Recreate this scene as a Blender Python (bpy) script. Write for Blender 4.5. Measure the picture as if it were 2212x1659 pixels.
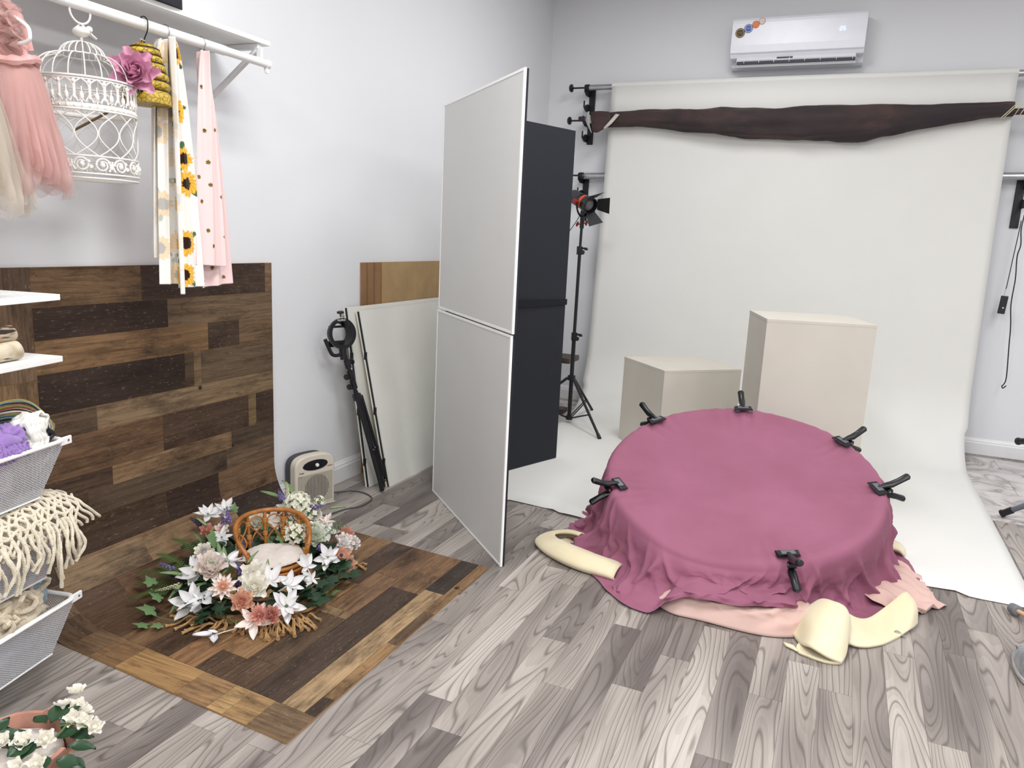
import bpy, math, random
import numpy as np
from mathutils import Vector, Matrix, noise as mn

for o in list(bpy.data.objects):
    bpy.data.objects.remove(o, do_unlink=True)
SC = bpy.context.scene
COL = SC.collection
PI = math.pi
R0 = random.Random(7)

# ------------------------------------------------------------------ camera
CAM_H = 1.40
pitch, roll, yaw = 0.1934, 0.0477, 0.4069
FPX = 1635.5
cd = bpy.data.cameras.new('camera')
cd.sensor_fit = 'HORIZONTAL'; cd.sensor_width = 36.0
cd.lens = 36.0 * FPX / 2212.0
cd.clip_start = 0.05; cd.clip_end = 60
cam = bpy.data.objects.new('camera', cd); COL.objects.link(cam)
cp, sp, cr, sr = math.cos(pitch), math.sin(pitch), math.cos(roll), math.sin(roll)
Xp = Matrix(((1, 0, 0), (0, cp, -sp), (0, sp, cp)))
Zr = Matrix(((cr, -sr, 0), (sr, cr, 0), (0, 0, 1)))
Rm = Zr @ Xp
wy = Rm @ Vector((math.sin(yaw), 0, math.cos(yaw)))
wx = Rm @ Vector((math.cos(yaw), 0, -math.sin(yaw)))
wz = Rm @ Vector((0, -1, 0))
right = Vector((wx[0], wy[0], wz[0])); down = Vector((wx[1], wy[1], wz[1])); fwd = Vector((wx[2], wy[2], wz[2]))
mw = Matrix.Identity(4)
for i in range(3):
    mw[i][0] = right[i]; mw[i][1] = -down[i]; mw[i][2] = -fwd[i]
mw[2][3] = CAM_H
cam.matrix_world = mw
SC.camera = cam

# ------------------------------------------------------------------ world, lamps, exposure
w = bpy.data.worlds.new('world'); SC.world = w; w.use_nodes = True
w.node_tree.nodes['Background'].inputs[0].default_value = (0.8, 0.85, 0.9, 1)
w.node_tree.nodes['Background'].inputs[1].default_value = 0.3
vs = SC.view_settings
vs.view_transform = 'Standard'; vs.look = 'None'; vs.gamma = 1.0; vs.use_curve_mapping = False
vs.exposure = -0.57
XL, XR, YB, YF, ZC = -2.478, 3.4, 6.256, -2.8, 3.36
# ceiling panels: (x, y, watts)
PANELS = [(-0.75, 4.35, 44), (-0.75, 1.55, 84), (-0.75, -1.25, 95), (1.75, 4.0, 38), (1.75, 1.4, 68), (1.75, -1.2, 90)]
for (px, py, pw) in PANELS:
    ld = bpy.data.lights.new('panel_lamp', 'AREA'); ld.shape = 'RECTANGLE'
    ld.size = 0.58; ld.size_y = 1.18; ld.energy = pw; ld.color = (0.992, 0.997, 1.0)
    lo = bpy.data.objects.new('panel_lamp', ld); COL.objects.link(lo)
    lo.location = (px, py, ZC - 0.045)

# ------------------------------------------------------------------ helpers
def s2l(c):
    return c / 12.92 if c <= 0.04045 else ((c + 0.055) / 1.055) ** 2.4
def rgb(h):
    h = h.lstrip('#')
    return tuple(s2l(int(h[i:i + 2], 16) / 255) for i in (0, 2, 4)) + (1.0,)

class NT:
    """small node builder"""
    def __init__(s, name):
        s.m = bpy.data.materials.new(name); s.m.use_nodes = True
        s.t = s.m.node_tree; s.n = s.t.nodes; s.l = s.t.links
        s.b = s.n['Principled BSDF']; s.out = s.n['Material Output']
    def node(s, typ, **kw):
        nd = s.n.new(typ)
        for k, v in kw.items():
            if k.startswith('i_'):
                key = k[2:]
                key = int(key) if key.isdigit() else key.replace('_', ' ')
                nd.inputs[key].default_value = v
            else:
                setattr(nd, k, v)
        return nd
    def link(s, a, b): s.l.new(a, b)
    def ramp(s, fac, stops, interp='LINEAR'):
        r = s.n.new('ShaderNodeValToRGB'); r.color_ramp.interpolation = interp
        e = r.color_ramp.elements
        while len(e) < len(stops): e.new(0.5)
        for i, (p, c) in enumerate(stops):
            e[i].position = p; e[i].color = c if len(c) == 4 else tuple(c) + (1,)
        s.link(fac, r.inputs[0]); return r.outputs[0]
    def mix(s, fac, a, b, mode='MIX'):
        m = s.n.new('ShaderNodeMix'); m.data_type = 'RGBA'; m.blend_type = mode
        for sock, v in ((m.inputs[0], fac), (m.inputs[6], a), (m.inputs[7], b)):
            if isinstance(v, (int, float)): sock.default_value = v
            elif isinstance(v, tuple): sock.default_value = v
            else: s.link(v, sock)
        return m.outputs[2]
    def math(s, op, a, b=None):
        m = s.n.new('ShaderNodeMath'); m.operation = op
        for i, v in enumerate((a, b)):
            if v is None: continue
            if isinstance(v, (int, float)): m.inputs[i].default_value = v
            else: s.link(v, m.inputs[i])
        return m.outputs[0]
    def coords(s, scale=(1, 1, 1), use='Object', rand=0.0, rot=(0, 0, 0)):
        tc = s.node('ShaderNodeTexCoord')
        mp = s.node('ShaderNodeMapping'); mp.inputs['Scale'].default_value = scale
        mp.inputs['Rotation'].default_value = rot
        src = tc.outputs[use]
        if rand:
            oi = s.node('ShaderNodeObjectInfo')
            v = s.node('ShaderNodeVectorMath', operation='SCALE'); v.inputs[0].default_value = (rand, rand * 1.7, rand * 0.6)
            s.link(oi.outputs['Random'], v.inputs['Scale'])
            ad = s.node('ShaderNodeVectorMath', operation='ADD')
            s.link(src, ad.inputs[0]); s.link(v.outputs[0], ad.inputs[1]); src = ad.outputs[0]
        s.link(src, mp.inputs['Vector']); return mp.outputs[0]
    def noise(s, vec, scale=5, detail=4, rough=0.5, dist=0.0):
        t = s.node('ShaderNodeTexNoise'); t.inputs['Scale'].default_value = scale
        t.inputs['Detail'].default_value = detail; t.inputs['Roughness'].default_value = rough
        t.inputs['Distortion'].default_value = dist
        s.link(vec, t.inputs['Vector']); return t.outputs['Fac']
    def bump(s, h, strength=0.2, dist=0.01):
        b = s.node('ShaderNodeBump'); b.inputs['Strength'].default_value = strength
        b.inputs['Distance'].default_value = dist
        s.link(h, b.inputs['Height']); s.link(b.outputs[0], s.b.inputs['Normal'])
    def set(s, **kw):
        for k, v in kw.items():
            k = k.replace('_', ' ')
            if isinstance(v, (int, float, tuple)): s.b.inputs[k].default_value = v
            else: s.link(v, s.b.inputs[k])
        return s

MATS = {}
def plain(name, hexc, rough=0.5, metal=0.0, var=0.06, bump=0.0, bscale=60, spec=0.5, scale=18, sheen=0.0, sub=0.0, trans=0.0):
    """simple procedural surface: colour with a little noise variation and optional relief"""
    n = NT(name); c = rgb(hexc)
    v = n.coords()
    f = n.noise(v, scale, 3)
    dk = tuple(x * (1 - var * 2) for x in c[:3]) + (1,); lt = tuple(min(1, x * (1 + var)) for x in c[:3]) + (1,)
    n.set(Base_Color=n.ramp(f, [(0.3, dk), (0.7, lt)]), Roughness=rough, Metallic=metal)
    n.b.inputs['Specular IOR Level'].default_value = spec
    if sheen: n.b.inputs['Sheen Weight'].default_value = sheen
    if trans: n.b.inputs['Transmission Weight'].default_value = trans
    if bump: n.bump(n.noise(v, bscale, 3), bump, 0.004)
    if sub:
        tr = n.node('ShaderNodeBsdfTranslucent'); n.link(n.b.inputs['Base Color'].links[0].from_socket, tr.inputs[0])
        mx = n.node('ShaderNodeMixShader'); mx.inputs[0].default_value = sub
        n.link(n.b.outputs[0], mx.inputs[1]); n.link(tr.outputs[0], mx.inputs[2]); n.link(mx.outputs[0], n.out.inputs[0])
    MATS[name] = n.m
    return n.m

WM = {}          # world matrices of everything placed
def put(o, parent=None, world=None):
    world = world or Matrix.Identity(4)
    if o.name not in COL.objects: COL.objects.link(o)
    WM[o.name] = world
    if parent is not None:
        o.parent = parent; o.matrix_parent_inverse = WM[parent.name].inverted()
    o.matrix_basis = world
    return o
def tag(o, label=None, cat=None, group=None, kind=None):
    if label: o['label'] = label
    if cat: o['category'] = cat
    if group: o['group'] = group
    if kind: o['kind'] = kind
    return o
def thing(name, label, cat, loc=(0, 0, 0), group=None, rotz=0.0):
    o = bpy.data.objects.new(name, None); o.empty_display_size = 0.05
    put(o, None, Matrix.Translation(loc) @ Matrix.Rotation(rotz, 4, 'Z'))
    return tag(o, label, cat, group)
def inst(name, mesh, parent, world, color=None):
    o = bpy.data.objects.new(name, mesh); put(o, parent, world)
    if color: o.color = color
    return o

def frame_z(d, up=(0, 0, 1)):
    """rotation matrix whose local Z points along d"""
    d = Vector(d).normalized(); u = Vector(up)
    if abs(d.dot(u)) > 0.98: u = Vector((1, 0, 0))
    x = u.cross(d).normalized(); y = d.cross(x)
    return Matrix(((x[0], y[0], d[0], 0), (x[1], y[1], d[1], 0), (x[2], y[2], d[2], 0), (0, 0, 0, 1)))
def TR(loc, rz=0.0, rx=0.0, ry=0.0, s=1.0):
    return Matrix.Translation(loc) @ Matrix.Rotation(rz, 4, 'Z') @ Matrix.Rotation(ry, 4, 'Y') @ Matrix.Rotation(rx, 4, 'X') @ Matrix.Scale(s, 4)

class MB:
    def __init__(s, M=None): s.v = []; s.f = []; s.M = M; s.c = None
    def add(s, vs, fs, M=None):
        o = len(s.v)
        M = M if M is not None else s.M
        if M is not None: vs = [M @ Vector(p) for p in vs]
        s.v += [tuple(p) for p in vs]; s.f += [tuple(i + o for i in f) for f in fs]; return s
    def box(s, a, b, M=None):
        (x0, y0, z0), (x1, y1, z1) = a, b
        vs = [(x0, y0, z0), (x1, y0, z0), (x1, y1, z0), (x0, y1, z0), (x0, y0, z1), (x1, y0, z1), (x1, y1, z1), (x0, y1, z1)]
        return s.add(vs, [(0, 3, 2, 1), (4, 5, 6, 7), (0, 1, 5, 4), (1, 2, 6, 5), (2, 3, 7, 6), (3, 0, 4, 7)], M)
    def prism(s, poly, z0, z1, M=None):
        n = len(poly)
        vs = [(x, y, z0) for x, y in poly] + [(x, y, z1) for x, y in poly]
        fs = [tuple(range(n - 1, -1, -1)), tuple(range(n, 2 * n))] + [(i, (i + 1) % n, n + (i + 1) % n, n + i) for i in range(n)]
        return s.add(vs, fs, M)
    def tube(s, pts, r, n=8, closed=False, cap=True, M=None, flat=1.0):
        P = [Vector(p) for p in pts]; m = len(P)
        rr = r if isinstance(r, (list, tuple, np.ndarray)) else [r] * m
        T = []
        for i in range(m):
            a = P[i - 1] if (i or closed) else P[0]; b = P[(i + 1) % m] if (i < m - 1 or closed) else P[-1]
            t = (b - a); T.append(t.normalized() if t.length > 1e-9 else Vector((0, 0, 1)))
        u = Vector((0, 0, 1)) if abs(T[0].z) < 0.9 else Vector((1, 0, 0))
        N = (u - T[0] * u.dot(T[0])).normalized()
        vs = []
        for i in range(m):
            N = (N - T[i] * N.dot(T[i]))
            N = N.normalized() if N.length > 1e-6 else T[i].orthogonal().normalized()
            B = T[i].cross(N)
            for k in range(n):
                a = 2 * PI * k / n
                vs.append(P[i] + (N * math.cos(a) + B * math.sin(a) * flat) * rr[i])
        fs = []
        for i in range(m if closed else m - 1):
            j = (i + 1) % m
            for k in range(n):
                fs.append((i * n + k, i * n + (k + 1) % n, j * n + (k + 1) % n, j * n + k))
        if cap and not closed:
            fs.append(tuple(range(n - 1, -1, -1))); fs.append(tuple((m - 1) * n + k for k in range(n)))
        return s.add(vs, fs, M)
    def cyl(s, a, b, r, n=16, r2=None, M=None): return s.tube([a, b], [r, r if r2 is None else r2], n, M=M)
    def lathe(s, prof, n=32, M=None, cap=True):
        vs = []; fs = []
        for (r, z) in prof:
            for k in range(n): vs.append((r * math.cos(2 * PI * k / n), r * math.sin(2 * PI * k / n), z))
        m = len(prof)
        for i in range(m - 1):
            for k in range(n): fs.append((i * n + k, i * n + (k + 1) % n, (i + 1) * n + (k + 1) % n, (i + 1) * n + k))
        if cap:
            if prof[0][0] > 1e-5: fs.append(tuple(range(n - 1, -1, -1)))
            if prof[-1][0] > 1e-5: fs.append(tuple((m - 1) * n + k for k in range(n)))
        return s.add(vs, fs, M)
    def ball(s, c, r, n=12, m=8, sc=(1, 1, 1), M=None):
        prof = [(max(1e-6, math.sin(PI * i / m)), -math.cos(PI * i / m)) for i in range(m + 1)]
        L = Matrix.Translation(c) @ Matrix.Diagonal((r * sc[0], r * sc[1], r * sc[2], 1))
        base = M if M is not None else s.M
        return s.lathe(prof, n, (base @ L) if base is not None else L, cap=False)
    def grid(s, P, cu=False, cv=False, M=None):
        nu = len(P); nv = len(P[0])
        vs = [p for row in P for p in row]; fs = []
        for i in range(nu if cu else nu - 1):
            for j in range(nv if cv else nv - 1):
                a, b = i, (i + 1) % nu; c, d = j, (j + 1) % nv
                fs.append((a * nv + c, b * nv + c, b * nv + d, a * nv + d))
        return s.add(vs, fs, M)
    def mesh(s, name, mat, smooth=True, sharp=40):
        me = bpy.data.meshes.new(name); me.from_pydata(s.v, [], s.f); me.update()
        for m in (mat if isinstance(mat, list) else [mat]): me.materials.append(m)
        if smooth:
            me.polygons.foreach_set('use_smooth', [True] * len(me.polygons))
            try: me.set_sharp_from_angle(angle=math.radians(sharp))
            except Exception: pass
        if s.c is not None:
            at = me.color_attributes.new('Col', 'FLOAT_COLOR', 'POINT')
            at.data.foreach_set('color', np.asarray(s.c, dtype=np.float32).ravel())
        return me
    def build(s, name, mat, parent=None, smooth=True, bevel=0.0, solid=0.0, sub=0, sharp=40, world=None, seg=2):
        o = bpy.data.objects.new(name, s.mesh(name, mat, smooth, sharp))
        put(o, parent, world)
        if solid:
            md = o.modifiers.new('solid', 'SOLIDIFY'); md.thickness = solid; md.offset = 0
        if bevel:
            md = o.modifiers.new('bevel', 'BEVEL'); md.width = bevel; md.segments = seg; md.limit_method = 'ANGLE'; md.angle_limit = math.radians(35)
        if sub:
            md = o.modifiers.new('sub', 'SUBSURF'); md.levels = sub; md.render_levels = sub
        return o

def catmull(P, n, closed=False):
    P = [np.array(p, float) for p in P]; m = len(P); out = []
    segs = m if closed else m - 1
    for i in range(segs):
        p0 = P[i - 1] if (i or closed) else 2 * P[0] - P[1]
        p1 = P[i]; p2 = P[(i + 1) % m]
        p3 = P[(i + 2) % m] if (i + 2 < m or closed) else 2 * P[-1] - P[-2]
        for k in range(n):
            t = k / n
            out.append(0.5 * ((2 * p1) + (-p0 + p2) * t + (2 * p0 - 5 * p1 + 4 * p2 - p3) * t * t + (-p0 + 3 * p1 - 3 * p2 + p3) * t ** 3))
    if not closed: out.append(P[-1])
    return [tuple(p) for p in out]
def patch(ctrl, nu, nv):
    rows = [catmull(r, nv) for r in ctrl]
    cols = list(zip(*rows))
    cols = [catmull(c, nu) for c in cols]
    return [list(r) for r in zip(*cols)]
def fbm(x, y, z, o=3):
    return mn.fractal(Vector((x, y, z)), 1.0, 2.0, o)
def text_mesh(name, body, size, mat, parent, M, extrude=0.0005):
    cu = bpy.data.curves.new(name, 'FONT'); cu.body = body; cu.size = size; cu.extrude = extrude
    cu.align_x = 'CENTER'; cu.align_y = 'CENTER'
    t = bpy.data.objects.new(name + '_tmp', cu); COL.objects.link(t)
    dg = bpy.context.evaluated_depsgraph_get()
    me = bpy.data.meshes.new_from_object(t.evaluated_get(dg)); me.name = name
    bpy.data.objects.remove(t, do_unlink=True); bpy.data.curves.remove(cu)
    me.materials.clear(); me.materials.append(mat)
    o = bpy.data.objects.new(name, me); put(o, parent, M); return o
# ------------------------------------------------------------------ materials
def mat_floor():
    n = NT('grey_wood_vinyl')
    v = n.coords((8.5, 0.85, 1), rand=37.0)
    a = n.noise(v, 1.0, 1.2, 0.4, 0.35)
    tone = n.noise(n.coords((5.0, 0.9, 1), rand=91.0), 1.0, 2)
    oi = n.node('ShaderNodeObjectInfo')
    sep = n.node('ShaderNodeSeparateColor'); n.link(oi.outputs['Color'], sep.inputs[0])
    t = n.math('ADD', n.math('MULTIPLY', n.math('SUBTRACT', tone, 0.5), 1.7), sep.outputs[0])
    base = n.ramp(t, [(0.0, rgb('#6a625f')), (0.28, rgb('#867e79')), (0.58, rgb('#a8a099')), (1.0, rgb('#c3bbb3'))])
    # contour lines of the stretched noise = cathedral grain
    ph = n.math('FRACT', n.math('MULTIPLY', a, 19.0))
    ln = n.math('ABSOLUTE', n.math('SUBTRACT', ph, 0.5))
    lm = n.ramp(ln, [(0.0, (1, 1, 1)), (0.06, (0.6, 0.6, 0.6)), (0.15, (0, 0, 0))])
    fine = n.noise(n.coords((120, 3.2, 1), rand=13.0), 1.0, 3, 0.6)
    c1 = n.mix(n.math('MULTIPLY', lm, 0.66), base, rgb('#4f4744'))
    shade = n.ramp(ph, [(0.0, (0.86, 0.85, 0.84)), (1.0, (1.0, 1.0, 1.0))])
    c1 = n.mix(0.85, c1, shade, 'MULTIPLY')
    c2 = n.mix(0.45, c1, n.ramp(fine, [(0.32, (0.74, 0.72, 0.71)), (0.62, (1, 1, 1))]), 'MULTIPLY')
    n.set(Base_Color=c2, Roughness=0.42)
    n.b.inputs['Specular IOR Level'].default_value = 0.35
    n.bump(fine, 0.06, 0.002)
    return n.m
M_FLOOR = mat_floor()

def mat_barn(name, ax):
    n = NT(name)
    def st(hi, lo): return (hi, lo, hi) if ax == 'y' else (lo, hi, lo)
    v = n.coords((1, 1, 1), rand=23.0)
    lv = n.coords(st(16, 1.5), rand=23.0)
    oi = n.node('ShaderNodeObjectInfo')
    a = n.noise(lv, 1.0, 2.0, 0.5, 0.8)
    lines = n.math('FRACT', n.math('MULTIPLY', a, 7.0))
    streak = n.noise(n.coords(st(95, 3), rand=41.0), 1.0, 4, 0.65)
    blotch = n.noise(n.coords(st(9, 3.2), rand=23.0), 1.0, 6, 0.7)
    pit = n.noise(n.coords(st(150, 40), rand=23.0), 1.0, 3, 0.7)
    c = oi.outputs['Color']
    c = n.mix(0.75, c, n.ramp(lines, [(0.0, (0.50, 0.46, 0.43)), (0.22, (1, 1, 1)), (1, (0.92, 0.92, 0.9))]), 'MULTIPLY')
    c = n.mix(0.8, c, n.ramp(streak, [(0.3, (0.5, 0.48, 0.46)), (0.6, (1.15, 1.15, 1.12))]), 'MULTIPLY')
    c = n.mix(n.ramp(blotch, [(0.48, (0, 0, 0)), (0.70, (0.85, 0.85, 0.85))]), c, rgb('#241811'))
    c = n.mix(n.ramp(pit, [(0.60, (0, 0, 0)), (0.74, (0.5, 0.5, 0.5))]), c, rgb('#a08a70'))
    # dark knots and nail holes
    vo = n.node('ShaderNodeTexVoronoi'); vo.inputs['Scale'].default_value = 4.0; n.link(v, vo.inputs['Vector'])
    kn = n.ramp(vo.outputs['Distance'], [(0.025, (1, 1, 1)), (0.06, (0, 0, 0))])
    c = n.mix(kn, c, rgb('#140e0b'))
    n.set(Base_Color=c, Roughness=0.55)
    n.b.inputs['Specular IOR Level'].default_value = 0.3
    n.bump(streak, 0.12, 0.002)
    return n.m
M_BARN = mat_barn('printed_barn_wood', 'y'); M_BARNX = mat_barn('printed_barn_wood_cross', 'x')

def mat_marble():
    n = NT('marble_tile')
    v = n.coords((1, 1, 1), rand=17.0)
    a = n.noise(v, 3.2, 5, 0.55, 1.2)
    d = n.math('ABSOLUTE', n.math('SUBTRACT', a, 0.5))
    c = n.ramp(d, [(0.0, rgb('#8f8884')), (0.03, rgb('#b9b3b0')), (0.12, rgb('#d2cdcb')), (1, rgb('#dedad8'))])
    n.set(Base_Color=c, Roughness=0.35); return n.m
M_MARBLE = mat_marble()

M_WALL = plain('painted_wall', '#e6e7ea', 0.75, var=0.006, spec=0.25, scale=2)
M_CEIL = plain('ceiling_paint', '#e4e4e4', 0.85, var=0.01)
M_TRIM = plain('white_trim_paint', '#e9e9ea', 0.35, var=0.01)
M_WHITE = plain('white_enamel', '#f2f2f0', 0.35, var=0.015)
M_MELA = plain('white_melamine', '#eeeeec', 0.45, var=0.015)
M_BLACK = plain('black_powdercoat', '#0e0f16', 0.5, var=0.1, bump=0.08, bscale=200)
M_BLKPL = plain('black_plastic', '#14151a', 0.38, var=0.08)
M_CHROME = plain('brushed_aluminium', '#b9bac0', 0.3, metal=0.85, var=0.05)
M_GREYMET = plain('grey_steel', '#8b8d94', 0.4, metal=0.6, var=0.05)

# ------------------------------------------------------------------ room shell
floor = tag(MB().box((XL - 0.2, YF - 0.2, -0.06), (XR + 0.2, YB + 0.2, -0.0015)).build('floor', M_FLOOR, smooth=False),
            'grey wood-look plank floor of the studio', None, kind='structure')
floor.color = (0.55, 0.5, 0.5, 1)
def wall(name, a, b, mat=None, label=None):
    o = MB().box(a, b).build(name, mat or M_WALL, smooth=False); return tag(o, label, None, kind='structure')
wall('wall_left', (XL - 0.12, YF, 0), (XL, YB, ZC), label='plain white painted wall on the left')
wall('wall_back', (XL - 0.12, YB, 0), (XR + 0.12, YB + 0.12, ZC), label='pale grey wall behind the paper backdrop')
wall('wall_right', (XR, YF, 0), (XR + 0.12, YB, ZC), label='white wall on the right')
wall('wall_front', (XL - 0.12, YF - 0.12, 0), (XR + 0.12, YF, ZC), label='white wall behind the camera')
wall('ceiling', (XL - 0.12, YF - 0.12, ZC), (XR + 0.12, YB + 0.12, ZC + 0.1), M_CEIL, 'white ceiling')
# baseboards: flat board with a stepped top moulding
BBP = [(0, 0), (0.016, 0), (0.016, 0.082), (0.012, 0.09), (0.012, 0.098), (0.006, 0.108), (0.003, 0.116), (0, 0.118)]
def baseboard(name, p0, p1, nrm, label):
    p0 = Vector(p0); p1 = Vector(p1); nrm = Vector(nrm)
    P = [[p0 + nrm * a + Vector((0, 0, b)) for a, b in BBP], [p1 + nrm * a + Vector((0, 0, b)) for a, b in BBP]]
    m = MB().grid(P, cv=True); o = m.build(name, M_TRIM, smooth=False); return tag(o, label, None, kind='structure')
baseboard('baseboard_left', (XL, YB, 0), (XL, YF, 0), (1, 0, 0), 'white moulded baseboard along the left wall')
baseboard('baseboard_back', (XR, YB, 0), (XL + 0.016, YB, 0), (0, -1, 0), 'white moulded baseboard along the back wall')

# floor planks laid in columns; joint offsets read along each column
PW, PL = 0.1018, 1.0535
JO = {-21: .021, -18: .265, -17: .805, -16: .363, -13: .148, -12: .519, -11: .797, -10: .666, -9: .235, -8: 1.026, -7: .45, -6: .072,
      -5: .32, -4: .6, -3: .907, -2: .227, -1: .5, 0: .366, 1: .78, 2: .729, 3: .226, 4: .833, 5: .024, 6: .55, 7: .2, 8: .88, 9: .4}
rf = random.Random(3)
PLANK_MESH = {}
def plank_mesh(L):
    k = round(L, 3)
    if k not in PLANK_MESH:
        a, b = PW / 2 - 0.0005, L / 2 - 0.0005
        PLANK_MESH[k] = MB().box((-a, -b, -0.006), (a, b, 0)).mesh('floor_plank', M_FLOOR, smooth=False)
    return PLANK_MESH[k]
YMAR = 4.66
for k in range(-25, 16):
    off = JO.get(k, rf.random() * PL)
    xc = 0.0725 + PW * (k + 0.5)
    if xc - PW / 2 < XL - 0.05: continue
    y = off - PL
    while y < YMAR:
        y0, y1 = max(y, 0.35), min(y + PL, YMAR)
        y += PL
        tone = rf.choice([0.12, 0.22, 0.42, 0.55, 0.62, 0.7, 0.5])
        if y1 - y0 < 0.03: continue
        ym = 0.5 * (y0 + y1)
        if xc > 0.9 and y1 < 1.2: continue
        if y0 > 3.75 and -1.75 < xc < 0.75: continue           # under the paper sweep
        if xc < -2.2 and y1 < 1.2: continue
        o = inst('floor_plank', plank_mesh(y1 - y0), floor, Matrix.Translation((xc, ym, 0)), (tone, tone, tone, 1))
# marble tiles by the back wall, either side of the paper
mt = MB().box((-0.2985, -0.1485, -0.006), (0.2985, 0.1485, 0.0005)).mesh('marble_tile', M_MARBLE, smooth=False)
for ix in range(10):
    for iy in range(6):
        x = -2.2 + 0.6 * ix + (0.3 if iy % 2 else 0); y = YMAR + 0.15 + 0.3 * iy
        if -1.55 < x < 0.5 or x > 2.6 or x < XL + 0.1 or y > YB: continue
        inst('marble_tile', mt, floor, Matrix.Translation((x, y, 0)))

# ceiling light fixtures (out of view, they light the room)
M_LED = NT('led_diffuser'); M_LED.set(Base_Color=(0.9, 0.9, 0.9, 1))
M_LED.b.inputs['Emission Color'].default_value = (1, 0.98, 0.95, 1); M_LED.b.inputs['Emission Strength'].default_value = 1.5
for i, (px, py, pw) in enumerate(PANELS):
    t = thing('ceiling_light', 'flush LED ceiling panel ' + ['over the left end of the paper sweep', 'over the mauve posing table side of the V-flat', 'behind the camera on the left', 'over the right end of the paper sweep', 'over the open floor on the right', 'behind the camera on the right'][i], 'ceiling light', (px, py, ZC), group='ceiling LED panels')
    fr = MB()
    for sx in (-1, 1):
        fr.box((px + sx * 0.305 - 0.012, py - 0.61, ZC - 0.04), (px + sx * 0.305 + 0.012, py + 0.61, ZC))
        fr.box((px - 0.305, py + sx * 0.61 - 0.012, ZC - 0.04), (px + 0.305, py + sx * 0.61 + 0.012, ZC))
    fr.build('frame', M_WHITE, t, smooth=False)
    MB().box((px - 0.3, py - 0.6, ZC - 0.03), (px + 0.3, py + 0.6, ZC - 0.002)).build('diffuser', M_LED.m, t, smooth=False)
# ------------------------------------------------------------------ printed wood sheet (wall + cove + floor)
SH_X = XL + 0.012           # back of the sheet against the wall
SH_R = 0.27
S1 = 1.222 - SH_R           # straight wall run
S2 = S1 + SH_R * PI / 2
S3 = S2 + (2.196 - 1.255)
def sheet_pt(s, y, h=0.0):
    """s: distance from the top edge; y: nominal position along the wall; h: height above the sheet"""
    if s < S1: x, z, nx, nz = SH_X, 1.222 - s, 1, 0
    elif s < S2:
        a = (s - S1) / SH_R
        x = SH_X + SH_R * (1 - math.cos(a)); z = SH_R * (1 - math.sin(a)); nx, nz = math.cos(a), math.sin(a)
    else: x, z, nx, nz = SH_X + SH_R + (s - S2), 0.0, 0, 1
    sh = -0.055 * max(0.0, x - SH_X)
    return (x + nx * h, y + sh, z + nz * h + 0.0015)
def sx(x): return S2 + (x - (SH_X + SH_R))     # floor x -> s
def sz(z): return 1.222 - z
Y0, Y1 = 1.535, 2.815
sheet = thing('backdrop_board', 'bent barn-wood print backdrop board curving from the wall onto the floor', 'backdrop', (SH_X, 2.1, 0))
ss = [S3 * i / 60 for i in range(61)]
prof = []
bm_ = MB(); bm_.grid([[sheet_pt(s, y, 0.0) for s in ss] for y in (Y0, Y1)])
bm_.grid([[sheet_pt(s, y, 0.004) for s in ss] for y in (Y1, Y0)])
for y in (Y0, Y1): bm_.grid([[sheet_pt(s, y, 0.0) for s in ss], [sheet_pt(s, y, 0.004) for s in ss]])
for s in (0, S3): bm_.grid([[sheet_pt(s, y, 0.0) for y in (Y0, Y1)], [sheet_pt(s, y, 0.004) for y in (Y0, Y1)]])
M_HARD = plain('hardboard_edge', '#a07a4c', 0.7, var=0.1)
bm_.build('board', M_HARD, sheet, sharp=25)
def wplank(s0, s1, y0, y1, col, mat=None):
    n = max(1, int((s1 - s0) / 0.03)) if (s1 > S1 and s0 < S2) else 1
    m = MB(); g = 0.0007
    S = [s0 + g + (s1 - s0 - 2 * g) * i / n for i in range(n + 1)]
    top = [[sheet_pt(s, y, 0.0052) for y in (y0 + g, y1 - g)] for s in S]
    m.grid(top)
    rim = [[sheet_pt(s, y0 + g, h) for s in S] for h in (0.004, 0.0052)]; m.grid(rim)
    rim = [[sheet_pt(s, y1 - g, h) for s in S] for h in (0.0052, 0.004)]; m.grid(rim)
    for s, hs in ((S[0], (0.004, 0.0052)), (S[-1], (0.0052, 0.004))):
        m.grid([[sheet_pt(s, y, h) for h in hs] for y in (y0 + g, y1 - g)])
    o = m.build('plank', mat or M_BARN, sheet, sharp=20)
    c_ = rgb(col); g_ = 0.3 * c_[0] + 0.6 * c_[1] + 0.1 * c_[2]
    o.color = tuple((x * 0.88 + g_ * 0.12) * 1.08 for x in c_[:3]) + (1,); return o
LB, MB_, DK, VD, OR, GR = '#8a6a4a', '#6e5238', '#4a3628', '#33251d', '#86603a', '#7b6650'
rows = [  # wall rows: z_top, z_bottom, [(y_end, colour)...]
    (1.222, 1.088, [(2.093, '#74583c'), (2.769, '#46342a'), (Y1, '#80644a')]),
    (1.088, 0.975, [(2.211, '#3b2a22'), (Y1, '#715a42')]),
    (0.975, 0.860, [(2.418, '#80603e'), (2.598, '#4b3a2c'), (Y1, '#6f563c')]),
    (0.860, 0.715, [(2.287, '#35271f'), (2.334, '#54412f'), (2.375, '#7c6246'), (Y1, '#66523e')]),
    (0.715, 0.622, [(1.874, '#5a4634'), (Y1, '#80684c')]),
    (0.622, 0.472, [(2.165, '#6f5238'), (2.647, '#4d392b'), (2.697, '#77603f'), (Y1, '#453429')]),
    (0.472, 0.397, [(1.925, '#513d2f'), (2.538, '#86694a'), (Y1, '#4f4032')]),
    (0.397, 0.300, [(1.821, '#4a382a'), (2.506, '#5a4838'), (Y1, '#6d5742')]),
]
BI = 1.66      # inner edge of the cross-grain border strip
rb = random.Random(12)
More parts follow.
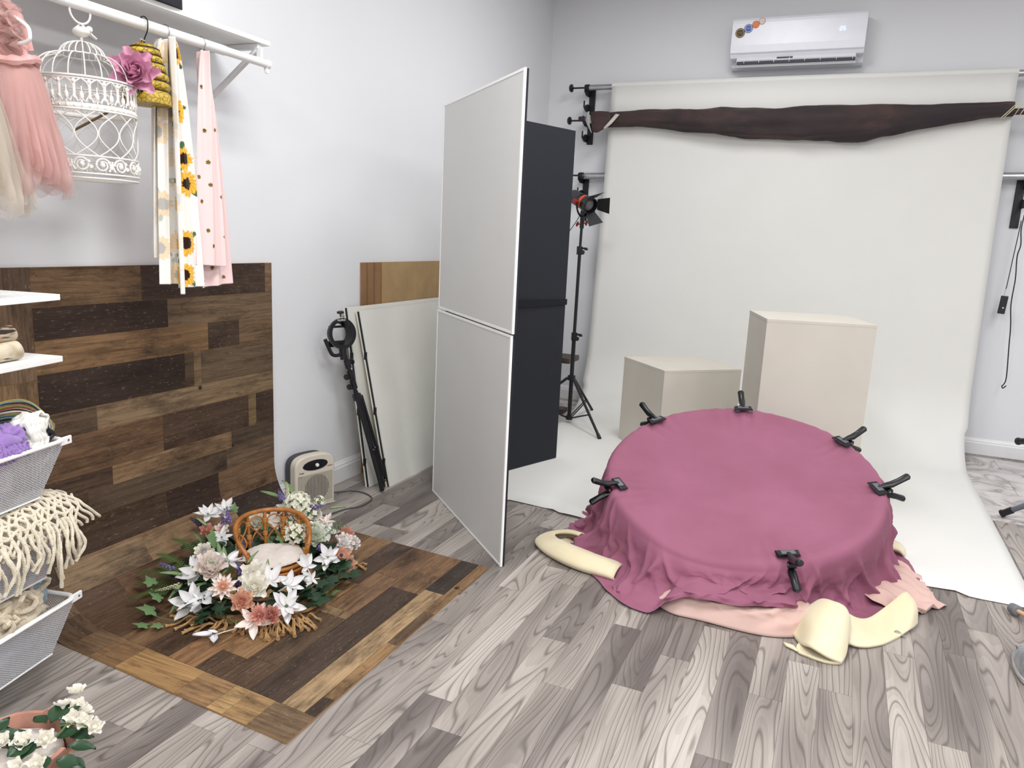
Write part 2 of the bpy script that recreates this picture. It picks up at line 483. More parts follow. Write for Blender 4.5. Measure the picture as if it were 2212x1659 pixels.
for zt, zb, pl in rows:
    y = BI
    for ye, c in pl:
        wplank(sz(zt), sz(zb), y, ye, c); y = ye
# cove and floor rows: (s0, s1, [...])
sA = sz(0.300)
frows = [
    (sA, sA + 0.135, [(2.166, '#4b3729'), (2.453, '#3a2a22'), (Y1, '#74583f')]),
    (sA + 0.135, sA + 0.255, [(2.02, '#8a6f50'), (2.5, '#8a6c4c'), (Y1, '#3a2d26')]),
    (sA + 0.255, sx(-2.10), [(1.85, '#5a4230'), (2.35, '#674a33'), (Y1, '#5f4a38')]),
    (sx(-2.10), sx(-1.985), [(1.95, '#73553a'), (2.45, '#51392a'), (Y1, '#705640')]),
    (sx(-1.985), sx(-1.87), [(2.10, '#4f3a2a'), (2.42, '#7a5a3c'), (Y1, '#705338')]),
    (sx(-1.87), sx(-1.75), [(1.98, '#8a6440'), (2.47, '#7c5a3b'), (Y1, '#8a6846')]),
    (sx(-1.75), sx(-1.64), [(1.78, '#54402f'), (2.40, '#8a6742'), (2.62, '#4a382c'), (Y1, '#57443a')]),
    (sx(-1.64), sx(-1.515), [(1.80, '#5b4634'), (2.15, '#54412f'), (2.20, '#8e7150'), (2.52, '#7c5c40'), (Y1, '#6f5138')]),
    (sx(-1.515), sx(-1.385), [(2.45, '#43342a'), (2.62, '#7d5d40'), (Y1, '#795a3e')]),
    (sx(-1.385), sx(-1.298), [(2.50, '#a2855f'), (Y1, '#3b322d')]),
    (sx(-1.298), S3, [(1.75, '#3f3128'), (2.1, '#8f6d45'), (2.35, '#5c4632'), (2.6, '#8d6c46'), (Y1, '#7f5f3f')]),
]
for s0, s1, pl in frows:
    y = BI
    for ye, c in pl:
        wplank(s0, s1, y, ye, c); y = ye
# border strip running the other way at the near end
sb = [0, .10, .235, .30, .38, .56, .72, .80, .98, 1.12, 1.25, 1.37, 1.48, sx(-2.06), sx(-1.97), sx(-1.70), sx(-1.565), sx(-1.50), sx(-1.405), S3]
cb = ['#5a4636', '#6a523c', '#5f4a38', '#735a42', '#8a6c4a', '#7b6146', '#65503c', '#7d6143', '#4f3d30', '#6b523a', '#5c4634', '#735940', '#7b5c3c', '#7b5c3c', '#a07a4a', '#93704a', '#a98655', '#9a784c', '#6f583f']
for i in range(len(sb) - 1):
    if i < len(cb): wplank(sb[i], sb[i + 1], Y0, BI, cb[i], M_BARNX)
# ------------------------------------------------------------------ white paper sweep on its roll
M_PAPER = plain('matte_backdrop_paper', '#e3e2de', 0.9, var=0.008, spec=0.15, scale=3)
PX0, PX1 = -1.885, 0.855
RY, RZ, RR = 6.13, 2.598, 0.036
paper = thing('paper_backdrop', 'wide white seamless paper sweep rolled down from the wall onto the floor', 'backdrop', (-0.5, 6.0, 0))
pts = [(RY - 0.012 - RR * 0.9, RZ - 0.005)]
for i in range(1, 12): pts.append((RY - 0.045 + 0.02 * math.sin(i / 11 * PI), RZ - i / 11 * 2.0))
CR = 0.52
yc = RY - 0.045 - CR
for i in range(1, 17):
    a = i / 16 * PI / 2
    pts.append((yc + CR * math.cos(a), CR + 0.004 - CR * math.sin(a) if CR * (1 - math.sin(a)) > 0 else 0.004))
for i in range(1, 13): pts.append((yc - i / 12 * (yc - 3.5), 0.004))
# make the straight part meet the cove
pts = [(y, z) for y, z in pts if not (z < CR + 0.02 and y > yc + CR - 0.0005)]
nx = 56
rows_ = []
for j, (y, z) in enumerate(pts):
    r = []
    for i in range(nx + 1):
        u = i / nx; x = PX0 + (PX1 - PX0) * u
        lowf = max(0.0, 1 - z / 2.6)
        xx = x + (0.04 if u > 0.5 else -0.06) * lowf * abs(2 * u - 1) * (1 if z > 0.2 else 0.5)
        yy = y; zz = z
        if z < 0.01:
            t = (yc - y) / (yc - 3.5)
            cut = 3.50 + 0.035 * math.sin(u * 7.0 + 1.0) + (0.035 if u < 0.24 else 0) - (0.035 if 0.895 < u else 0)
            if 0.06 < u < 0.13: cut -= 0.02
            yy = yc + (cut - yc) * t
            zz = 0.004 + 0.006 * max(0, fbm(x * 2, yy * 2, 1.0)) + (0.012 * max(0, t - 0.9) * 10 * max(0, fbm(x * 3, 7, 0)))
        r.append((xx, yy + 0.006 * fbm(x * 1.4, z * 0.8, 3.3) * (1 if z > 0.3 else 0), zz))
    rows_.append(r)
MB().grid(rows_).build('paper_sheet', M_PAPER, paper, solid=0.0008, sharp=80)
rl = MB()
rl.tube([(PX0 - 0.005, RY, RZ), (PX1 + 0.005, RY, RZ)], RR, 28)
rl.build('paper_roll', M_PAPER, paper)
MB().tube([(-2.10, RY, RZ), (1.08, RY, RZ)], 0.022, 20).build('core_tube', M_CHROME, paper)

# ------------------------------------------------------------------ wall brackets that hold the rolls
def bracket(name, x, ztop, zbot, knobs, label, side, hooks):
    t = thing(name, label, 'bracket', (x, YB, ztop))
    yb = YB - 0.001
    m = MB(); m.box((x - 0.026, yb - 0.012, zbot), (x + 0.026, yb, ztop)); m.build('wall_plate', M_BLACK, t, smooth=False, bevel=0.003)
    for z in hooks:
        # flat plate arm with an upturned J hook, standing out from the wall
        hk = MB(); prof = [(0, -0.03), (-0.10, -0.03), (-0.155, -0.005), (-0.155, 0.045), (-0.14, 0.045), (-0.138, 0.008), (-0.115, 0.0), (-0.105, 0.018), (-0.07, 0.03), (0, 0.03)]
        Mx = Matrix(((0, 0, 1, x - 0.02 * side), (1, 0, 0, yb), (0, 1, 0, z), (0, 0, 0, 1)))
        hk.prism(prof, -0.004, 0.004, Mx); hk.build('hook', M_BLACK, t, smooth=False)
    for z in knobs:
        k = MB(); y = RY
        k.cyl((x - side * 0.02, y, z), (x - side * 0.13, y, z), 0.007, 10)
        k.cyl((x + side * 0.012, y, z), (x - side * 0.02, y, z), 0.026, 14)
        o = k.build('winder_shaft', M_BLKPL, t)
        k2 = MB(); k2.lathe([(0.012, 0), (0.03, 0.006), (0.032, 0.018), (0.024, 0.028), (0.004, 0.03)], 18, Matrix.Translation((x - side * 0.13, y, z)) @ frame_z((-side, 0, 0)))
        k2.build('winder_knob', M_BLKPL, o)
    return t
bracket('roll_bracket', -2.095, 2.63, 2.17, (RZ, 2.345), 'upper black steel roll bracket on the wall left of the paper', 1, (2.57, 2.45, 2.335, 2.215))
bracket('roll_bracket', -2.105, 1.93, 1.55, (1.912,), 'lower black steel roll bracket behind the red-knobbed studio lamp', 1, (1.885, 1.77))
bracket('roll_bracket', 1.06, 2.63, 2.02, (RZ,), 'upper black steel roll bracket at the right edge', -1, (2.57, 2.335, 2.2))
bracket('roll_bracket', 1.0, 1.955, 1.61, (), 'lower black steel roll bracket with a cable hung from it, right edge', -1, (1.90, 1.77))
tag(MB().tube([(-2.10, RY + 0.05, 1.912), (1.03, RY + 0.05, 1.95)], 0.027, 20).build('crossbar', M_CHROME), 'empty silver crossbar running behind the white paper', 'pole')

# brown muslin rolled on the second hooks
def mat_muslin():
    n = NT('brown_muslin'); v = n.coords((1, 1, 1))
    a = n.noise(n.coords((1.2, 3, 3)), 1.6, 4, 0.6, 0.6)
    c = n.ramp(a, [(0.30, rgb('#262228')), (0.50, rgb('#342a2b')), (0.72, rgb('#503b36'))])
    n.set(Base_Color=c, Roughness=0.9); n.b.inputs['Sheen Weight'].default_value = 0.05
    n.bump(n.noise(n.coords((5, 22, 22)), 1.0, 4, 0.6), 0.35, 0.01); return n.m
mus = thing('muslin_roll', 'dark brown muslin backdrop bundled along a pole in front of the white paper', 'backdrop', (-0.5, 6.03, 2.3))
ctl = [(-2.0, 2.330, .055), (-1.85, 2.335, .055), (-1.70, 2.335, .058), (-1.56, 2.335, .062), (-1.2, 2.318, .086), (-0.86, 2.297, .102), (-0.5, 2.288, .112), (-0.15, 2.285, .120), (0.0, 2.287, .116), (0.15, 2.30, .098), (0.34, 2.316, .079), (0.55, 2.34, .06), (0.7, 2.352, .048), (0.82, 2.356, .046), (0.855, 2.356, .044)]
cc = catmull(ctl, 9)
P = []
for i, (x, z, r) in enumerate(cc):
    ring = []
    for k in range(40):
        a = 2 * PI * k / 40
        tw = a + x * 1.6
        rr = r * (1 + 0.055 * math.sin(3 * tw + x * 5) + 0.045 * math.sin(7 * tw - x * 9) + 0.12 * fbm(x * 4 + math.cos(tw) * 1.2, math.sin(tw) * 1.2, 2.0))
        ring.append((x, 6.035 + rr * math.cos(a) * 0.82, z + rr * math.sin(a)))
    P.append(ring)
mm = MB(); mm.grid(P, cv=True); mm.add([p for p in P[0]], [tuple(range(40))]); mm.add([p for p in P[-1]], [tuple(range(39, -1, -1))])
M_MUS = mat_muslin(); mm.build('rolled_fabric', M_MUS, mus, sharp=70)
MB().tube([(-2.13, 6.05, 2.345), (1.1, 6.05, 2.345)], 0.02, 14).build('pole', plain('dark_wood_pole', '#3a2326', 0.6), mus)
tie = MB()
for i in range(9):
    x = 0.875 + i * 0.018 + (0.012 * i if i < 3 else 0.03)
    tie.tube([(x + 0.012 * math.sin(a), 6.05 + 0.0235 * math.cos(a), 2.345 + 0.0235 * math.sin(a)) for a in [2 * PI * q / 16 for q in range(16)]], 0.0028, 6, closed=True)
for i in range(2):
    tie.tube([(0.835 + i * 0.014 + 0.045 * math.sin(a), 6.037 + 0.041 * math.cos(a), 2.355 + 0.052 * math.sin(a)) for a in [2 * PI * q / 20 for q in range(20)]], 0.0028, 6, closed=True)
tie.build('cord_wrap', plain('cream_cord', '#d9d2b0', 0.8), mus)
fl = MB()  # loose fabric end with its white reverse
fl.grid(patch([[(-2.02, 5.985, 2.385), (-1.95, 5.97, 2.39), (-1.86, 5.975, 2.385)], [(-2.0, 5.968, 2.32), (-1.93, 5.955, 2.30), (-1.84, 5.965, 2.32)], [(-1.985, 5.965, 2.235), (-1.94, 5.95, 2.225), (-1.885, 5.962, 2.255)]], 6, 6))
fl.build('loose_end', M_MUS, mus, solid=0.004)
fw = MB()
fw.grid(patch([[(-2.05, 5.99, 2.385), (-2.02, 5.965, 2.39)], [(-2.045, 5.985, 2.31), (-2.01, 5.955, 2.30)], [(-2.0, 5.975, 2.235), (-1.985, 5.955, 2.222)]], 5, 4))
fw.build('pale_reverse', plain('pale_cloth_back', '#c9c4bd', 0.9), mus, solid=0.002)
fw = MB()
fw.grid(patch([[(-1.77, 5.962, 2.36), (-1.80, 5.958, 2.365)], [(-1.83, 5.958, 2.29), (-1.845, 5.952, 2.31)], [(-1.885, 5.955, 2.25), (-1.89, 5.952, 2.26)]], 5, 4))
fw.build('pale_reverse', MATS['pale_cloth_back'], mus, solid=0.002)
tp = MB(); tp.tube([(-2.075, 6.05, 2.345), (-2.05, 6.05, 2.345)], 0.0225, 14)
tp.build('blue_tape', plain('blue_tape', '#3f6fb5', 0.5), mus)
pg = MB(); pg.tube([(-2.052, 6.05, 2.345), (-2.0, 6.05, 2.34)], [0.03, 0.036], 12)
pg.build('white_tape', plain('white_tape', '#dcdcd8', 0.6), mus)

# ------------------------------------------------------------------ air conditioner
ac = thing('air_conditioner', 'white wall-mounted split air conditioner with four round stickers', 'air conditioner', (-0.535, YB, 2.7))
AX0, AX1 = -0.99, -0.085
M_ACW = plain('glossy_white_plastic', '#e9ebf2', 0.33, var=0.01, spec=0.6)
prof = [(YB - 0.002, 3.035), (YB - 0.15, 3.035), (YB - 0.19, 3.028), (YB - 0.203, 3.01), (YB - 0.205, 2.99), (YB - 0.205, 2.84), (YB - 0.200, 2.79), (YB - 0.188, 2.782),
        (YB - 0.188, 2.776), (YB - 0.175, 2.758), (YB - 0.15, 2.748), (YB - 0.135, 2.748), (YB - 0.12, 2.765), (YB - 0.10, 2.765), (YB - 0.08, 2.715), (YB - 0.06, 2.70), (YB - 0.002, 2.70)]
Mx = Matrix(((0, 0, 1, 0), (1, 0, 0, 0), (0, 1, 0, 0), (0, 0, 0, 1)))
MB().prism(prof, AX0, AX1, Mx).build('casing', M_ACW, ac, smooth=False, bevel=0.004, seg=2)
def acp(u, v):  # point on the front: u along width 0..1, v height
    return (AX0 + (AX1 - AX0) * u, YB - 0.2065, v)
dk = MB(); dk.box((AX0 + 0.05, YB - 0.17, 2.715), (AX1 - 0.05, YB - 0.06, 2.760)); dk.build('outlet', plain('dark_outlet', '#3a3b42', 0.6), ac, smooth=False)
vn = MB(); Mv = Matrix.Translation((0, YB - 0.165, 2.735)) @ Matrix.Rotation(0.75, 4, 'X')
vn.box((AX0 + 0.045, -0.004, -0.045), (AX1 - 0.045, 0.004, 0.012), Mv); vn.build('louvre', M_ACW, ac, smooth=False, bevel=0.002)
vn = MB(); Mv = Matrix.Translation((0, YB - 0.178, 2.752)) @ Matrix.Rotation(0.3, 4, 'X')
vn.box((AX0 + 0.05, -0.003, -0.012), (-0.66, 0.003, 0.006), Mv); vn.box((-0.55, -0.003, -0.012), (AX1 - 0.05, 0.003, 0.006), Mv); vn.build('louvre', M_ACW, ac, smooth=False)
for i in range(8): MB().box((AX0 + 0.1 + i * 0.105, YB - 0.178, 2.722), (AX0 + 0.103 + i * 0.105, YB - 0.13, 2.752)).build('vane', M_ACW, ac, smooth=False)
sm = MB(); sm.box((AX0 + 0.005, YB - 0.1895, 2.7790), (AX1 - 0.005, YB - 0.186, 2.7815)); sm.build('panel_seam', plain('seam_shadow_line', '#b8bac2', 0.5), ac, smooth=False)
for (u, z, r, cols) in ((0.066, 2.925, 0.034, ('#6b1f1a', '#b99a3a', '#1c1a14')), (0.128, 2.953, 0.031, ('#1f3f86', '#d8dce6', '#2b55a8')), (0.182, 2.977, 0.026, ('#c8502a', '#e08a4a', '#df7a3c')), (0.228, 2.997, 0.023, ('#b5402a', '#e6e2dc', '#d9c9c0'))):
    for q, (f, c) in enumerate(zip((1, 0.84, 0.72), cols)):
        x, y, z_ = acp(u, z)
        dy = 0
        MB().lathe([(r * f, 0), (r * f, 0.0008)], 24, Matrix.Translation((x, y + 0.0012 - q * 0.0009 - 0.0004, z_)) @ frame_z((0, -1, 0))).build('sticker', plain('sticker_ink', c, 0.4), ac, sharp=30)
M_STW = plain('sticker_print', '#d9dde8', 0.5)
for (u, z, tx, szz) in ((0.128, 2.953, 'COMFORT', 0.008), (0.066, 2.925, 'R410A', 0.010)):
    x, y, z_ = acp(u, z)
    dy = (z - 2.92) * 0.095 if z > 2.92 else 0
    text_mesh('sticker_text', tx, szz, M_STW if u > 0.1 else plain('gold_print', '#b99a3a', 0.4), ac, Matrix.Translation((x, y - 0.0042, z_)) @ Matrix.Rotation(PI / 2, 4, 'X'))
M_DIG = NT('display_digits'); M_DIG.set(Base_Color=(0.6, 0.7, 1, 1)); M_DIG.b.inputs['Emission Color'].default_value = (0.55, 0.68, 1, 1); M_DIG.b.inputs['Emission Strength'].default_value = 1.4
dg_ = MB()
SEG = {'2': 'abged', '5': 'afgcd'}
for q, ch in enumerate('25'):
    cx_ = AX0 + 0.905 * 0.83 + q * 0.022 - 0.011; cz_ = 2.918; y = YB - 0.2075
    W, Hh, t_ = 0.0065, 0.0125, 0.003
    seg = {'a': (-W, Hh, W, Hh), 'g': (-W, 0, W, 0), 'd': (-W, -Hh, W, -Hh), 'b': (W, 0, W, Hh), 'c': (W, -Hh, W, 0), 'f': (-W, 0, -W, Hh), 'e': (-W, -Hh, -W, 0)}
    for s_ in SEG[ch]:
        a0, b0, a1, b1 = seg[s_]
        dg_.box((cx_ + a0 - t_ / 2, y, cz_ + b0 - t_ / 2), (cx_ + a1 + t_ / 2, y + 0.001, cz_ + b1 + t_ / 2))
dg_.build('temperature_display', M_DIG.m, ac, smooth=False)

# ------------------------------------------------------------------ posing boxes
M_BOX = plain('cream_painted_box', '#d3cdc2', 0.55, var=0.02, scale=4)
def quadbox(name, C, U, V, h, label):
    """C front-left corner, U along the front, V along the left side"""
    C, U, V = Vector(C), Vector(U), Vector(V)
    t = thing(name, label, 'plinth', C + (U + V) / 2)
    u = U.normalized(); v = V.normalized(); z0 = 0.006
    def slab(nm, a, b, c, d, z1, z2, **k):
        m = MB(); vs = [p + Vector((0, 0, z)) for z in (z1, z2) for p in (a, b, c, d)]
        m.add(vs, [(0, 3, 2, 1), (4, 5, 6, 7), (0, 1, 5, 4), (1, 2, 6, 5), (2, 3, 7, 6), (3, 0, 4, 7)]); return m.build(nm, M_BOX, t, smooth=False, **k)
    e = 0.016
    slab('front_panel', C, C + U, C + U + v * e, C + v * e, z0, h - e)
    slab('side_panel', C + v * (e + .0004), C + v * (e + .0004) + u * e, C + V + u * e, C + V, z0, h - e)
    slab('side_panel', C + U + v * (e + .0004), C + U + V, C + U + V - u * e, C + U + v * (e + .0004) - u * e, z0, h - e)
    slab('rear_panel', C + V + u * e - v * e, C + V + U - u * e - v * e, C + V + U - u * e, C + V + u * e, z0, h - e)
    slab('top_panel', C - (u + v) * 0.001, C + U + (u - v) * 0.001, C + U + V + (u + v) * 0.001, C + V - (u - v) * 0.001, h - e, h, bevel=0.001)
quadbox('posing_cube', (-0.997, 4.766, 0), (0.426, 0.398, 0), (-0.375, 0.402, 0), 0.6, 'shorter cream-white posing cube standing on the paper sweep')
quadbox('posing_plinth', (-0.373, 4.337, 0), (0.549, 0.171, 0), (-0.151, 0.513, 0), 1.02, 'taller cream-white posing plinth standing on the paper sweep')

# ------------------------------------------------------------------ folding V-flat: white outside, black inside
M_VW = plain('vflat_white_face', '#d3d3d1', 0.6, var=0.01, scale=3)
M_VE = plain('vflat_white_edge', '#f4f4f2', 0.5, var=0.01)
M_VB = plain('vflat_black_face', '#171a24', 0.75, var=0.05)
vf = thing('v_flat', 'tall folding V-flat with white outer face and black inside', 'v-flat', (-1.75, 3.6, 0))
HN = Vector((-1.942, 3.492, 0))
def vpanel(A, B, z0, z1, out, nm, lean=0.0, shift=0.0):
    """panel between floor points A,B; `out` = direction of its white side"""
    A, B = Vector(A), Vector(B); d = (B - A).normalized(); n = Vector((d.y, -d.x, 0))
    if n.dot(Vector(out)) < 0: n = -n
    L = (B - A).length; t = 0.0125
    def pt(a, h, z): return A + d * a + n * (h + lean * z + shift) + Vector((0, 0, z))
    e = 0.010
    # white face recessed inside a thin raised lip
    m = MB(); m.add([pt(a, h, z) for h in (0.002, 0.0085) for (a, z) in ((e, z0 + e), (L - e, z0 + e), (L - e, z1 - e), (e, z1 - e))],
                    [(0, 1, 2, 3), (7, 6, 5, 4), (0, 4, 5, 1), (1, 5, 6, 2), (2, 6, 7, 3), (3, 7, 4, 0)]); o = m.build(nm, M_VW, vf, smooth=False)
    fr = MB()
    for (a0, a1, b0, b1) in ((0, e, z0, z1), (L - e, L, z0, z1), (e, L - e, z0, z0 + e), (e, L - e, z1 - e, z1)):
        fr.add([pt(a, h, z) for h in (0.0, 0.0102) for (a, z) in ((a0, b0), (a1, b0), (a1, b1), (a0, b1))], [(0, 1, 2, 3), (7, 6, 5, 4), (0, 4, 5, 1), (1, 5, 6, 2), (2, 6, 7, 3), (3, 7, 4, 0)])
    fr.build('white_edge', M_VE, o, smooth=False)
    b = MB(); b.add([pt(a, h, z) for h in (-0.010, -0.0004) for (a, z) in ((0.002, z0 + .002), (L - .002, z0 + .002), (L - .002, z1 - .002), (0.002, z1 - .002))],
                    [(0, 1, 2, 3), (7, 6, 5, 4), (0, 4, 5, 1), (1, 5, 6, 2), (2, 6, 7, 3), (3, 7, 4, 0)])
    b.build('black_backing', M_VB, o, smooth=False)
outF = (-0.694, -0.723, 0)
FB = (-1.209, 2.794, 0)
vpanel(FB, HN, 0.002, 1.003, outF, 'lower_panel', 0.0)
vpanel((-1.201, 2.786, 0), HN + Vector((0.004, 0.004, 0)), 1.010, 2.025, outF, 'upper_panel', 0.0, 0.0)
BB = (-1.591, 4.453, 0)
vpanel(HN + Vector((0.012, 0.05, 0)), BB, 0.006, 1.018, (-1, 0.3, 0), 'lower_panel')
vpanel(HN + Vector((0.012, 0.05, 0)), BB, 1.022, 2.03, (-1, 0.3, 0), 'upper_panel')
# strap across the fold of the rear wing
dv = (Vector(BB) - HN).normalized(); nv = Vector((dv.y, -dv.x, 0))
st = MB(); A = HN + dv * 0.1 + nv * 0.0105; B = Vector(BB) + dv * 0.006 + nv * 0.0105
st.add([p + nv * h + Vector((0, 0, z)) for h in (0, 0.006) for (p, z) in ((A, 0.985), (B, 0.995), (B, 1.03), (A, 1.045))], [(0, 1, 2, 3), (7, 6, 5, 4), (0, 4, 5, 1), (1, 5, 6, 2), (2, 6, 7, 3), (3, 7, 4, 0)])
st.build('hinge_strap', plain('black_fabric_strap', '#0d0e16', 0.95, var=0.2, bump=0.4, bscale=160), vf, smooth=False)
# ------------------------------------------------------------------ bean-bag posing table under a mauve cloth
TC = np.array((-0.336, 3.45, 0.385)); TA, TB, TRr = -0.025, 0.322, 0.598
def rim_pt(th, r=1.0):
    n = np.array((-TA, -TB, 1.0)); n /= np.linalg.norm(n)
    u = np.array((1, 0, TA)); u /= np.linalg.norm(u); v = np.cross(n, u)
    return TC + TRr * r * (math.cos(th) * u + math.sin(th) * v), n
CLAMPS = []   # angles of the clamps on the rim, filled below
def find_angle(px, py):
    return math.atan2(py - TC[1], px - TC[0])
def smooth(a, b, x):
    t = min(1, max(0, (x - a) / (b - a))); return t * t * (3 - 2 * t)
BASEC = np.array((-0.36, 3.50))
def floor_r(th):
    """where the cloth would meet the floor"""
    c, s_ = math.cos(th), math.sin(th)
    r = 0.715 + 0.02 * math.sin(3 * th + 0.5) + 0.02 * math.sin(5 * th + 2.0)
    r += 0.075 * math.exp(-((((th + 1.86 + PI) % (2 * PI)) - PI) / 0.26) ** 2) + 0.05 * math.exp(-((((th - 0.44 + PI) % (2 * PI)) - PI) / 0.3) ** 2)
    return r
CL_ANG = [1.72, 2.55, 0.78, 0.13, -2.62, -1.10]
rk_ = random.Random(31)
RIDGES = []
for i in range(78):
    RIDGES.append((rk_.uniform(-PI, PI) if i < 48 else rk_.uniform(-3.1, -0.4), rk_.uniform(-0.5, 0.5), rk_.uniform(0.013, 0.040), rk_.uniform(0.010, 0.034), rk_.uniform(0.0, 0.4)))
for c in CL_ANG:
    for d_ in (-0.16, -0.08, 0.07, 0.15): RIDGES.append((c + d_, d_ * 1.6, 0.022, 0.016, -0.08))
def skirt(th, t, hem):
    P0, n = rim_pt(th)
    fr = floor_r(th)
    out = np.array((math.cos(th), math.sin(th), 0)); up = np.array((0, 0, 1.0))
    hang = smooth(0.02, 0.05, hem)
    Fp = np.array((BASEC[0] + fr * math.cos(th), BASEC[1] + fr * math.sin(th), 0.008 * (1 - hang) + (hem + 0.02) * hang))
    S = P0 + out * 0.022 - up * 0.030
    if t < 0.12:
        k = t / 0.12 * PI / 2; P = P0 + out * 0.022 * math.sin(k) - up * 0.030 * (1 - math.cos(k))
    elif t < 0.86:
        k = (t - 0.12) / 0.74; P = S * (1 - k) + Fp * k - out * 0.035 * math.sin(PI * k) * (0.4 + 0.6 * k) - up * 0.02 * math.sin(PI * k)
    else:
        k = (t - 0.86) / 0.14; P = Fp + out * k * (0.055 * (1 - hang) + 0.006 * hang) - up * k * 0.02 * hang
    f = 0.0
    for (a0, sk, w_, am, t0) in RIDGES:
        d = (th - a0 - sk * (t - 0.1) + PI) % (2 * PI) - PI
        w2 = w_ * (0.55 + 0.75 * t)
        if abs(d) < 4 * w2:
            g = smooth(t0, t0 + 0.45, t) if t0 >= 0 else smooth(0.02, 0.2, t) * (1 - smooth(0.35, 0.8, t))
            f += am * g * math.exp(-abs(d / w2) ** 1.6)
    hsc = 0.72 + 0.28 * min(1, max(0, (P0[2] - 0.18) / 0.2))
    f = f * hsc - 0.026 * smooth(0.1, 0.6, t)
    f += 0.012 * smooth(0.1, 0.5, t) * fbm(math.cos(th) * 7, math.sin(th) * 7, t * 4.0, 3)
    f *= 1 - 0.7 * smooth(0.82, 0.95, t)
    P = P + out * f
    if t > 0.8 and hang < 0.5: P = P + up * max(0, f) * 0.7 * smooth(0.8, 0.9, t)
    P[2] = max(P[2], 0.006)
    return P
NTH, NT_, NR = 720, 56, 40
def hem_of(th):
    # front hem rides up over the pink cloth; elsewhere it reaches the floor
    a = (th + PI) % (2 * PI) - PI
    return 0.010 + 0.075 * smooth(-1.86, -1.62, a) * (1 - smooth(-1.15, -0.95, a)) + 0.006 * math.sin(9 * a) ** 2
rowsC = []
for i in range(NTH):
    th = 2 * PI * i / NTH - PI
    r = []
    near = min(abs((th - c + PI) % (2 * PI) - PI) for c in CL_ANG)
    for j in range(NR):
        q = 0.015 + 0.985 * j / NR
        P0, n = rim_pt(th, q)
        h = -0.030 * (1 - q * q) + 0.012 * smooth(0.82, 0.97, q) - 0.010 * smooth(0.965, 1.0, q)
        # sag of the rim between the two front clamps
        h -= 0.028 * smooth(0.55, 1.0, q) * math.exp(-((th + 1.75) / 0.42) ** 2)
        # pull lines radiating from each clamp
        for c in CL_ANG:
            da = (th - c + PI) % (2 * PI) - PI
            h += 0.0045 * math.exp(-(da / 0.22) ** 2) * math.sin(da * 52 + c * 5) * smooth(0.62, 0.97, q)
            h -= 0.012 * math.exp(-(da / 0.05) ** 2) * smooth(0.9, 1.0, q)
        h += 0.004 * fbm(P0[0] * 3, P0[1] * 3, 4.0)
        r.append(tuple(P0 + n * (h + 0.0)))
    Pj = np.array(r[-1]); P0 = rim_pt(th)[0]
    for j in range(1, NT_ + 1):
        t = j / NT_
        p = skirt(th, t, hem_of(th))
        k = 1 - smooth(0.0, 0.3, t)
        p = p + (Pj - P0) * k
        p[2] = max(p[2], 0.006)
        r.append(tuple(p))
    rowsC.append(r)
def mat_cloth(name, hexc, hexd, weave=900):
    n = NT(name); v = n.coords()
    a = n.noise(v, 3.0, 4, 0.6)
    n.set(Base_Color=n.ramp(a, [(0.3, rgb(hexd)), (0.7, rgb(hexc))]), Roughness=0.85)
    n.b.inputs['Sheen Weight'].default_value = 0.04; n.b.inputs['Specular IOR Level'].default_value = 0.15
    n.bump(n.noise(v, weave, 2), 0.15, 0.001); return n.m
tb = thing('posing_table', 'round tilted bean-bag posing table hidden under the mauve cloth', 'table', (TC[0], TC[1], 0))
bb = MB(); P = []
for i in range(48):
    th = 2 * PI * i / 48; row = []
    for (q, f) in ((0.0, 0), (0.5, 0), (0.86, 0), (0.93, 0), (0.955, 0.12), (0.94, 0.5), (0.93, 0.9), (0.85, 1.0), (0.0, 1.0)):
        p, n = rim_pt(th, max(q, 0.001)); z = (p[2] - 0.045) * (1 - f) + 0.001 * f
        row.append((p[0], p[1], z))
    P.append(row)
bb.grid(P, cu=True); bb.build('bean_bag', plain('grey_canvas', '#77757a', 0.9), tb)
cl = MB(); cl.grid(rowsC, cu=True)
cl.add([rowsC[i][0] for i in range(NTH)], [tuple(range(NTH))])
M_MAUVE = mat_cloth('mauve_jersey', '#9c6279', '#90596e')
o = cl.build('posing_cloth', M_MAUVE, None, sharp=80)
tag(o, 'mauve jersey cloth stretched over the round posing table', 'cloth')

# pink cloth peeking out below
def blanket(ths, spread_in, fn, n=14):
    rows = []
    for th in ths:
        rows.append([fn(th, j / n) for j in range(n + 1)])
    return rows
pk = thing('pink_cloth', 'peach pink cloth bunched on the floor under the mauve one', 'cloth', (-0.2, 2.8, 0))
def pinkfront(th, t):
    a = th
    edge = smooth(-1.92, -1.66, a) * (1 - smooth(-1.02, -0.88, a))
    r0, r1 = 0.62, 0.70 + 0.070 * edge + 0.02 * math.sin(9 * a)
    r = r0 + (r1 - r0) * (1 - (1 - t) ** 2.2) if t < 0.75 else r0 + (r1 - r0) * (1 - (0.25) ** 2.2) + (t - 0.75) * 0.10 * edge
    z = (0.082 * edge * (1 - t ** 2.6) * smooth(0.0, 0.25, t + 0.1) + 0.004) if t < 1 else 0.004
    w_ = edge * math.sin(PI * min(1, t * 1.1))
    r += 0.016 * w_ * (abs(math.sin(13 * a + 5 * t)) * 1.4 - 0.9 + fbm(a * 7, t * 3, 2))
    z += 0.010 * w_ * fbm(a * 12, t * 4 + a * 6, 5) + 0.008 * w_ * (0.6 - abs(math.sin(15 * a + 6 * t)))
    return (BASEC[0] + r * math.cos(a), BASEC[1] + r * math.sin(a), max(0.004, z))
MB().grid(blanket([-2.15 + 1.32 * i / 120 for i in range(121)], 0, pinkfront, 22)).build('front_fold', mat_cloth('peach_cotton', '#d9bab1', '#cdaca2'), pk, solid=0.002, sharp=80)
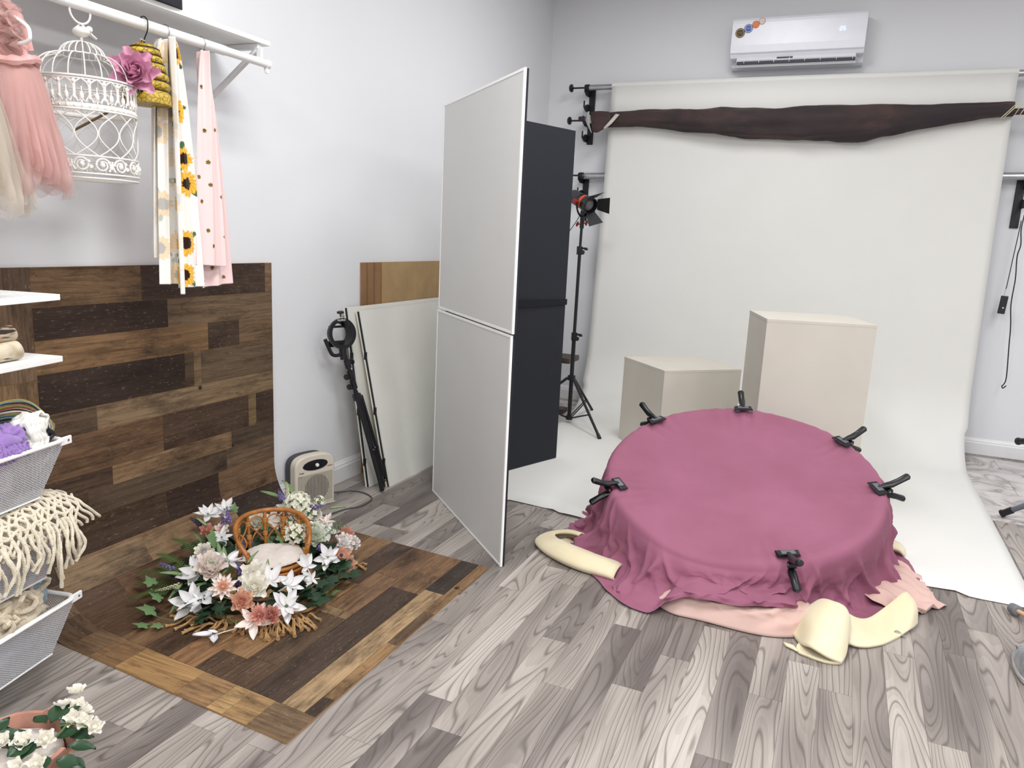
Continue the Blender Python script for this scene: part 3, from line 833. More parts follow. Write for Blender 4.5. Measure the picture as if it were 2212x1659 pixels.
ctl = [[(0.10, 3.28, 0.05), (0.15, 3.35, 0.06), (0.20, 3.48, 0.06), (0.25, 3.65, 0.05)],
       [(0.22, 3.20, 0.035), (0.31, 3.29, 0.05), (0.36, 3.46, 0.05), (0.38, 3.66, 0.04)],
       [(0.30, 3.185, 0.010), (0.39, 3.25, 0.02), (0.43, 3.42, 0.022), (0.42, 3.66, 0.01)],
       [(0.33, 3.17, 0.006), (0.44, 3.24, 0.030), (0.47, 3.38, 0.008), (0.44, 3.62, 0.006)],
       [(0.36, 3.155, 0.012), (0.52, 3.34, 0.006), (0.49, 3.41, 0.006), (0.455, 3.60, 0.006)]]
g = patch(ctl, 10, 14)
g = [[(p[0] + 0.010 * fbm(p[0] * 14, p[1] * 14, 1), p[1] + 0.008 * math.sin(p[0] * 70), max(0.004, p[2] + 0.009 * math.sin(p[1] * 75 + p[0] * 30) * (0.3 + 0.7 * min(1, i / 20)))) for p in r] for i, r in enumerate(g)]
MB().grid(g).build('side_fold', MATS.get('x') or bpy.data.materials['peach_cotton'], pk, solid=0.002, sharp=80)

# cream fleece blanket
cf = thing('fleece_blanket', 'cream fleece blanket with folded ends sticking out beside the table', 'blanket', (0.0, 2.75, 0))
M_FLEECE = mat_cloth('cream_fleece', '#e6dcbd', '#dacba6', 500); M_FLEECE.node_tree.nodes['Principled BSDF'].inputs['Sheen Weight'].default_value = 0.4
def ribbon(ctrl, nm, nu=8, nv=10, th=0.010, nz=0.004):
    g = patch(ctrl, nu, nv)
    g = [[(p[0], p[1], max(0.0065, p[2] + nz * fbm(p[0] * 8, p[1] * 8, 2))) for p in r] for r in g]
    MB().grid(g).build(nm, M_FLEECE, cf, solid=th, sharp=80)
# left loop: a strip standing on edge that curls back under the cloth
CLN = [(-.74, 2.90), (-.93, 2.925), (-1.08, 3.0), (-1.165, 3.10), (-1.15, 3.21), (-1.05, 3.235), (-0.97, 3.20)]
LOOP = []
for (inn, z_) in ((0.0, .008), (-0.012, .028), (0.012, .052), (0.05, .064), (0.085, .058)):
    r = []
    for i, (x, y) in enumerate(CLN):
        tx = CLN[min(i + 1, 6)][0] - CLN[max(i - 1, 0)][0]; ty = CLN[min(i + 1, 6)][1] - CLN[max(i - 1, 0)][1]; L_ = math.hypot(tx, ty)
        k_ = inn * (0.6 if i > 3 else 1.0)
        r.append((x + ty / L_ * k_, y - tx / L_ * k_, z_ * (0.8 + 0.25 * math.sin(i * 1.3))))
    LOOP.append(r)
ribbon(LOOP, 'left_fold', 5, 7, 0.009, 0.003)
ribbon([[(-.74, 2.915, .008), (-.92, 2.94, .008), (-1.07, 3.01, .008), (-1.15, 3.10, .008)], [(-.70, 3.05, .010), (-.85, 3.10, .012), (-.98, 3.16, .012), (-1.06, 3.22, .010)]], 'inner_fold', 8, 8, 0.006, 0.004)
# right tail: strip that loops up and folds back
ribbon([[(0.02, 2.955, .06), (-0.015, 2.88, .05), (-0.035, 2.80, .012)],
        [(0.055, 2.90, .115), (0.02, 2.80, .080), (0.0, 2.725, .010)],
        [(0.09, 2.86, .135), (0.065, 2.73, .085), (0.035, 2.65, .045)],
        [(0.135, 2.84, .13), (0.12, 2.70, .06), (0.09, 2.635, .030)],
        [(0.155, 2.83, .08), (0.15, 2.72, .025), (0.135, 2.655, .010)],
        [(0.14, 2.82, .03), (0.12, 2.70, .009), (0.085, 2.64, .0075)],
        [(0.08, 2.80, .012), (0.04, 2.70, .008), (0.02, 2.655, .009)],
        [(0.02, 2.79, .01), (-0.01, 2.70, .009), (0.0, 2.66, .012)]], 'tail_loop', 6, 8)
ribbon([[(0.135, 2.90, .09), (0.15, 2.84, .06), (0.155, 2.79, .02)],
        [(0.185, 2.93, .06), (0.20, 2.86, .028), (0.205, 2.81, .008)],
        [(0.235, 3.00, .045), (0.255, 2.91, .014), (0.265, 2.86, .008)],
        [(0.30, 3.10, .075), (0.325, 3.02, .012), (0.33, 2.96, .008)],
        [(0.34, 3.16, .095), (0.375, 3.10, .060), (0.375, 3.04, .012)],
        [(0.36, 3.19, .095), (0.395, 3.15, .062), (0.40, 3.10, .012)]], 'tail_end', 6, 8)
ribbon([[(0.33, 3.78, .05), (0.37, 3.80, .04), (0.40, 3.82, .01)], [(0.33, 3.90, .05), (0.375, 3.91, .04), (0.405, 3.92, .01)]], 'rear_fold', 5, 6)
# tan label on the tail tip
ribbon([[(-0.02, 2.70, .010), (0.0, 2.665, .009)], [(-0.055, 2.71, .008), (-0.045, 2.69, .008)]], 'tail_tip', 4, 4, 0.006)

# ------------------------------------------------------------------ spring clamps round the rim
M_CLP = plain('clamp_nylon', '#101116', 0.35, var=0.1)
M_CLG = plain('clamp_grey_plate', '#6d6f78', 0.45, metal=0.3)
def clamp(th, label, tilt=0.0, spin=0.0, out=0.0):
    p, n = rim_pt(th)
    t = thing('spring_clamp', label, 'clamp', tuple(p), group='black spring clamps on the rim of the posing table')
    e = np.array((math.cos(th + spin), math.sin(th + spin), 0.0))
    up = n * math.cos(tilt) + e * math.sin(tilt); up /= np.linalg.norm(up)
    e = e - up * np.dot(e, up); e /= np.linalg.norm(e); sd = np.cross(up, e)
    p = p + n * 0.004 + e * out
    F = Matrix(((e[0], sd[0], up[0], p[0]), (e[1], sd[1], up[1], p[1]), (e[2], sd[2], up[2], p[2]), (0, 0, 0, 1)))   # x outwards, y along rim, z up
    F = F @ Matrix.Scale(1.12, 4)
    for s_ in (1, -1):
        jaw = MB(F)
        h = 0.012 * s_
        # wide flat jaw
        jaw.add([(-0.052, -0.041, h), (-0.018, -0.041, h), (-0.018, 0.041, h), (-0.052, 0.041, h), (-0.054, -0.041, h + 0.006 * s_), (-0.018, -0.034, h + 0.010 * s_), (-0.018, 0.034, h + 0.010 * s_), (-0.054, 0.041, h + 0.006 * s_)],
                [(0, 3, 2, 1), (4, 5, 6, 7), (0, 1, 5, 4), (1, 2, 6, 5), (2, 3, 7, 6), (3, 0, 4, 7)])
        j = jaw.build('jaw', M_CLP, t, smooth=False, bevel=0.0015)
        arm = MB(F)
        c = [(-0.03, 0, h + 0.008 * s_), (0.0, 0, h + 0.012 * s_), (0.02, 0, h + 0.012 * s_), (0.05, 0, h + 0.024 * s_), (0.082, 0, h + 0.040 * s_), (0.088, 0, h + 0.043 * s_)]
        arm.tube(c, [0.006, 0.010, 0.012, 0.011, 0.012, 0.007], 10, flat=1.25)
        arm.build('handle', M_CLP, t)
        if s_ == 1:
            pl = MB(F); pl.box((-0.044, -0.024, h + 0.0075), (-0.022, 0.024, h + 0.0105)); pl.build('grey_pad', M_CLG, j, smooth=False)
    sp_ = MB(F); sp_.cyl((0.012, -0.013, 0), (0.012, 0.013, 0), 0.013, 14); sp_.build('spring_hinge', M_CLP, t)
    rv = MB(F); rv.cyl((0.012, -0.0145, 0), (0.012, 0.0145, 0), 0.004, 10); rv.build('rivet', M_CHROME, t)
clamp(1.72, 'black spring clamp at the far rim, in front of the shorter cube', 0.15, 0.1)
clamp(2.55, 'black spring clamp at the left rear rim, beside the shorter cube', 0.1, -0.15)
clamp(0.78, 'black spring clamp at the right rear rim, in front of the taller plinth', 0.1, 0.1)
clamp(0.13, 'black spring clamp on the right rim against the white paper', 0.0, 0.45)
clamp(-2.62, 'black spring clamp on the left front rim with pull creases beside it', -0.1, 0.25)
clamp(-1.10, 'black spring clamp at the front rim above the cream blanket tail', -0.15, -0.1)

# ------------------------------------------------------------------ LED fresnel lamp on a light stand
ls = thing('light_stand', 'black tripod light stand behind the V-flat', 'light stand', (-1.835, 5.40, 0))
LX, LY = -1.835, 5.40
col_ = MB(); col_.tube([(LX, LY, 0.035), (LX, LY, 0.68)], 0.0155, 14); col_.build('lower_column', M_BLACK, ls)
col_ = MB(); col_.tube([(LX, LY, 0.68), (LX + 0.002, LY, 1.31)], 0.0125, 14); col_.build('middle_column', M_BLACK, ls)
col_ = MB(); col_.tube([(LX + 0.002, LY, 1.31), (LX + 0.005, LY, 1.53)], 0.010, 14); col_.build('upper_column', M_BLACK, ls)
for z in (0.675, 1.315):
    k = MB(); k.cyl((LX, LY, z - 0.03), (LX, LY, z + 0.03), 0.022, 14); k.box((LX, LY - 0.012, z + 0.01), (LX + 0.055, LY + 0.012, z + 0.024)); k.box((LX + 0.04, LY - 0.01, z + 0.004), (LX + 0.062, LY + 0.01, z + 0.018))
    k.lathe([(0.006, 0), (0.016, 0.012), (0.017, 0.026), (0.0, 0.028)], 10, Matrix.Translation((LX + 0.014, LY - 0.01, z - 0.012)) @ frame_z((0.8, -0.6, 0)))
    k.build('clamp_collar', M_BLKPL, ls)
k = MB(); k.cyl((LX, LY, 0.34), (LX, LY, 0.375), 0.03, 14); k.build('leg_collar', M_BLKPL, ls)
k = MB(); k.cyl((LX, LY, 0.03), (LX, LY, 0.06), 0.026, 14); k.build('brace_collar', M_BLKPL, ls)
for (fx, fy) in ((-1.481, 5.061), (-1.76, 5.80), (-2.25, 5.28)):
    d = Vector((fx - LX, fy - LY, 0)); u = d.normalized()
    top = Vector((LX, LY, 0.355)) + u * 0.03; ft = Vector((fx, fy, 0.012))
    g_ = MB(); g_.tube([top, ft], 0.0105, 10); leg = g_.build('leg', M_BLACK, ls)
    g_ = MB(); dd = (ft - top).normalized(); g_.tube([ft - dd * 0.035, ft + dd * 0.004], 0.0135, 10); g_.build('rubber_foot', M_BLKPL, leg)
    mid = top.lerp(ft, 0.62)
    g_ = MB(); side = Vector((-u.y, u.x, 0)) * 0.009
    for s_ in (-1, 1): g_.tube([Vector((LX, LY, 0.045)) + u * 0.02 + side * s_, mid + side * s_], 0.005, 6)
    g_.build('brace', M_BLACK, ls)
lp = thing('studio_lamp', 'black LED fresnel lamp with orange ring and barn doors on the stand', 'studio lamp', (LX, LY, 1.53))
M_RED = plain('red_knob_plastic', '#9a2026', 0.4); M_ORG = plain('orange_ring_plastic', '#d4532b', 0.4)
HC = Vector((LX + 0.005, LY, 1.665)); ax = Vector((0.80, -0.50, -0.33)).normalized()
F = Matrix.Translation(HC) @ frame_z(ax)
MB(F).lathe([(0.0, -0.135), (0.044, -0.135), (0.05, -0.125), (0.05, -0.04), (0.046, -0.035), (0.046, 0.02), (0.052, 0.022)], 28).build('rear_body', plain('lamp_grey_body', '#33353b', 0.45), lp)
MB(F).lathe([(0.0525, 0.0), (0.0535, 0.003), (0.0535, 0.026), (0.0525, 0.028)], 28, cap=False).build('orange_ring', M_ORG, lp)
MB(F).lathe([(0.052, 0.028), (0.058, 0.035), (0.06, 0.095), (0.052, 0.097), (0.048, 0.06)], 28, cap=False).build('front_body', M_BLKPL, lp)
fnb = MB(F)
for i in range(14):
    a = 2 * PI * i / 14; fnb.box((-0.003, 0.046, -0.03), (0.003, 0.054, 0.0), F @ Matrix.Rotation(a, 4, 'Z'))
fnb.build('cooling_fins', M_BLKPL, lp, smooth=False)['kind'] = 'stuff'
MB(F).lathe([(0.048, 0.06), (0.04, 0.075), (0.022, 0.086), (0.0001, 0.09)], 28, cap=False).build('fresnel_lens', plain('lens_glass', '#6f6a6c', 0.1, var=0.15), lp)
for i in range(4):
    bd = MB(F @ Matrix.Rotation(i * PI / 2 + 0.3, 4, 'Z')); bd.add([(-0.04, 0.056, 0.095), (0.04, 0.056, 0.095), (0.062, 0.115, 0.165), (-0.062, 0.115, 0.165)], [(0, 1, 2, 3)])
    bd.build('barn_door', M_BLACK, lp, smooth=False, solid=0.0015)
yk = MB(); sdv = Vector((ax.y, -ax.x, 0)).normalized()
yk.tube([HC + sdv * 0.062 * math.cos(a) + Vector((0, 0, -0.105 * math.sin(a))) for a in [PI * q / 16 for q in range(17)]], 0.006, 8, flat=1.8); yk.build('yoke', M_BLACK, lp)
kb = MB(); kb.lathe([(0.008, 0), (0.02, 0.005), (0.021, 0.02), (0.006, 0.026)], 8, Matrix.Translation(HC + sdv * -0.064) @ frame_z(-sdv)); kb.lathe([(0.008, 0), (0.02, 0.005), (0.021, 0.02), (0.006, 0.026)], 8, Matrix.Translation(HC + sdv * 0.064) @ frame_z(sdv)); kb.build('tilt_knob', M_RED, lp)
sk = MB(); sk.cyl((LX + 0.005, LY, 1.475), (LX + 0.005, LY, 1.56), 0.016, 12); sk.build('spigot', M_BLKPL, lp)
for s_ in (-1, 1):
    wk = MB(); c = Vector((LX + 0.005, LY, 1.51 + 0.004 * s_)); dq = Vector((0.9 * s_, -0.43 * s_, 0.0))
    wk.tube([c + dq * 0.016, c + dq * 0.04], 0.005, 8); wk.box((-0.006, -0.02, -0.011), (0.006, 0.02, 0.011), Matrix.Translation(c + dq * 0.046) @ Matrix.Rotation(0.5, 4, 'X')); wk.build('wing_knob', M_RED, lp, smooth=False, bevel=0.003)
cbm = MB(); p0 = HC + sdv * -0.06 - ax * 0.08
cbm.tube(catmull([p0, p0 + Vector((-0.02, 0, -0.12)), (LX - 0.09, LY, 1.45), (LX - 0.13, LY, 1.40), (LX - 0.16, LY - 0.02, 1.2), (LX - 0.12, LY, 0.8), (LX - 0.1, LY, 0.3), (LX - 0.2, LY, 0.008)], 8), 0.003, 6)
cbm.build('power_cord', M_BLKPL, lp)
ps = MB(); ps.box((LX + 0.03, LY + 0.02, 1.56), (LX + 0.085, LY + 0.05, 1.655)); ps.build('power_supply', plain('lamp_power_box', '#26282d', 0.5), lp, smooth=False, bevel=0.004)

# low wooden bench behind the V-flat
M_DARKW = plain('dark_stained_wood', '#4a3b36', 0.6, var=0.25, scale=9)
bn = thing('wooden_bench', 'dark stained wooden bench mostly hidden behind the V-flat', 'bench', (-2.1, 5.72, 0))
MB().box((-2.40, 5.60, 0.425), (-1.93, 5.84, 0.468)).build('bench_top', M_DARKW, bn, smooth=False, bevel=0.004)
for x in (-2.345, -2.02):
    MB().box((x - 0.02, 5.62, 0.03), (x + 0.02, 5.82, 0.425)).build('bench_leg', M_DARKW, bn, smooth=False, bevel=0.003) if x < -2.2 else MB().box((x - 0.25, 5.70, 0.03), (x - 0.21, 5.80, 0.425)).build('bench_leg', M_DARKW, bn, smooth=False, bevel=0.003)
MB().box((-2.38, 5.64, 0.003), (-1.975, 5.76, 0.04)).build('foot_rail', M_DARKW, bn, smooth=False, bevel=0.004)
# ------------------------------------------------------------------ closet shelf with hanging rod, upper left
cs = thing('closet_shelf', 'white wall-mounted closet shelf with a hanging rod under it', 'shelf', (XL, 1.7, 2.08))
SFX = -2.178
MB().box((XL + 0.001, 0.75, 2.083), (SFX, 2.502, 2.100)).build('shelf_board', M_MELA, cs, smooth=False, bevel=0.0012)
ROD = (-2.190, 2.016)
rd = MB(); rd.tube([(ROD[0], 0.8, ROD[1]), (ROD[0], 2.27, ROD[1]), (ROD[0], 2.275, ROD[1]), (ROD[0], 2.49, ROD[1])], [0.0175, 0.0175, 0.0155, 0.0155], 20); rd.build('rod', M_WHITE, cs)
ec = MB(); ec.cyl((ROD[0], 2.488, ROD[1]), (ROD[0], 2.503, ROD[1]), 0.018, 12); ec.box((ROD[0] - 0.006, 2.485, ROD[1] - 0.034), (ROD[0] + 0.006, 2.5, ROD[1] - 0.012)); ec.build('rod_end_cap', M_WHITE, cs)
for y in (2.455, 1.25):
    b = MB(); b.box((XL + 0.002, y - 0.011, 2.062), (SFX - 0.012, y + 0.011, 2.082)); b.build('bracket_arm', M_TRIM, cs, smooth=False, bevel=0.001)
    b = MB(); b.box((XL + 0.002, y - 0.011, 1.85), (XL + 0.012, y + 0.011, 2.062)); b.build('bracket_plate', M_TRIM, cs, smooth=False, bevel=0.001)
    b = MB(); a0 = Vector((SFX - 0.02, y, 2.062)); a1 = Vector((XL + 0.012, y, 1.875)); d = (a1 - a0).normalized(); n_ = Vector((-d.z, 0, d.x))
    b.add([p + n_ * h + Vector((0, k, 0)) for p in (a0, a1) for h, k in ((-.007, -.010), (.007, -.010), (.007, .010), (-.007, .010))], [(0, 1, 2, 3), (7, 6, 5, 4), (0, 4, 5, 1), (1, 5, 6, 2), (2, 6, 7, 3), (3, 7, 4, 0)])
    b.build('bracket_brace', M_TRIM, cs, smooth=False)
    b = MB(); b.box((ROD[0] - 0.01, y - 0.006, ROD[1] + 0.012), (ROD[0] + 0.01, y + 0.006, 2.07)); b.build('rod_hanger', M_TRIM, cs, smooth=False)

# black bag on the shelf
bg = MB(); P = []
for i in range(9):
    v = i / 8; z = 2.1008 + 0.22 * v; s_ = (1 - 0.15 * v) * (1 if 0 < i < 8 else (0.97 if i == 0 else 0.8))
    row = []
    for k in range(28):
        a = 2 * PI * k / 28; ca, sa = math.cos(a), math.sin(a)
        ex = math.copysign(abs(ca) ** 0.35, ca); ey = math.copysign(abs(sa) ** 0.35, sa)
        row.append((-2.264 + 0.108 * s_ * ex + 0.004 * fbm(k, i, 0), 1.885 + 0.205 * s_ * ey * (1 - 0.12 * v), z))
    P.append(row)
bg.grid(P, cv=True); bg.add(P[-1], [tuple(range(28))]); bg.add(P[0], [tuple(range(27, -1, -1))])
bag = thing('black_bag', 'black fabric bag lying on the white closet shelf', 'bag', (-2.32, 1.865, 2.1))
bg.build('bag_body', plain('black_nylon', '#12141d', 0.7, bump=0.3), bag)
MB().tube(catmull([(-2.165, 1.77, 2.3), (-2.155, 1.78, 2.2), (-2.148, 1.88, 2.16), (-2.155, 1.98, 2.2), (-2.17, 1.99, 2.3)], 6), 0.006, 6, flat=2.0).build('strap', M_BLACK, bag)

# ------------------------------------------------------------------ hangers
M_HOOK = plain('steel_hook_wire', '#a9abb0', 0.3, metal=0.9)
def hook(mb, x, y, zlow, r=0.0016, rr=0.0215):
    z0 = ROD[1]
    pts = [(x + rr * math.cos(a), y, z0 + rr * math.sin(a)) for a in [PI * 1.08 - PI * 1.25 * q / 14 for q in range(15)]]
    pts += [(x + rr * 0.75, y, z0 - rr * 0.9), (x + 0.002, y, z0 - rr * 1.7), (x, y, zlow)]
    mb.tube(catmull(pts, 3), r, 6)
def plastic_hanger(y, z, label):
    t = thing('clothes_hanger', label, 'hanger', (ROD[0], y, z), group='white tubular hangers')
    m = MB(); hook(m, ROD[0], y, z + 0.075, 0.0025); m.build('hook', M_WHITE, t)
    m = MB(); x = ROD[0]
    pts = catmull([(x, y, z + 0.078), (x + 0.09, y, z + 0.048), (x + 0.165, y, z + 0.012), (x + 0.180, y, z - 0.012), (x + 0.165, y, z - 0.03), (x + 0.08, y, z - 0.033), (x - 0.08, y, z - 0.033), (x - 0.165, y, z - 0.03), (x - 0.180, y, z - 0.012), (x - 0.165, y, z + 0.012), (x - 0.09, y, z + 0.048)], 6, closed=True)
    m.tube(pts, 0.0048, 10, closed=True); m.build('hanger_frame', M_WHITE, t)
plastic_hanger(1.405, 1.865, 'white tubular hanger holding the pink tulle dress')
plastic_hanger(1.285, 1.865, 'white tubular hanger holding the cream tulle dress')

def mat_tulle(name, hexc, alpha):
    n = NT(name); c = rgb(hexc)
    n.set(Base_Color=c, Roughness=0.9); n.b.inputs['Sheen Weight'].default_value = 0.3
    tl = n.node('ShaderNodeBsdfTranslucent'); tl.inputs[0].default_value = c
    m1 = n.node('ShaderNodeMixShader'); m1.inputs[0].default_value = 0.45; n.link(n.b.outputs[0], m1.inputs[1]); n.link(tl.outputs[0], m1.inputs[2])
    tp = n.node('ShaderNodeBsdfTransparent')
    m2 = n.node('ShaderNodeMixShader')
    f = n.noise(n.coords((14, 14, 2)), 1.0, 2)
    n.link(n.ramp(f, [(0.3, (alpha - .14,) * 3), (0.7, (alpha + .14,) * 3)]), m2.inputs[0])
    n.link(tp.outputs[0], m2.inputs[1]); n.link(m1.outputs[0], m2.inputs[2]); n.link(m2.outputs[0], n.out.inputs[0])
    return n.m
def tulle_skirt(parent, mat, c, zt, zb, r0, rx, ry, layers, seed):
    for L in range(layers):
        f = 1 - 0.13 * L; P = []
        ph = seed + L * 1.7
        for i in range(26):
            v = i / 25; row = []
            for k in range(110):
                a = 2 * PI * k / 110
                puff = v ** 0.62
                ruf = 1 + (0.10 + 0.05 * L) * v * math.sin(9 * a + ph + 2 * math.sin(3 * a)) + 0.07 * v * math.sin(21 * a + ph * 2 + v * 4) + 0.10 * v * fbm(math.cos(a) * 2 + ph, math.sin(a) * 2, v * 1.5)
                X = (r0 + (rx - r0) * puff * f) * ruf; Y = (r0 * 0.8 + (ry - r0 * 0.8) * puff * f) * ruf
                end = zb + 0.018 * math.sin(5 * a + ph) + 0.02 * fbm(a * 3, ph, 1) + 0.02 * L
                z = zt + (end - zt) * v
                if v > 0.93: X *= 1 - (v - 0.93) * 1.2
                row.append((c[0] + X * math.cos(a), c[1] + Y * math.sin(a), z))
            P.append(row)
        MB().grid(P, cv=True).build('tulle_layer', mat, parent, sharp=90)
M_PTUL = mat_tulle('pink_tulle', '#e9c3bd', 0.40); M_CTUL = mat_tulle('cream_tulle', '#e6dccf', 0.42)
M_PSAT = plain('pink_satin', '#d6a29d', 0.6, bump=0.3, bscale=90)
pd = thing('pink_dress', 'small dusty pink tulle dress hanging by the bird cage', 'dress', (-2.19, 1.42, 1.45))
tulle_skirt(pd, M_PTUL, (-2.175, 1.425), 1.80, 1.462, 0.10, 0.186, 0.13, 4, 1.0)
m = MB(); P = []
for i in range(8):
    v = i / 7; row = []
    for k in range(40):
        a = 2 * PI * k / 40; r = 0.098 + 0.006 * math.sin(22 * a + i); row.append((-2.175 + r * math.cos(a), 1.42 + 0.55 * r * math.sin(a), 1.795 + 0.045 * v))
    P.append(row)
m.grid(P, cv=True); m.build('bodice', M_PSAT, pd)
for s_ in (-1, 1):
    m = MB()
    for side in (1, -1):
        m.tube(catmull([(-2.175 + s_ * 0.075, 1.42 + side * 0.045, 1.83), (-2.175 + s_ * 0.078, 1.42 + side * 0.03, 1.88), (-2.175 + s_ * 0.085, 1.42, 1.925)], 8), 0.006, 8, flat=2)
    m.build('strap', M_PSAT, pd)
    rf_ = MB(); P = []
    for i in range(30):
        v = i / 29; zz = 1.80 + 0.135 * v; row = []
        for k in range(9):
            q = k / 8 - 0.5
            row.append((-2.175 + s_ * (0.085 + 0.02 * math.sin(v * 3)) + 0.052 * q * (0.5 + 0.6 * math.sin(PI * v)) + 0.01 * math.sin(i * 1.9), 1.41 + 0.022 * math.sin(i * 2.2 + k * 0.9) - 0.02 + 0.03 * abs(q), zz + 0.016 * math.sin(i * 1.3 + k * 1.1)))
        P.append(row)
    rf_.grid(P); rf_.build('ruffle', M_PTUL, pd, sharp=90)
wb = MB(); wb.tube([(-2.175 + 0.118 * math.cos(a), 1.42 + 0.075 * math.sin(a), 1.795 + 0.008 * math.sin(3 * a)) for a in [2 * PI * q / 48 for q in range(48)]], [0.013 + 0.003 * math.sin(q * 1.7) for q in range(48)], 8, closed=True); wb.build('waistband', M_PSAT, pd)
cdz = thing('cream_dress', 'cream tulle dress cut off by the left edge of the picture', 'dress', (-2.17, 1.27, 1.38))
tulle_skirt(cdz, M_CTUL, (-2.165, 1.275), 1.77, 1.405, 0.10, 0.20, 0.15, 5, 4.0)
m = MB(); m.lathe([(0.09, 0), (0.1, 0.03), (0.095, 0.09)], 30, Matrix.Translation((-2.165, 1.275, 1.765)) @ Matrix.Diagonal((1, 0.6, 1, 1)), cap=False); m.build('bodice', plain('cream_lace', '#e4d9c4', 0.8, bump=0.4), cdz)
for s_ in (-1, 1):
    m = MB(); m.tube(catmull([(-2.165 + s_ * 0.07, 1.25, 1.85), (-2.165 + s_ * 0.075, 1.275, 1.925), (-2.165 + s_ * 0.07, 1.30, 1.85)], 8), 0.005, 8, flat=2); m.build('strap', MATS['cream_lace'], cdz)

# ------------------------------------------------------------------ bird cage
M_CAGE = plain('cage_white_metal', '#e9e6e0', 0.5, var=0.05)
bc = thing('bird_cage', 'white wire bird cage with domed lid hanging from the rod', 'bird cage', (-2.19, 1.695, 1.51))
CX, CY = -2.188, 1.690; CRd = 0.139
def ringpts(r, z, n=64): return [(CX + r * math.cos(2 * PI * q / n), CY + r * math.sin(2 * PI * q / n), z) for q in range(n)]
def cyl_pt(a, z, r=CRd): return (CX + r * math.cos(a), CY + r * math.sin(a), z)
m = MB(); m.tube([(CX, CY + 0.034 * math.cos(a), 1.995 + 0.034 * math.sin(a)) for a in [2 * PI * q / 28 for q in range(28)]], 0.003, 8, closed=True); m.build('hanging_ring', M_CAGE, bc)
m = MB(); m.tube([(CX - 0.012, CY - 0.012, 1.945), (CX, CY, 1.962), (CX + 0.012, CY + 0.012, 1.945)], 0.003, 6); m.ball((CX, CY, 1.938), 0.019, 12, 8, (1.5, 1.2, 0.8)); m.ball((CX + 0.02, CY + 0.012, 1.946), 0.010, 10, 6); m.tube([(CX + 0.0, CY + 0.016, 1.945), (CX + 0.015, CY + 0.04, 1.925)], [0.007, 0.003], 8, flat=2.0); m.tube([(CX, CY, 1.905), (CX, CY, 1.94)], 0.004, 8); m.build('bird_finial', M_CAGE, bc)
NB = 20
for q in range(NB):
    a = 2 * PI * q / NB
    m = MB(); pts = []
    for i in range(9):
        t = PI / 2 * i / 8; pts.append((CX + (0.062 + (CRd - 0.062) * math.cos(t)) * math.cos(a), CY + (0.062 + (CRd - 0.062) * math.cos(t)) * math.sin(a), 1.792 + 0.078 * math.sin(t)))
    for i in range(1, 8):
        t = PI / 2 * i / 7; pts.append((CX + 0.062 * math.cos(t) * math.cos(a), CY + 0.062 * math.cos(t) * math.sin(a), 1.870 + 0.040 * math.sin(t)))
    m.tube(pts, 0.0019, 6); m.build('dome_wire', M_CAGE, bc)
for nm, r, z, th in (('dome_ring', 0.0625, 1.870, 0.0022), ('rim_ring', CRd + 0.002, 1.793, 0.0032), ('rim_ring', CRd + 0.001, 1.786, 0.0022), ('band_ring', CRd + 0.001, 1.702, 0.003), ('lower_ring', CRd, 1.572, 0.0026), ('foot_ring', CRd + 0.001, 1.522, 0.0026), ('base_ring', CRd - 0.002, 1.509, 0.0024)):
    m = MB(); m.tube(ringpts(r, z), th, 6, closed=True); m.build(nm, M_CAGE, bc)
# gothic-arch band, one ornament after another
def band_strip(mb, pts, w=0.0022, r=CRd): mb.tube(pts, w, 5)
NA = 22
for q in range(NA):
    a0 = 2 * PI * q / NA; da = 2 * PI / NA; m = MB()
    def ap(u, z): return cyl_pt(a0 + u * da, z)
    band_strip(m, [ap(0, 1.735), ap(0, 1.765), ap(0.12, 1.775), ap(0.3, 1.781), ap(0.5, 1.786), ap(0.7, 1.781), ap(0.88, 1.775), ap(1, 1.765), ap(1, 1.735)], 0.0030)
    band_strip(m, [ap(0.06, 1.73), ap(0.06, 1.785)], 0.0030)
    band_strip(m, [ap(0.5, 1.715), ap(0.5, 1.765)], 0.0022)
    m.ball(ap(0.5, 1.738), 0.0085, 8, 6, (0.7, 0.7, 1.5)); m.ball(ap(0.0, 1.735), 0.006, 8, 6, (0.8, 0.8, 1.2)); m.ball(ap(0.0, 1.777), 0.006, 8, 6, (0.9, 0.9, 1.2))
    band_strip(m, [ap(0.1, 1.735), ap(0.25, 1.722), ap(0.4, 1.728), ap(0.5, 1.722), ap(0.6, 1.728), ap(0.75, 1.722), ap(0.9, 1.735)], 0.0026)
    m.build('arch_ornament', M_CAGE, bc)
m = MB(); m.grid([[cyl_pt(2 * PI * k / 72, z, CRd - 0.001) for k in range(72)] for z in (1.703, 1.719)], cv=True); m.build('band_strip', M_CAGE, bc, solid=0.0015)
m = MB()
for k in range(44): m.ball(cyl_pt(2 * PI * k / 44, 1.711, CRd + 0.0005), 0.0035, 6, 4)
m.build('band_beads', M_CAGE, bc)['kind'] = 'stuff'
# interlaced ovals
NO = 14
for q in range(NO):
    a0 = 2 * PI * q / NO
    for s_ in (1, -1):
        m = MB(); m.tube([cyl_pt(a0 + s_ * (2 * PI / NO) * 0.98 * math.sin(PI * t / 18), 1.702 + (1.572 - 1.702) * t / 18) for t in range(19)], 0.0018, 6); m.build('side_wire', M_CAGE, bc)
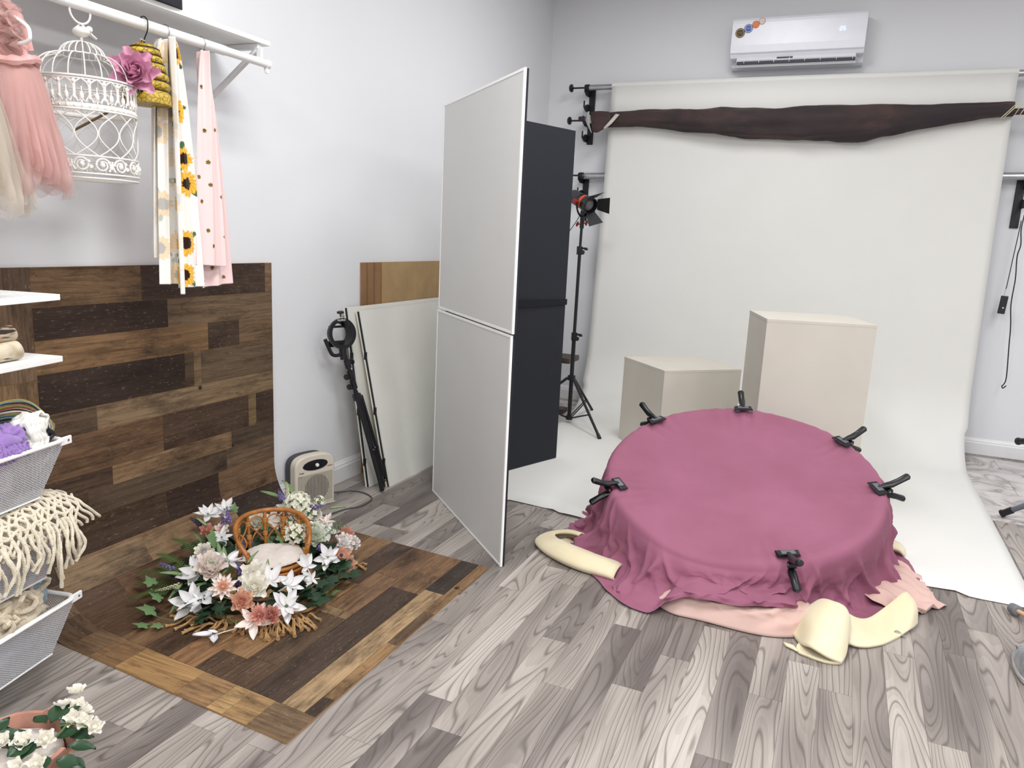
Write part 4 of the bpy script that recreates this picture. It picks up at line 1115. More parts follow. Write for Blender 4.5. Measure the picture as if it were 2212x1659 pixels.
# scrolls of the lower band
for q in range(16):
    a0 = 2 * PI * q / 16; m = MB(); s_ = 1 if q % 2 else -1
    m.tube([cyl_pt(a0 + s_ * (0.021 - 0.011 * t / 26) / CRd * math.cos(t * 0.33), 1.547 + (0.021 - 0.011 * t / 26) * math.sin(t * 0.33), CRd) for t in range(27)], [0.0032 - 0.00004 * t for t in range(27)], 6)
    m.ball(cyl_pt(a0, 1.547, CRd), 0.009, 8, 6, (0.8, 0.8, 1)); m.ball(cyl_pt(a0 + 0.13, 1.556), 0.0055, 6, 4); m.ball(cyl_pt(a0 + 0.17, 1.541), 0.0065, 6, 4)
    m.tube([cyl_pt(a0 + s_ * 0.13, 1.53), cyl_pt(a0 + s_ * 0.19, 1.545), cyl_pt(a0 + s_ * 0.2, 1.56)], 0.003, 5)
    m.build('scroll_ornament', M_CAGE, bc)
m = MB()
for i in range(-6, 7):
    d = i * 0.022; h = math.sqrt(max(0, (CRd - 0.003) ** 2 - d * d))
    m.tube([(CX + d, CY - h, 1.509), (CX + d, CY + h, 1.509)], 0.0014, 5); m.tube([(CX - h, CY + d, 1.511), (CX + h, CY + d, 1.511)], 0.0014, 5)
m.build('base_grid', M_CAGE, bc)['kind'] = 'stuff'
m = MB(); m.tube([(CX - 0.12, CY + 0.05, 1.665), (CX + 0.13, CY - 0.03, 1.700)], 0.004, 8); m.build('perch', plain('perch_wood', '#7d6a45', 0.7), bc)
m = MB(); m.box(cyl_pt(-2.5, 1.78, CRd), Vector(cyl_pt(-2.5, 1.80, CRd + 0.01)) + Vector((-0.006, -0.006, 0))); m.tube([cyl_pt(-2.5, 1.755, CRd + 0.008), cyl_pt(-2.5, 1.79, CRd + 0.008)], 0.004, 6); m.build('lid_catch', M_CAGE, bc, smooth=False)

# ------------------------------------------------------------------ petals and the foam rose
def petal_mesh(name, L, W, mat, cup=0.3, curl=0.2, point=0.0, base=0.25, nu=7, nv=6, wave=0.0, seed=0):
    """petal growing along +Y from the origin, cupped about its length"""
    P = []
    for i in range(nu):
        v = i / (nu - 1)
        w = math.sin(PI * min(1, (base * 0.5 + (1 - base * 0.5) * v)) ** 0.9)
        if point: w = (math.sin(PI * v ** (0.75)) ** (1 - 0.25 * point)) if v < 1 else 0.0
        w = max(w, 0.16 if v < 0.5 else 0.02 if point else 0.35)
        row = []
        for j in range(nv):
            u = j / (nv - 1) * 2 - 1
            x = u * W / 2 * w
            z = cup * W * (u * u) * (0.5 + 0.5 * (1 - v)) * 0.8 + curl * L * (v ** 2) + wave * L * math.sin(5 * u + 7 * v + seed) * v
            row.append((x, L * v * (1 - 0.06 * u * u * (0 if point else 1)), z))
        P.append(row)
    return MB().grid(P).mesh(name, mat, sharp=90)
def petal_at(parent, mesh, base, az, el, s=1.0, roll=0.0, F=None, name='petal'):
    """az about the flower axis, el lift from flat; F flower frame (z = facing)"""
    M = (F or Matrix.Identity(4)) @ Matrix.Rotation(az, 4, 'Z') @ Matrix.Translation(base) @ Matrix.Rotation(el, 4, 'X') @ Matrix.Rotation(roll, 4, 'Y') @ Matrix.Scale(s, 4)
    return inst(name, mesh, parent, M)
M_ROSEP = plain('pink_foam_petal', '#e0a4c0', 0.75, var=0.08, sub=0.15)
rz = thing('foam_rose', 'pink foam rose clipped between the bird cage and the beehive', 'artificial flower', (-2.06, 1.77, 1.83))
Fr = Matrix.Translation((-2.075, 1.775, 1.835)) @ frame_z((0.72, -0.62, 0.20))
pmA = petal_mesh('rose_petal', 0.064, 0.062, M_ROSEP, 0.35, 0.25, 0.0, 0.3)
pmB = petal_mesh('rose_petal_long', 0.070, 0.062, M_ROSEP, 0.5, 0.1, 0.0, 0.3)
for i in range(7): petal_at(rz, pmB, (0, 0.010, -0.008), 2 * PI * i / 7 + 0.3, 0.12 + 0.1 * (i % 2), 1.0, 0.15, Fr)
for i in range(6): petal_at(rz, pmA, (0, 0.008, 0), 2 * PI * i / 6 + 0.9, 0.55, 0.95, 0.2, Fr)
for i in range(5): petal_at(rz, pmA, (0, 0.006, 0.004), 2 * PI * i / 5, 0.95, 0.85, 0.3, Fr)
for i in range(4): petal_at(rz, pmA, (0, 0.004, 0.006), 2 * PI * i / 4 + 0.5, 1.3, 0.72, 0.4, Fr)
MB(Fr).lathe([(0.006, 0), (0.012, 0.02), (0.008, 0.042), (0.001, 0.046)], 10).build('rose_bud', M_ROSEP, rz)

# ------------------------------------------------------------------ beehive ornament
def mat_hive():
    n = NT('gilded_straw'); v = n.coords((1, 1, 1.4))
    vo = n.node('ShaderNodeTexVoronoi'); vo.feature = 'DISTANCE_TO_EDGE'; vo.inputs['Scale'].default_value = 55; n.link(v, vo.inputs['Vector'])
    a = n.noise(v, 22, 3)
    c = n.ramp(a, [(0.3, rgb('#a58a24')), (0.7, rgb('#d8b640'))])
    c = n.mix(n.ramp(vo.outputs['Distance'], [(0.0, (1, 1, 1)), (0.10, (0, 0, 0))]), c, rgb('#5a4414'))
    n.set(Base_Color=c, Roughness=0.45); n.bump(vo.outputs['Distance'], 0.4, 0.003); return n.m
M_HIVE = mat_hive()
hv = thing('beehive_ornament', 'yellow straw-look beehive ornament hanging next to the bird cage', 'ornament', (-2.17, 1.905, 1.76))
HX, HY = -2.185, 1.912
zz = 1.768
for i, (r, h) in enumerate(((0.076, 0.042), (0.0755, 0.030), (0.072, 0.028), (0.066, 0.026), (0.058, 0.024), (0.0505, 0.022), (0.037, 0.016))):
    pr = [(r * 0.86, 0)] + [(r * (0.90 + 0.10 * math.sin(PI * t / 6)), h * t / 6) for t in range(1, 6)] + [(r * 0.86, h)]
    if i == 0: pr = [(r, 0), (r * 1.0, h * 0.4), (r * 0.98, h * 0.8), (r * 0.88, h)]
    if i == 6: pr = [(r * 0.9, 0), (r, h * 0.4), (r * 0.8, h * 0.8), (0.001, h)]
    MB(Matrix.Translation((HX, HY, zz))).lathe(pr, 36).build('straw_coil', M_HIVE, hv)
    if i < 6:
        m = MB(); m.tube([(HX + r * 0.88 * math.cos(a), HY + r * 0.88 * math.sin(a), zz + h) for a in [2 * PI * q / 36 for q in range(36)]], 0.0028, 6, closed=True); m.build('dark_groove', plain('groove_brown', '#33210f', 0.8) if i == 0 else MATS['groove_brown'], hv)
    zz += h
m = MB(); m.tube(catmull([(HX + 0.018, HY - 0.014, 2.034), (HX + 0.002, HY - 0.004, 2.041), (HX - 0.022, HY + 0.006, 2.018), (HX + 0.024, HY - 0.01, 2.015), (HX + 0.022, HY - 0.006, 1.995), (HX + 0.004, HY, 1.972), (HX, HY, 1.955)][:1] + [(HX - 0.019, HY, 2.022), (HX - 0.01, HY, 2.036), (HX + 0.006, HY, 2.0385), (HX + 0.0205, HY, 2.024), (HX + 0.018, HY, 1.995), (HX + 0.004, HY, 1.972), (HX, HY, 1.952)][1:], 6), 0.0022, 6); m.build('wire_hook', M_BLACK, hv)
M_BWING = plain('bee_wing_white', '#e9e8e2', 0.5); M_BYEL = plain('bee_yellow', '#c79a3a', 0.6)
for (a, z, s_) in ((-0.9, 1.955, 0.8), (-0.55, 1.885, 1.0), (-0.95, 1.80, 1.0)):
    r = 0.02 if z > 1.95 else (0.062 if z > 1.85 else 0.078)
    B0 = Matrix.Translation((HX + r * math.cos(a), HY + r * math.sin(a), z)) @ Matrix.Rotation(a + 1.2, 4, 'Z') @ Matrix.Scale(s_, 4)
    m = MB(B0); m.ball((0, 0, 0), 0.008, 10, 8, (1.5, 0.9, 0.9)); b = m.build('bee', M_BLACK, hv)
    m = MB(B0)
    for x in (-0.004, 0.004): m.lathe([(0.0077, -0.0015), (0.0082, 0), (0.0077, 0.0015)], 12, B0 @ Matrix.Translation((x, 0, 0)) @ Matrix.Rotation(PI / 2, 4, 'Y'), cap=False)
    m.build('bee_stripe', M_BYEL, b)
    for s2 in (-1, 1):
        m = MB(B0); m.ball((0, s2 * 0.008, 0.010), 0.009, 8, 6, (0.7, 0.8, 0.25)); m.build('bee_wing', M_BWING, b)

# ------------------------------------------------------------------ printed scarves
def mat_vcol(name, rough=0.9, bs=600, sheen=0.2):
    n = NT(name); a = n.node('ShaderNodeVertexColor'); a.layer_name = 'Col'
    n.set(Base_Color=a.outputs[0], Roughness=rough); n.b.inputs['Sheen Weight'].default_value = sheen
    n.b.inputs['Specular IOR Level'].default_value = 0.2
    n.bump(n.noise(n.coords(), bs, 2), 0.2, 0.001); return n.m
M_PRINT = mat_vcol('printed_cotton')
SUNS = [(2.013, 1.948, .036), (2.006, 1.761, .040), (2.039, 1.609, .038), (2.052, 1.525, .043), (2.036, 1.32, .043), (2.025, 1.207, .042), (1.958, 1.69, .04), (1.966, 1.45, .04), (1.95, 1.30, .038)]
C_W = np.array(rgb('#efece6')); C_Y = np.array(rgb('#e0a322')); C_Y2 = np.array(rgb('#edc255')); C_B = np.array(rgb('#33190f')); C_G = np.array(rgb('#4c6b45'))
def sun_color(y, z, fade=0.0, shift=(0, 0)):
    c = C_W.copy()
    for i, (sy, szz, r) in enumerate(SUNS):
        r *= 1.1
        dy, dz = y - sy - shift[0], z - szz - shift[1]
        d = math.hypot(dy, dz)
        if d > r * 1.5: continue
        a = math.atan2(dz, dy)
        la = i * 1.3 - 0.9
        for q in (la, la + 2.6):
            ly, lz = dy - 0.95 * r * math.cos(q), dz - 0.95 * r * math.sin(q)
            al = ly * math.cos(q) + lz * math.sin(q); ac_ = -ly * math.sin(q) + lz * math.cos(q)
            if (al / (0.42 * r)) ** 2 + (ac_ / (0.2 * r)) ** 2 < 1: c = C_G.copy()
        pr = r * (0.80 + 0.20 * abs(math.cos(8.5 * a + i)) + 0.06 * math.sin(5 * a + i))
        if d < pr: c = C_Y + (C_Y2 - C_Y) * (0.5 + 0.5 * math.sin(17 * a + d * 300))
        if d < r * (0.46 + 0.03 * math.sin(11 * a)): c = C_B * (0.7 + 0.5 * (d / r))
    return c * (1 - fade) + C_W * fade
C_P = np.array(rgb('#efd2d0'))
BEES = [(2.137, 1.865), (2.176, 1.872), (2.087, 1.817), (2.169, 1.803), (2.142, 1.717), (2.197, 1.726), (2.075, 1.672), (2.095, 1.621), (2.149, 1.608), (2.112, 1.554), (2.08, 1.515), (2.154, 1.529), (2.121, 1.469), (2.219, 1.49), (2.101, 1.408), (2.141, 1.366), (2.228, 1.343), (2.097, 1.308), (2.193, 1.228), (2.15, 1.177), (2.255, 1.191), (2.16, 1.31)]
def bee_color(y, z, *a):
    c = C_P * (1 + 0.03 * math.sin(z * 900))
    for (by, bz) in BEES:
        dy, dz = y - by, z - bz
        e = (dy / 0.0065) ** 2 + (dz / 0.0075) ** 2
        if e < 1: c = np.array(rgb('#4a3a18')) if math.sin(dz * 900) > -0.2 else np.array(rgb('#9a7d2a'))
    c[3] = 1
    return c
def scarf_layer(parent, nm, y_top, y_bot, zt, zb, x, colf, nu=250, nv=56, folds=3, depth=0.02, seed=0.0, hemtilt=0.0, roll=0.0, spread_pow=0.6):
    """hanging cloth: y_top/y_bot = (left,right) edges at the top and the bottom"""
    P = []; C = []
    for i in range(nu):
        v = i / (nu - 1); row = []
        sp = v ** spread_pow
        yl = y_top[0] + (y_bot[0] - y_top[0]) * sp; yr = y_top[1] + (y_bot[1] - y_top[1]) * sp
        for j in range(nv):
            u = j / (nv - 1)
            z = zt + (zb + hemtilt * (u - 0.5) - zt) * v
            y = yl + (yr - yl) * u
            g = (1 - v) ** 1.5
            xx = x + depth * (0.6 + 0.6 * g) * math.sin(2 * PI * folds * u + seed + 0.8 * v) + 0.5 * depth * math.sin(2 * PI * folds * 2.3 * u - seed + v) * (0.3 + 0.7 * g)
            xx += roll * (2 * u - 1) ** 2
            y += 0.25 * depth * math.cos(2 * PI * folds * u + seed)
            row.append((xx, y, z)); C.append(colf(y, z))
        P.append(row)
    m = MB(); m.grid(P); m.c = np.array(C); return m.build(nm, M_PRINT, parent, sharp=180, solid=0.0016)
s1 = thing('sunflower_scarf', 'white scarf printed with sunflowers hanging on the rod', 'scarf', (-2.17, 2.0, 1.15))
m = MB(); hook(m, ROD[0], 2.003, 1.985); m.build('hook', M_HOOK, s1)
scarf_layer(s1, 'rear_layer', (1.985, 2.012), (1.925, 2.005), 1.990, 1.265, -2.205, lambda y, z: sun_color(y, z, 0.85, (-0.03, -0.03)), folds=2, depth=0.012, seed=1.0, spread_pow=0.45)
scarf_layer(s1, 'middle_layer', (1.988, 2.012), (1.945, 2.03), 1.990, 1.175, -2.188, lambda y, z: sun_color(y, z, 0.55), nv=40, folds=2, depth=0.012, seed=3.0, spread_pow=0.5)
scarf_layer(s1, 'front_layer', (1.992, 2.022), (2.0, 2.113), 1.990, 1.163, -2.165, lambda y, z: sun_color(y, z), folds=1.6, depth=0.009, seed=2.2, spread_pow=0.55)
scarf_layer(s1, 'rolled_edge', (1.975, 1.998), (1.983, 2.014), 1.992, 1.142, -2.138, lambda y, z: sun_color(y, z, 0.8, (0.01, 0.02)) , nu=160, nv=20, folds=0.5, depth=0.010, seed=0.2, roll=-0.012)
s2_ = thing('bee_scarf', 'pale pink scarf with small bee print, last on the rod', 'scarf', (-2.17, 2.16, 1.15))
m = MB(); hook(m, ROD[0], 2.160, 1.975); m.build('hook', M_HOOK, s2_)
scarf_layer(s2_, 'rear_layer', (2.148, 2.168), (2.13, 2.288), 1.985, 1.160, -2.20, bee_color, folds=2, depth=0.013, seed=0.5, hemtilt=0.012)
scarf_layer(s2_, 'front_layer', (2.143, 2.166), (2.087, 2.228), 1.988, 1.238, -2.165, bee_color, folds=1.4, depth=0.010, seed=2.8, hemtilt=-0.01, spread_pow=0.5)
# ------------------------------------------------------------------ mesh-drawer rack at the left edge
UC = Vector((-2.04, 1.46, 0)); UD = Vector((-0.228, 0.974, 0)).normalized(); UN = Vector((0.974, 0.228, 0)).normalized()
UF = Matrix(((UD.x, -UN.x, 0, UC.x), (UD.y, -UN.y, 0, UC.y), (0, 0, 1, 0), (0, 0, 0, 1)))   # local x along the face (0 = far end), y towards the wall, z up
def U(x, y, z): return UF @ Vector((x, y, z))
UL, UW = 0.52, 0.34
rk = thing('storage_rack', 'white steel storage rack with shelves at the left edge', 'rack', U(-0.3, 0.17, 0))
for (x, y) in ((-0.43, 0.03), (-0.43, 0.31)):
    m = MB(UF); m.box((x - 0.012, y - 0.012, 0.0), (x + 0.012, y + 0.012, 1.24)); m.build('upright', M_WHITE, rk, smooth=False, bevel=0.002)
m = MB(UF); m.box((-0.444, 0.018, 0.02), (-0.416, 0.322, 0.045)); m.build('foot_bar', M_WHITE, rk, smooth=False)
# ventilated wire shelf
ws = MB(UF); ws.box((-0.55, -0.001, 1.160), (0.0, 0.004, 1.177)); wsh = ws.build('wire_shelf', M_WHITE, rk, smooth=False, bevel=0.001)
ws = MB(UF)
for i in range(22): ws.tube([(-0.012 - i * 0.025, 0.0, 1.176), (-0.012 - i * 0.025, 0.30, 1.176)], 0.0022, 6)
for y in (0.10, 0.20, 0.30): ws.tube([(-0.55, y, 1.172), (-0.004, y, 1.172)], 0.0028, 6)
ws.build('shelf_wires', M_WHITE, wsh)['kind'] = 'stuff'
m = MB(UF); m.add([(-0.43, 0.30, 1.168), (-0.10, 0.02, 1.168), (-0.43, 0.30, 1.12), (-0.43, 0.305, 1.168), (-0.10, 0.025, 1.168), (-0.43, 0.305, 1.12)], [(0, 1, 2), (5, 4, 3), (0, 3, 4, 1), (1, 4, 5, 2), (2, 5, 3, 0)]); m.build('shelf_bracket', M_WHITE, rk, smooth=False)
m = MB(UF); m.box((-0.55, 0.0, 0.983), (-0.004, 0.30, 1.0)); m.build('solid_shelf', M_MELA, rk, smooth=False, bevel=0.002)
m = MB(UF); m.add([(-0.42, 0.02, 0.984), (-0.42, 0.28, 0.984), (-0.05, 0.15, 0.984), (-0.42, 0.15, 0.93)], [(0, 2, 3), (2, 1, 3), (0, 1, 2), (1, 0, 3)]); m.build('shelf_bracket', M_WHITE, rk, smooth=False)
M_MESHW = plain('white_mesh_wire', '#d9dade', 0.45, var=0.03)
def basket(zr, zb, label):
    t = thing('mesh_basket', label, 'basket', U(-0.27, 0.17, zb), group='white mesh drawers in the rack')
    tp = 0.075; ty = 0.035
    top = [(-UL, 0.004), (-0.012, 0.004), (-0.012, UW), (-UL, UW)]
    bot = [(-UL + tp, ty), (-0.012 - tp, ty), (-0.012 - tp, UW - ty), (-UL + tp, UW - ty)]
    # rim: rounded rectangular flat bar
    rim = MB(UF); pts = []
    for (cx_, cy_, a0) in ((-0.045, 0.035, -PI / 2), (-0.045, UW - 0.03, 0), (-UL + 0.03, UW - 0.03, PI / 2), (-UL + 0.03, 0.035, PI)):
        for q in range(6):
            a = a0 + PI / 2 * q / 5; pts.append((cx_ + 0.033 * math.cos(a), cy_ + 0.033 * math.sin(a), zr))
    rim.tube(pts, 0.0062, 8, closed=True, flat=1.3); rim.build('rim', M_WHITE, t)
    m = MB(UF); m.tube([(*p, zb) for p in bot], 0.003, 6, closed=True); m.build('base_wire', M_WHITE, t)
    quads = [(top[i], top[(i + 1) % 4], bot[(i + 1) % 4], bot[i]) for i in range(4)]
    def side(nm, A, B, C, D, pitch=0.0058):
        A, B, C, D = (Vector(p) for p in (A, B, C, D))     # A-B top, D-C bottom
        ex = (B - A).normalized(); nrm = (B - A).cross(D - A).normalized(); ey = nrm.cross(ex); ey = ey if (D - A).dot(ey) > 0 else -ey
        poly = [((P - A).dot(ex), (P - A).dot(ey)) for P in (A, B, C, D)]
        mb = MB(UF); hw = 0.0006
        for sgn in (1, -1):
            nx_, ny_ = math.cos(0.95), sgn * math.sin(0.95)            # normal of the line family
            ds = [p[0] * nx_ + p[1] * ny_ for p in poly]
            k = math.ceil(min(ds) / pitch) * pitch
            while k < max(ds):
                hit = []
                for i in range(4):
                    p, q = poly[i], poly[(i + 1) % 4]
                    a, b = p[0] * nx_ + p[1] * ny_ - k, q[0] * nx_ + q[1] * ny_ - k
                    if (a < 0) != (b < 0):
                        s_ = a / (a - b); hit.append((p[0] + (q[0] - p[0]) * s_, p[1] + (q[1] - p[1]) * s_))
                if len(hit) == 2:
                    (x0, y0), (x1, y1) = hit; vs = []
                    for (x_, y_) in hit:
                        for e in (-hw, hw):
                            for h in (-hw, hw): vs.append(A + ex * (x_ + nx_ * e) + ey * (y_ + ny_ * e) + nrm * (h + sgn * hw * 0.5))
                    mb.add(vs, [(0, 1, 5, 4), (2, 6, 7, 3), (1, 3, 7, 5), (0, 4, 6, 2)])
                k += pitch
        o = mb.build(nm, M_MESHW, t, smooth=False); o['kind'] = 'stuff'
    for i, q in enumerate(quads):
        side('mesh_side', (*q[0], zr), (*q[1], zr), (*q[2], zb), (*q[3], zb))
    side('mesh_bottom', (*bot[0], zb), (*bot[1], zb), (*bot[2], zb), (*bot[3], zb))
    return t
for zr, lab in ((0.752, 'top'), (0.502, 'mid'), (0.257, 'low')):
    for y in (0.006, UW + 0.002):
        m = MB(UF); m.box((-0.03, y - 0.004, zr - 0.016), (0.012, y + 0.004, zr + 0.008)); o = m.build('runner_end', M_WHITE, rk, smooth=False, bevel=0.002)
        m = MB(UF); m.cyl((-0.002, y - 0.0048, zr - 0.004), (-0.002, y + 0.0048, zr - 0.004), 0.004, 10); m.build('runner_hole', M_GREYMET, o)
basket(0.752, 0.595, 'topmost white mesh drawer, with purple and white knits piled in it')
basket(0.502, 0.348, 'middle white mesh drawer under the draped macrame')
basket(0.257, 0.100, 'lowest white mesh drawer, holding the beige wool and blue cloth')

# --- lumpy soft things
def blob(name, c, r, mat, parent=None, sc=(1, 1, 1), amp=0.25, freq=2.0, seed=0, nu=40, nv=26, flatb=None, rz=0.0, ridge=0.0):
    P = []
    for i in range(nv):
        t = PI * i / (nv - 1); row = []
        for k in range(nu):
            a = 2 * PI * k / nu
            d = (math.sin(t) * math.cos(a), math.sin(t) * math.sin(a), -math.cos(t))
            q = 1 + amp * fbm(d[0] * freq + seed, d[1] * freq, d[2] * freq + seed) + ridge * math.sin(a * 7 + 4 * t + seed) * math.sin(t)
            x, y, z = d[0] * q * r * sc[0], d[1] * q * r * sc[1], d[2] * q * r * sc[2]
            cz, sz_ = math.cos(rz), math.sin(rz)
            p = [c[0] + x * cz - y * sz_, c[1] + x * sz_ + y * cz, c[2] + z]
            if flatb is not None: p[2] = max(p[2], flatb)
            row.append(tuple(p))
        P.append(row)
    return MB().grid(P, cv=True).build(name, mat, parent, sharp=180)
M_PURK = plain('purple_knit', '#9878ba', 0.95, var=0.08, bump=0.6, bscale=420, sheen=0.5, spec=0.1)
M_WHTK = plain('white_knit', '#f3f1ea', 0.95, var=0.03, bump=0.5, bscale=420, sheen=0.3, spec=0.1)
M_CRM = plain('cream_cotton_cord', '#e4dac4', 0.95, var=0.06, bump=0.8, bscale=300, sheen=0.2, spec=0.1)
M_WOOL = plain('beige_wool', '#d6c8b0', 0.95, var=0.12, bump=1.0, bscale=90, sheen=0.3, spec=0.1)
M_BLUC = plain('blue_grey_cloth', '#8ea2b0', 0.9, var=0.06, bump=0.3, sheen=0.2)
M_LILAC = plain('grey_lilac_cloth', '#a9a6b4', 0.95, var=0.08, bump=0.4)
M_BLUSH = plain('blush_cloth', '#d8c6bf', 0.95, var=0.05, bump=0.3)
ang = math.atan2(UD.y, UD.x)
pw = thing('purple_knit', 'purple knitted wrap in the topmost mesh drawer', 'knitwear', U(-0.22, 0.10, 0.7))
blob('knit_fold', U(-0.20, 0.075, 0.775), 0.06, M_PURK, pw, (1.2, 1, 0.9), 0.30, 2.2, 3, rz=ang, ridge=0.05)
blob('knit_fold', U(-0.145, 0.06, 0.788), 0.05, M_PURK, pw, (1.1, 0.8, 0.8), 0.35, 2.6, 8, rz=ang + 0.6, ridge=0.08)
blob('knit_fold', U(-0.185, 0.02, 0.758), 0.034, M_PURK, pw, (1.4, 0.6, 0.7), 0.3, 2.6, 12, rz=ang, ridge=0.12)
blob('knit_fold', U(-0.28, 0.12, 0.70), 0.08, M_PURK, pw, (1.2, 1, 0.8), 0.3, 2.0, 5, rz=ang)
ru = MB()   # ruffled edge
for k in range(2):
    P = [[U(-0.245 + 0.10 * i / 40, 0.012 + 0.012 * k + 0.012 * math.sin(i * 1.25 + k), 0.742 + 0.012 * k + 0.018 * j + 0.006 * math.cos(i * 1.1)) for j in range(3)] for i in range(41)]
    ru.grid(P)
ru.build('ruffle', M_PURK, pw, solid=0.004, sharp=180)['kind'] = 'stuff'
wk_ = thing('white_knit', 'white knitted bonnet beside the purple wrap', 'knitwear', U(-0.12, 0.08, 0.7))
blob('knit_body', U(-0.085, 0.065, 0.790), 0.054, M_WHTK, wk_, (1.1, 0.9, 1.0), 0.28, 2.4, 21, rz=ang, ridge=0.04)
blob('knit_body', U(-0.10, 0.03, 0.765), 0.034, M_WHTK, wk_, (1.3, 0.6, 0.9), 0.3, 2.4, 25, rz=ang, ridge=0.12)
tb_ = MB(); cpt = [(0.026 + 0.004 * math.sin(5 * a), a) for a in [2 * PI * q / 30 for q in range(30)]]
P = [[U(-0.062 + r * (1 - 0.18 * j) * math.cos(a) + 0.006 * j, 0.035 + 0.018 * j, 0.815 + r * (1 - 0.18 * j) * math.sin(a)) for (r, a) in cpt] for j in range(3)]
tb_.grid(P, cv=True); tb_.build('cuff', M_WHTK, wk_, solid=0.008, sharp=180)
for i in range(3):
    m = MB(); m.tube(catmull([U(-0.13 + 0.02 * i, 0.02, 0.83), U(-0.125 + 0.012 * i, 0.012, 0.80), U(-0.11 + 0.015 * i, 0.01, 0.77), U(-0.12 + 0.02 * i, 0.012, 0.752)], 8), [0.0085 + 0.0008 * math.sin(q * 1.1) for q in range(25)], 8); m.build('ruffle', M_WHTK, wk_)
# embroidery floss loops over the back
fl_ = thing('embroidery_floss', 'skeins of coloured embroidery floss looped behind the knits', 'thread', U(-0.12, 0.16, 0.7))
fcol = ['#6d9fb8', '#c9a93e', '#1b1713', '#7a1f2e', '#8c8a44', '#c9b98a', '#4a7d95', '#d6d2c8', '#a33b52', '#20242c']
rfl = random.Random(5)
for i in range(34):
    j = i / 33; m = MB(); o1 = rfl.uniform(-0.012, 0.012)
    x0 = -0.34 + 0.05 * rfl.random(); pk_ = 0.868 + 0.02 * rfl.random() - 0.055 * j
    pts = [U(x0, 0.05 + 0.06 * j, 0.80), U(-0.21, 0.06 + 0.05 * j, pk_ - 0.008), U(-0.125, 0.06 + 0.04 * j, pk_ + o1 * 0.4), U(-0.06, 0.06 + 0.02 * j, pk_ - 0.022 + o1 * 0.3), U(-0.018 + 0.012 * j + o1 * 0.6, 0.05, 0.805 - 0.01 * j), U(-0.03 + o1 * 0.5, 0.035, 0.765)]
    m.tube(catmull(pts, 6), 0.0019, 5); m.build('thread_strand', plain('floss_%d' % i, fcol[i % 10], 0.6) if i < 10 else MATS['floss_%d' % (i % 10)], fl_)
m = MB(); m.tube(catmull([U(-0.04, 0.035, 0.785), U(-0.028, 0.03, 0.77), U(-0.042, 0.035, 0.757)], 5), 0.007, 8); m.build('black_tie', M_BLACK, fl_)
# cloth inside the drawers
o = blob('folded_cloth', U(-0.22, 0.14, 0.655), 0.075, M_BLUSH, None, (1.6, 1.1, 0.6), 0.35, 2.0, 31, rz=ang, flatb=0.602); tag(o, 'blush cloth seen through the mesh of the topmost drawer', 'cloth')
o = blob('folded_cloth', U(-0.25, 0.16, 0.42), 0.095, M_BLUSH, None, (1.7, 1.2, 0.72), 0.25, 2.0, 33, rz=ang, flatb=0.355); tag(o, 'greyish pink cloth seen through the mesh of the middle drawer', 'cloth')
o = blob('folded_cloth', U(-0.25, 0.16, 0.172), 0.10, M_LILAC, None, (1.6, 1.2, 0.66), 0.25, 2.2, 35, rz=ang, flatb=0.106); tag(o, 'blue grey cloth filling the lowest mesh drawer', 'cloth')
o = blob('blue_cloth', U(-0.075, 0.12, 0.285), 0.054, M_BLUC, None, (0.9, 1.0, 1.0), 0.28, 1.8, 37, rz=ang); tag(o, 'smooth light blue cloth standing up in the lowest drawer', 'cloth')
# macrame throw: cords woven over a mound, with hanging fringe
mc = thing('macrame_throw', 'cream macrame throw with cord fringe hanging over the middle drawer', 'throw', U(-0.15, 0.1, 0.5))
blob('throw_body', U(-0.15, 0.10, 0.520), 0.085, M_CRM, mc, (1.65, 1.0, 0.72), 0.12, 1.6, 41, rz=ang)
def mound(u, v):
    # u along the face (-0.34..0.02), v from the crest (0) over the front (1)
    s_ = max(0.0, 1 - ((u + 0.13) / 0.20) ** 2)
    h = 0.535 + 0.062 * math.sqrt(s_) if s_ > 0 else 0.51
    a = v * PI * 0.55
    return Vector((u, 0.10 - 0.115 * math.sin(a), 0.49 + (h - 0.49) * math.cos(a) if a < PI / 2 else 0.49 - 0.06 * (a - PI / 2)))
rm = random.Random(8)
for i in range(13):
    m = MB(); u0 = -0.335 + 0.027 * i
    pts = [U(*(mound(u0 + 0.10 * (t / 9) + 0.006 * math.sin(t * 2.1 + i), t / 9))) for t in range(10)]
    m.tube(catmull(pts, 3), 0.0046, 7); m.build('cord', M_CRM, mc)
    m = MB(); pts = [U(*(mound(u0 + 0.09 - 0.11 * (t / 9) + 0.006 * math.sin(t * 1.7 + i), t / 9))) for t in range(10)]
    m.tube(catmull(pts, 3), 0.0042, 7); m.build('cord', M_CRM, mc)
for v in (0.06, 0.16, 0.3, 0.46, 0.62):
    m = MB(); m.tube(catmull([U(*(mound(-0.33 + 0.33 * t / 16, v + 0.03 * math.sin(t * 1.9 + v * 20)))) for t in range(17)], 3), 0.0046, 7); m.build('cord', M_CRM, mc)
for i in range(24):
    u0 = -0.33 + 0.33 * i / 23 + rm.uniform(-0.008, 0.008); L = rm.uniform(0.06, 0.115) + (0.045 if 15 < i < 21 else 0)
    y0 = -0.018 if u0 < -0.02 else 0.01
    m = MB(); z0 = 0.505 - 0.03 * rm.random()
    pts = [U(u0, 0.01 + y0, z0 + 0.03), U(u0 + rm.uniform(-.006, .006), y0 - 0.006, z0), U(u0 + rm.uniform(-.018, .018), y0 - 0.008 - 0.01 * rm.random(), z0 - L * 0.5), U(u0 + rm.uniform(-.025, .025), y0 - 0.006, z0 - L)]
    m.tube(catmull(pts, 6), [0.0052 + 0.0008 * math.sin(q * 1.9) for q in range(19)], 7); m.build('fringe_cord', M_CRM, mc)
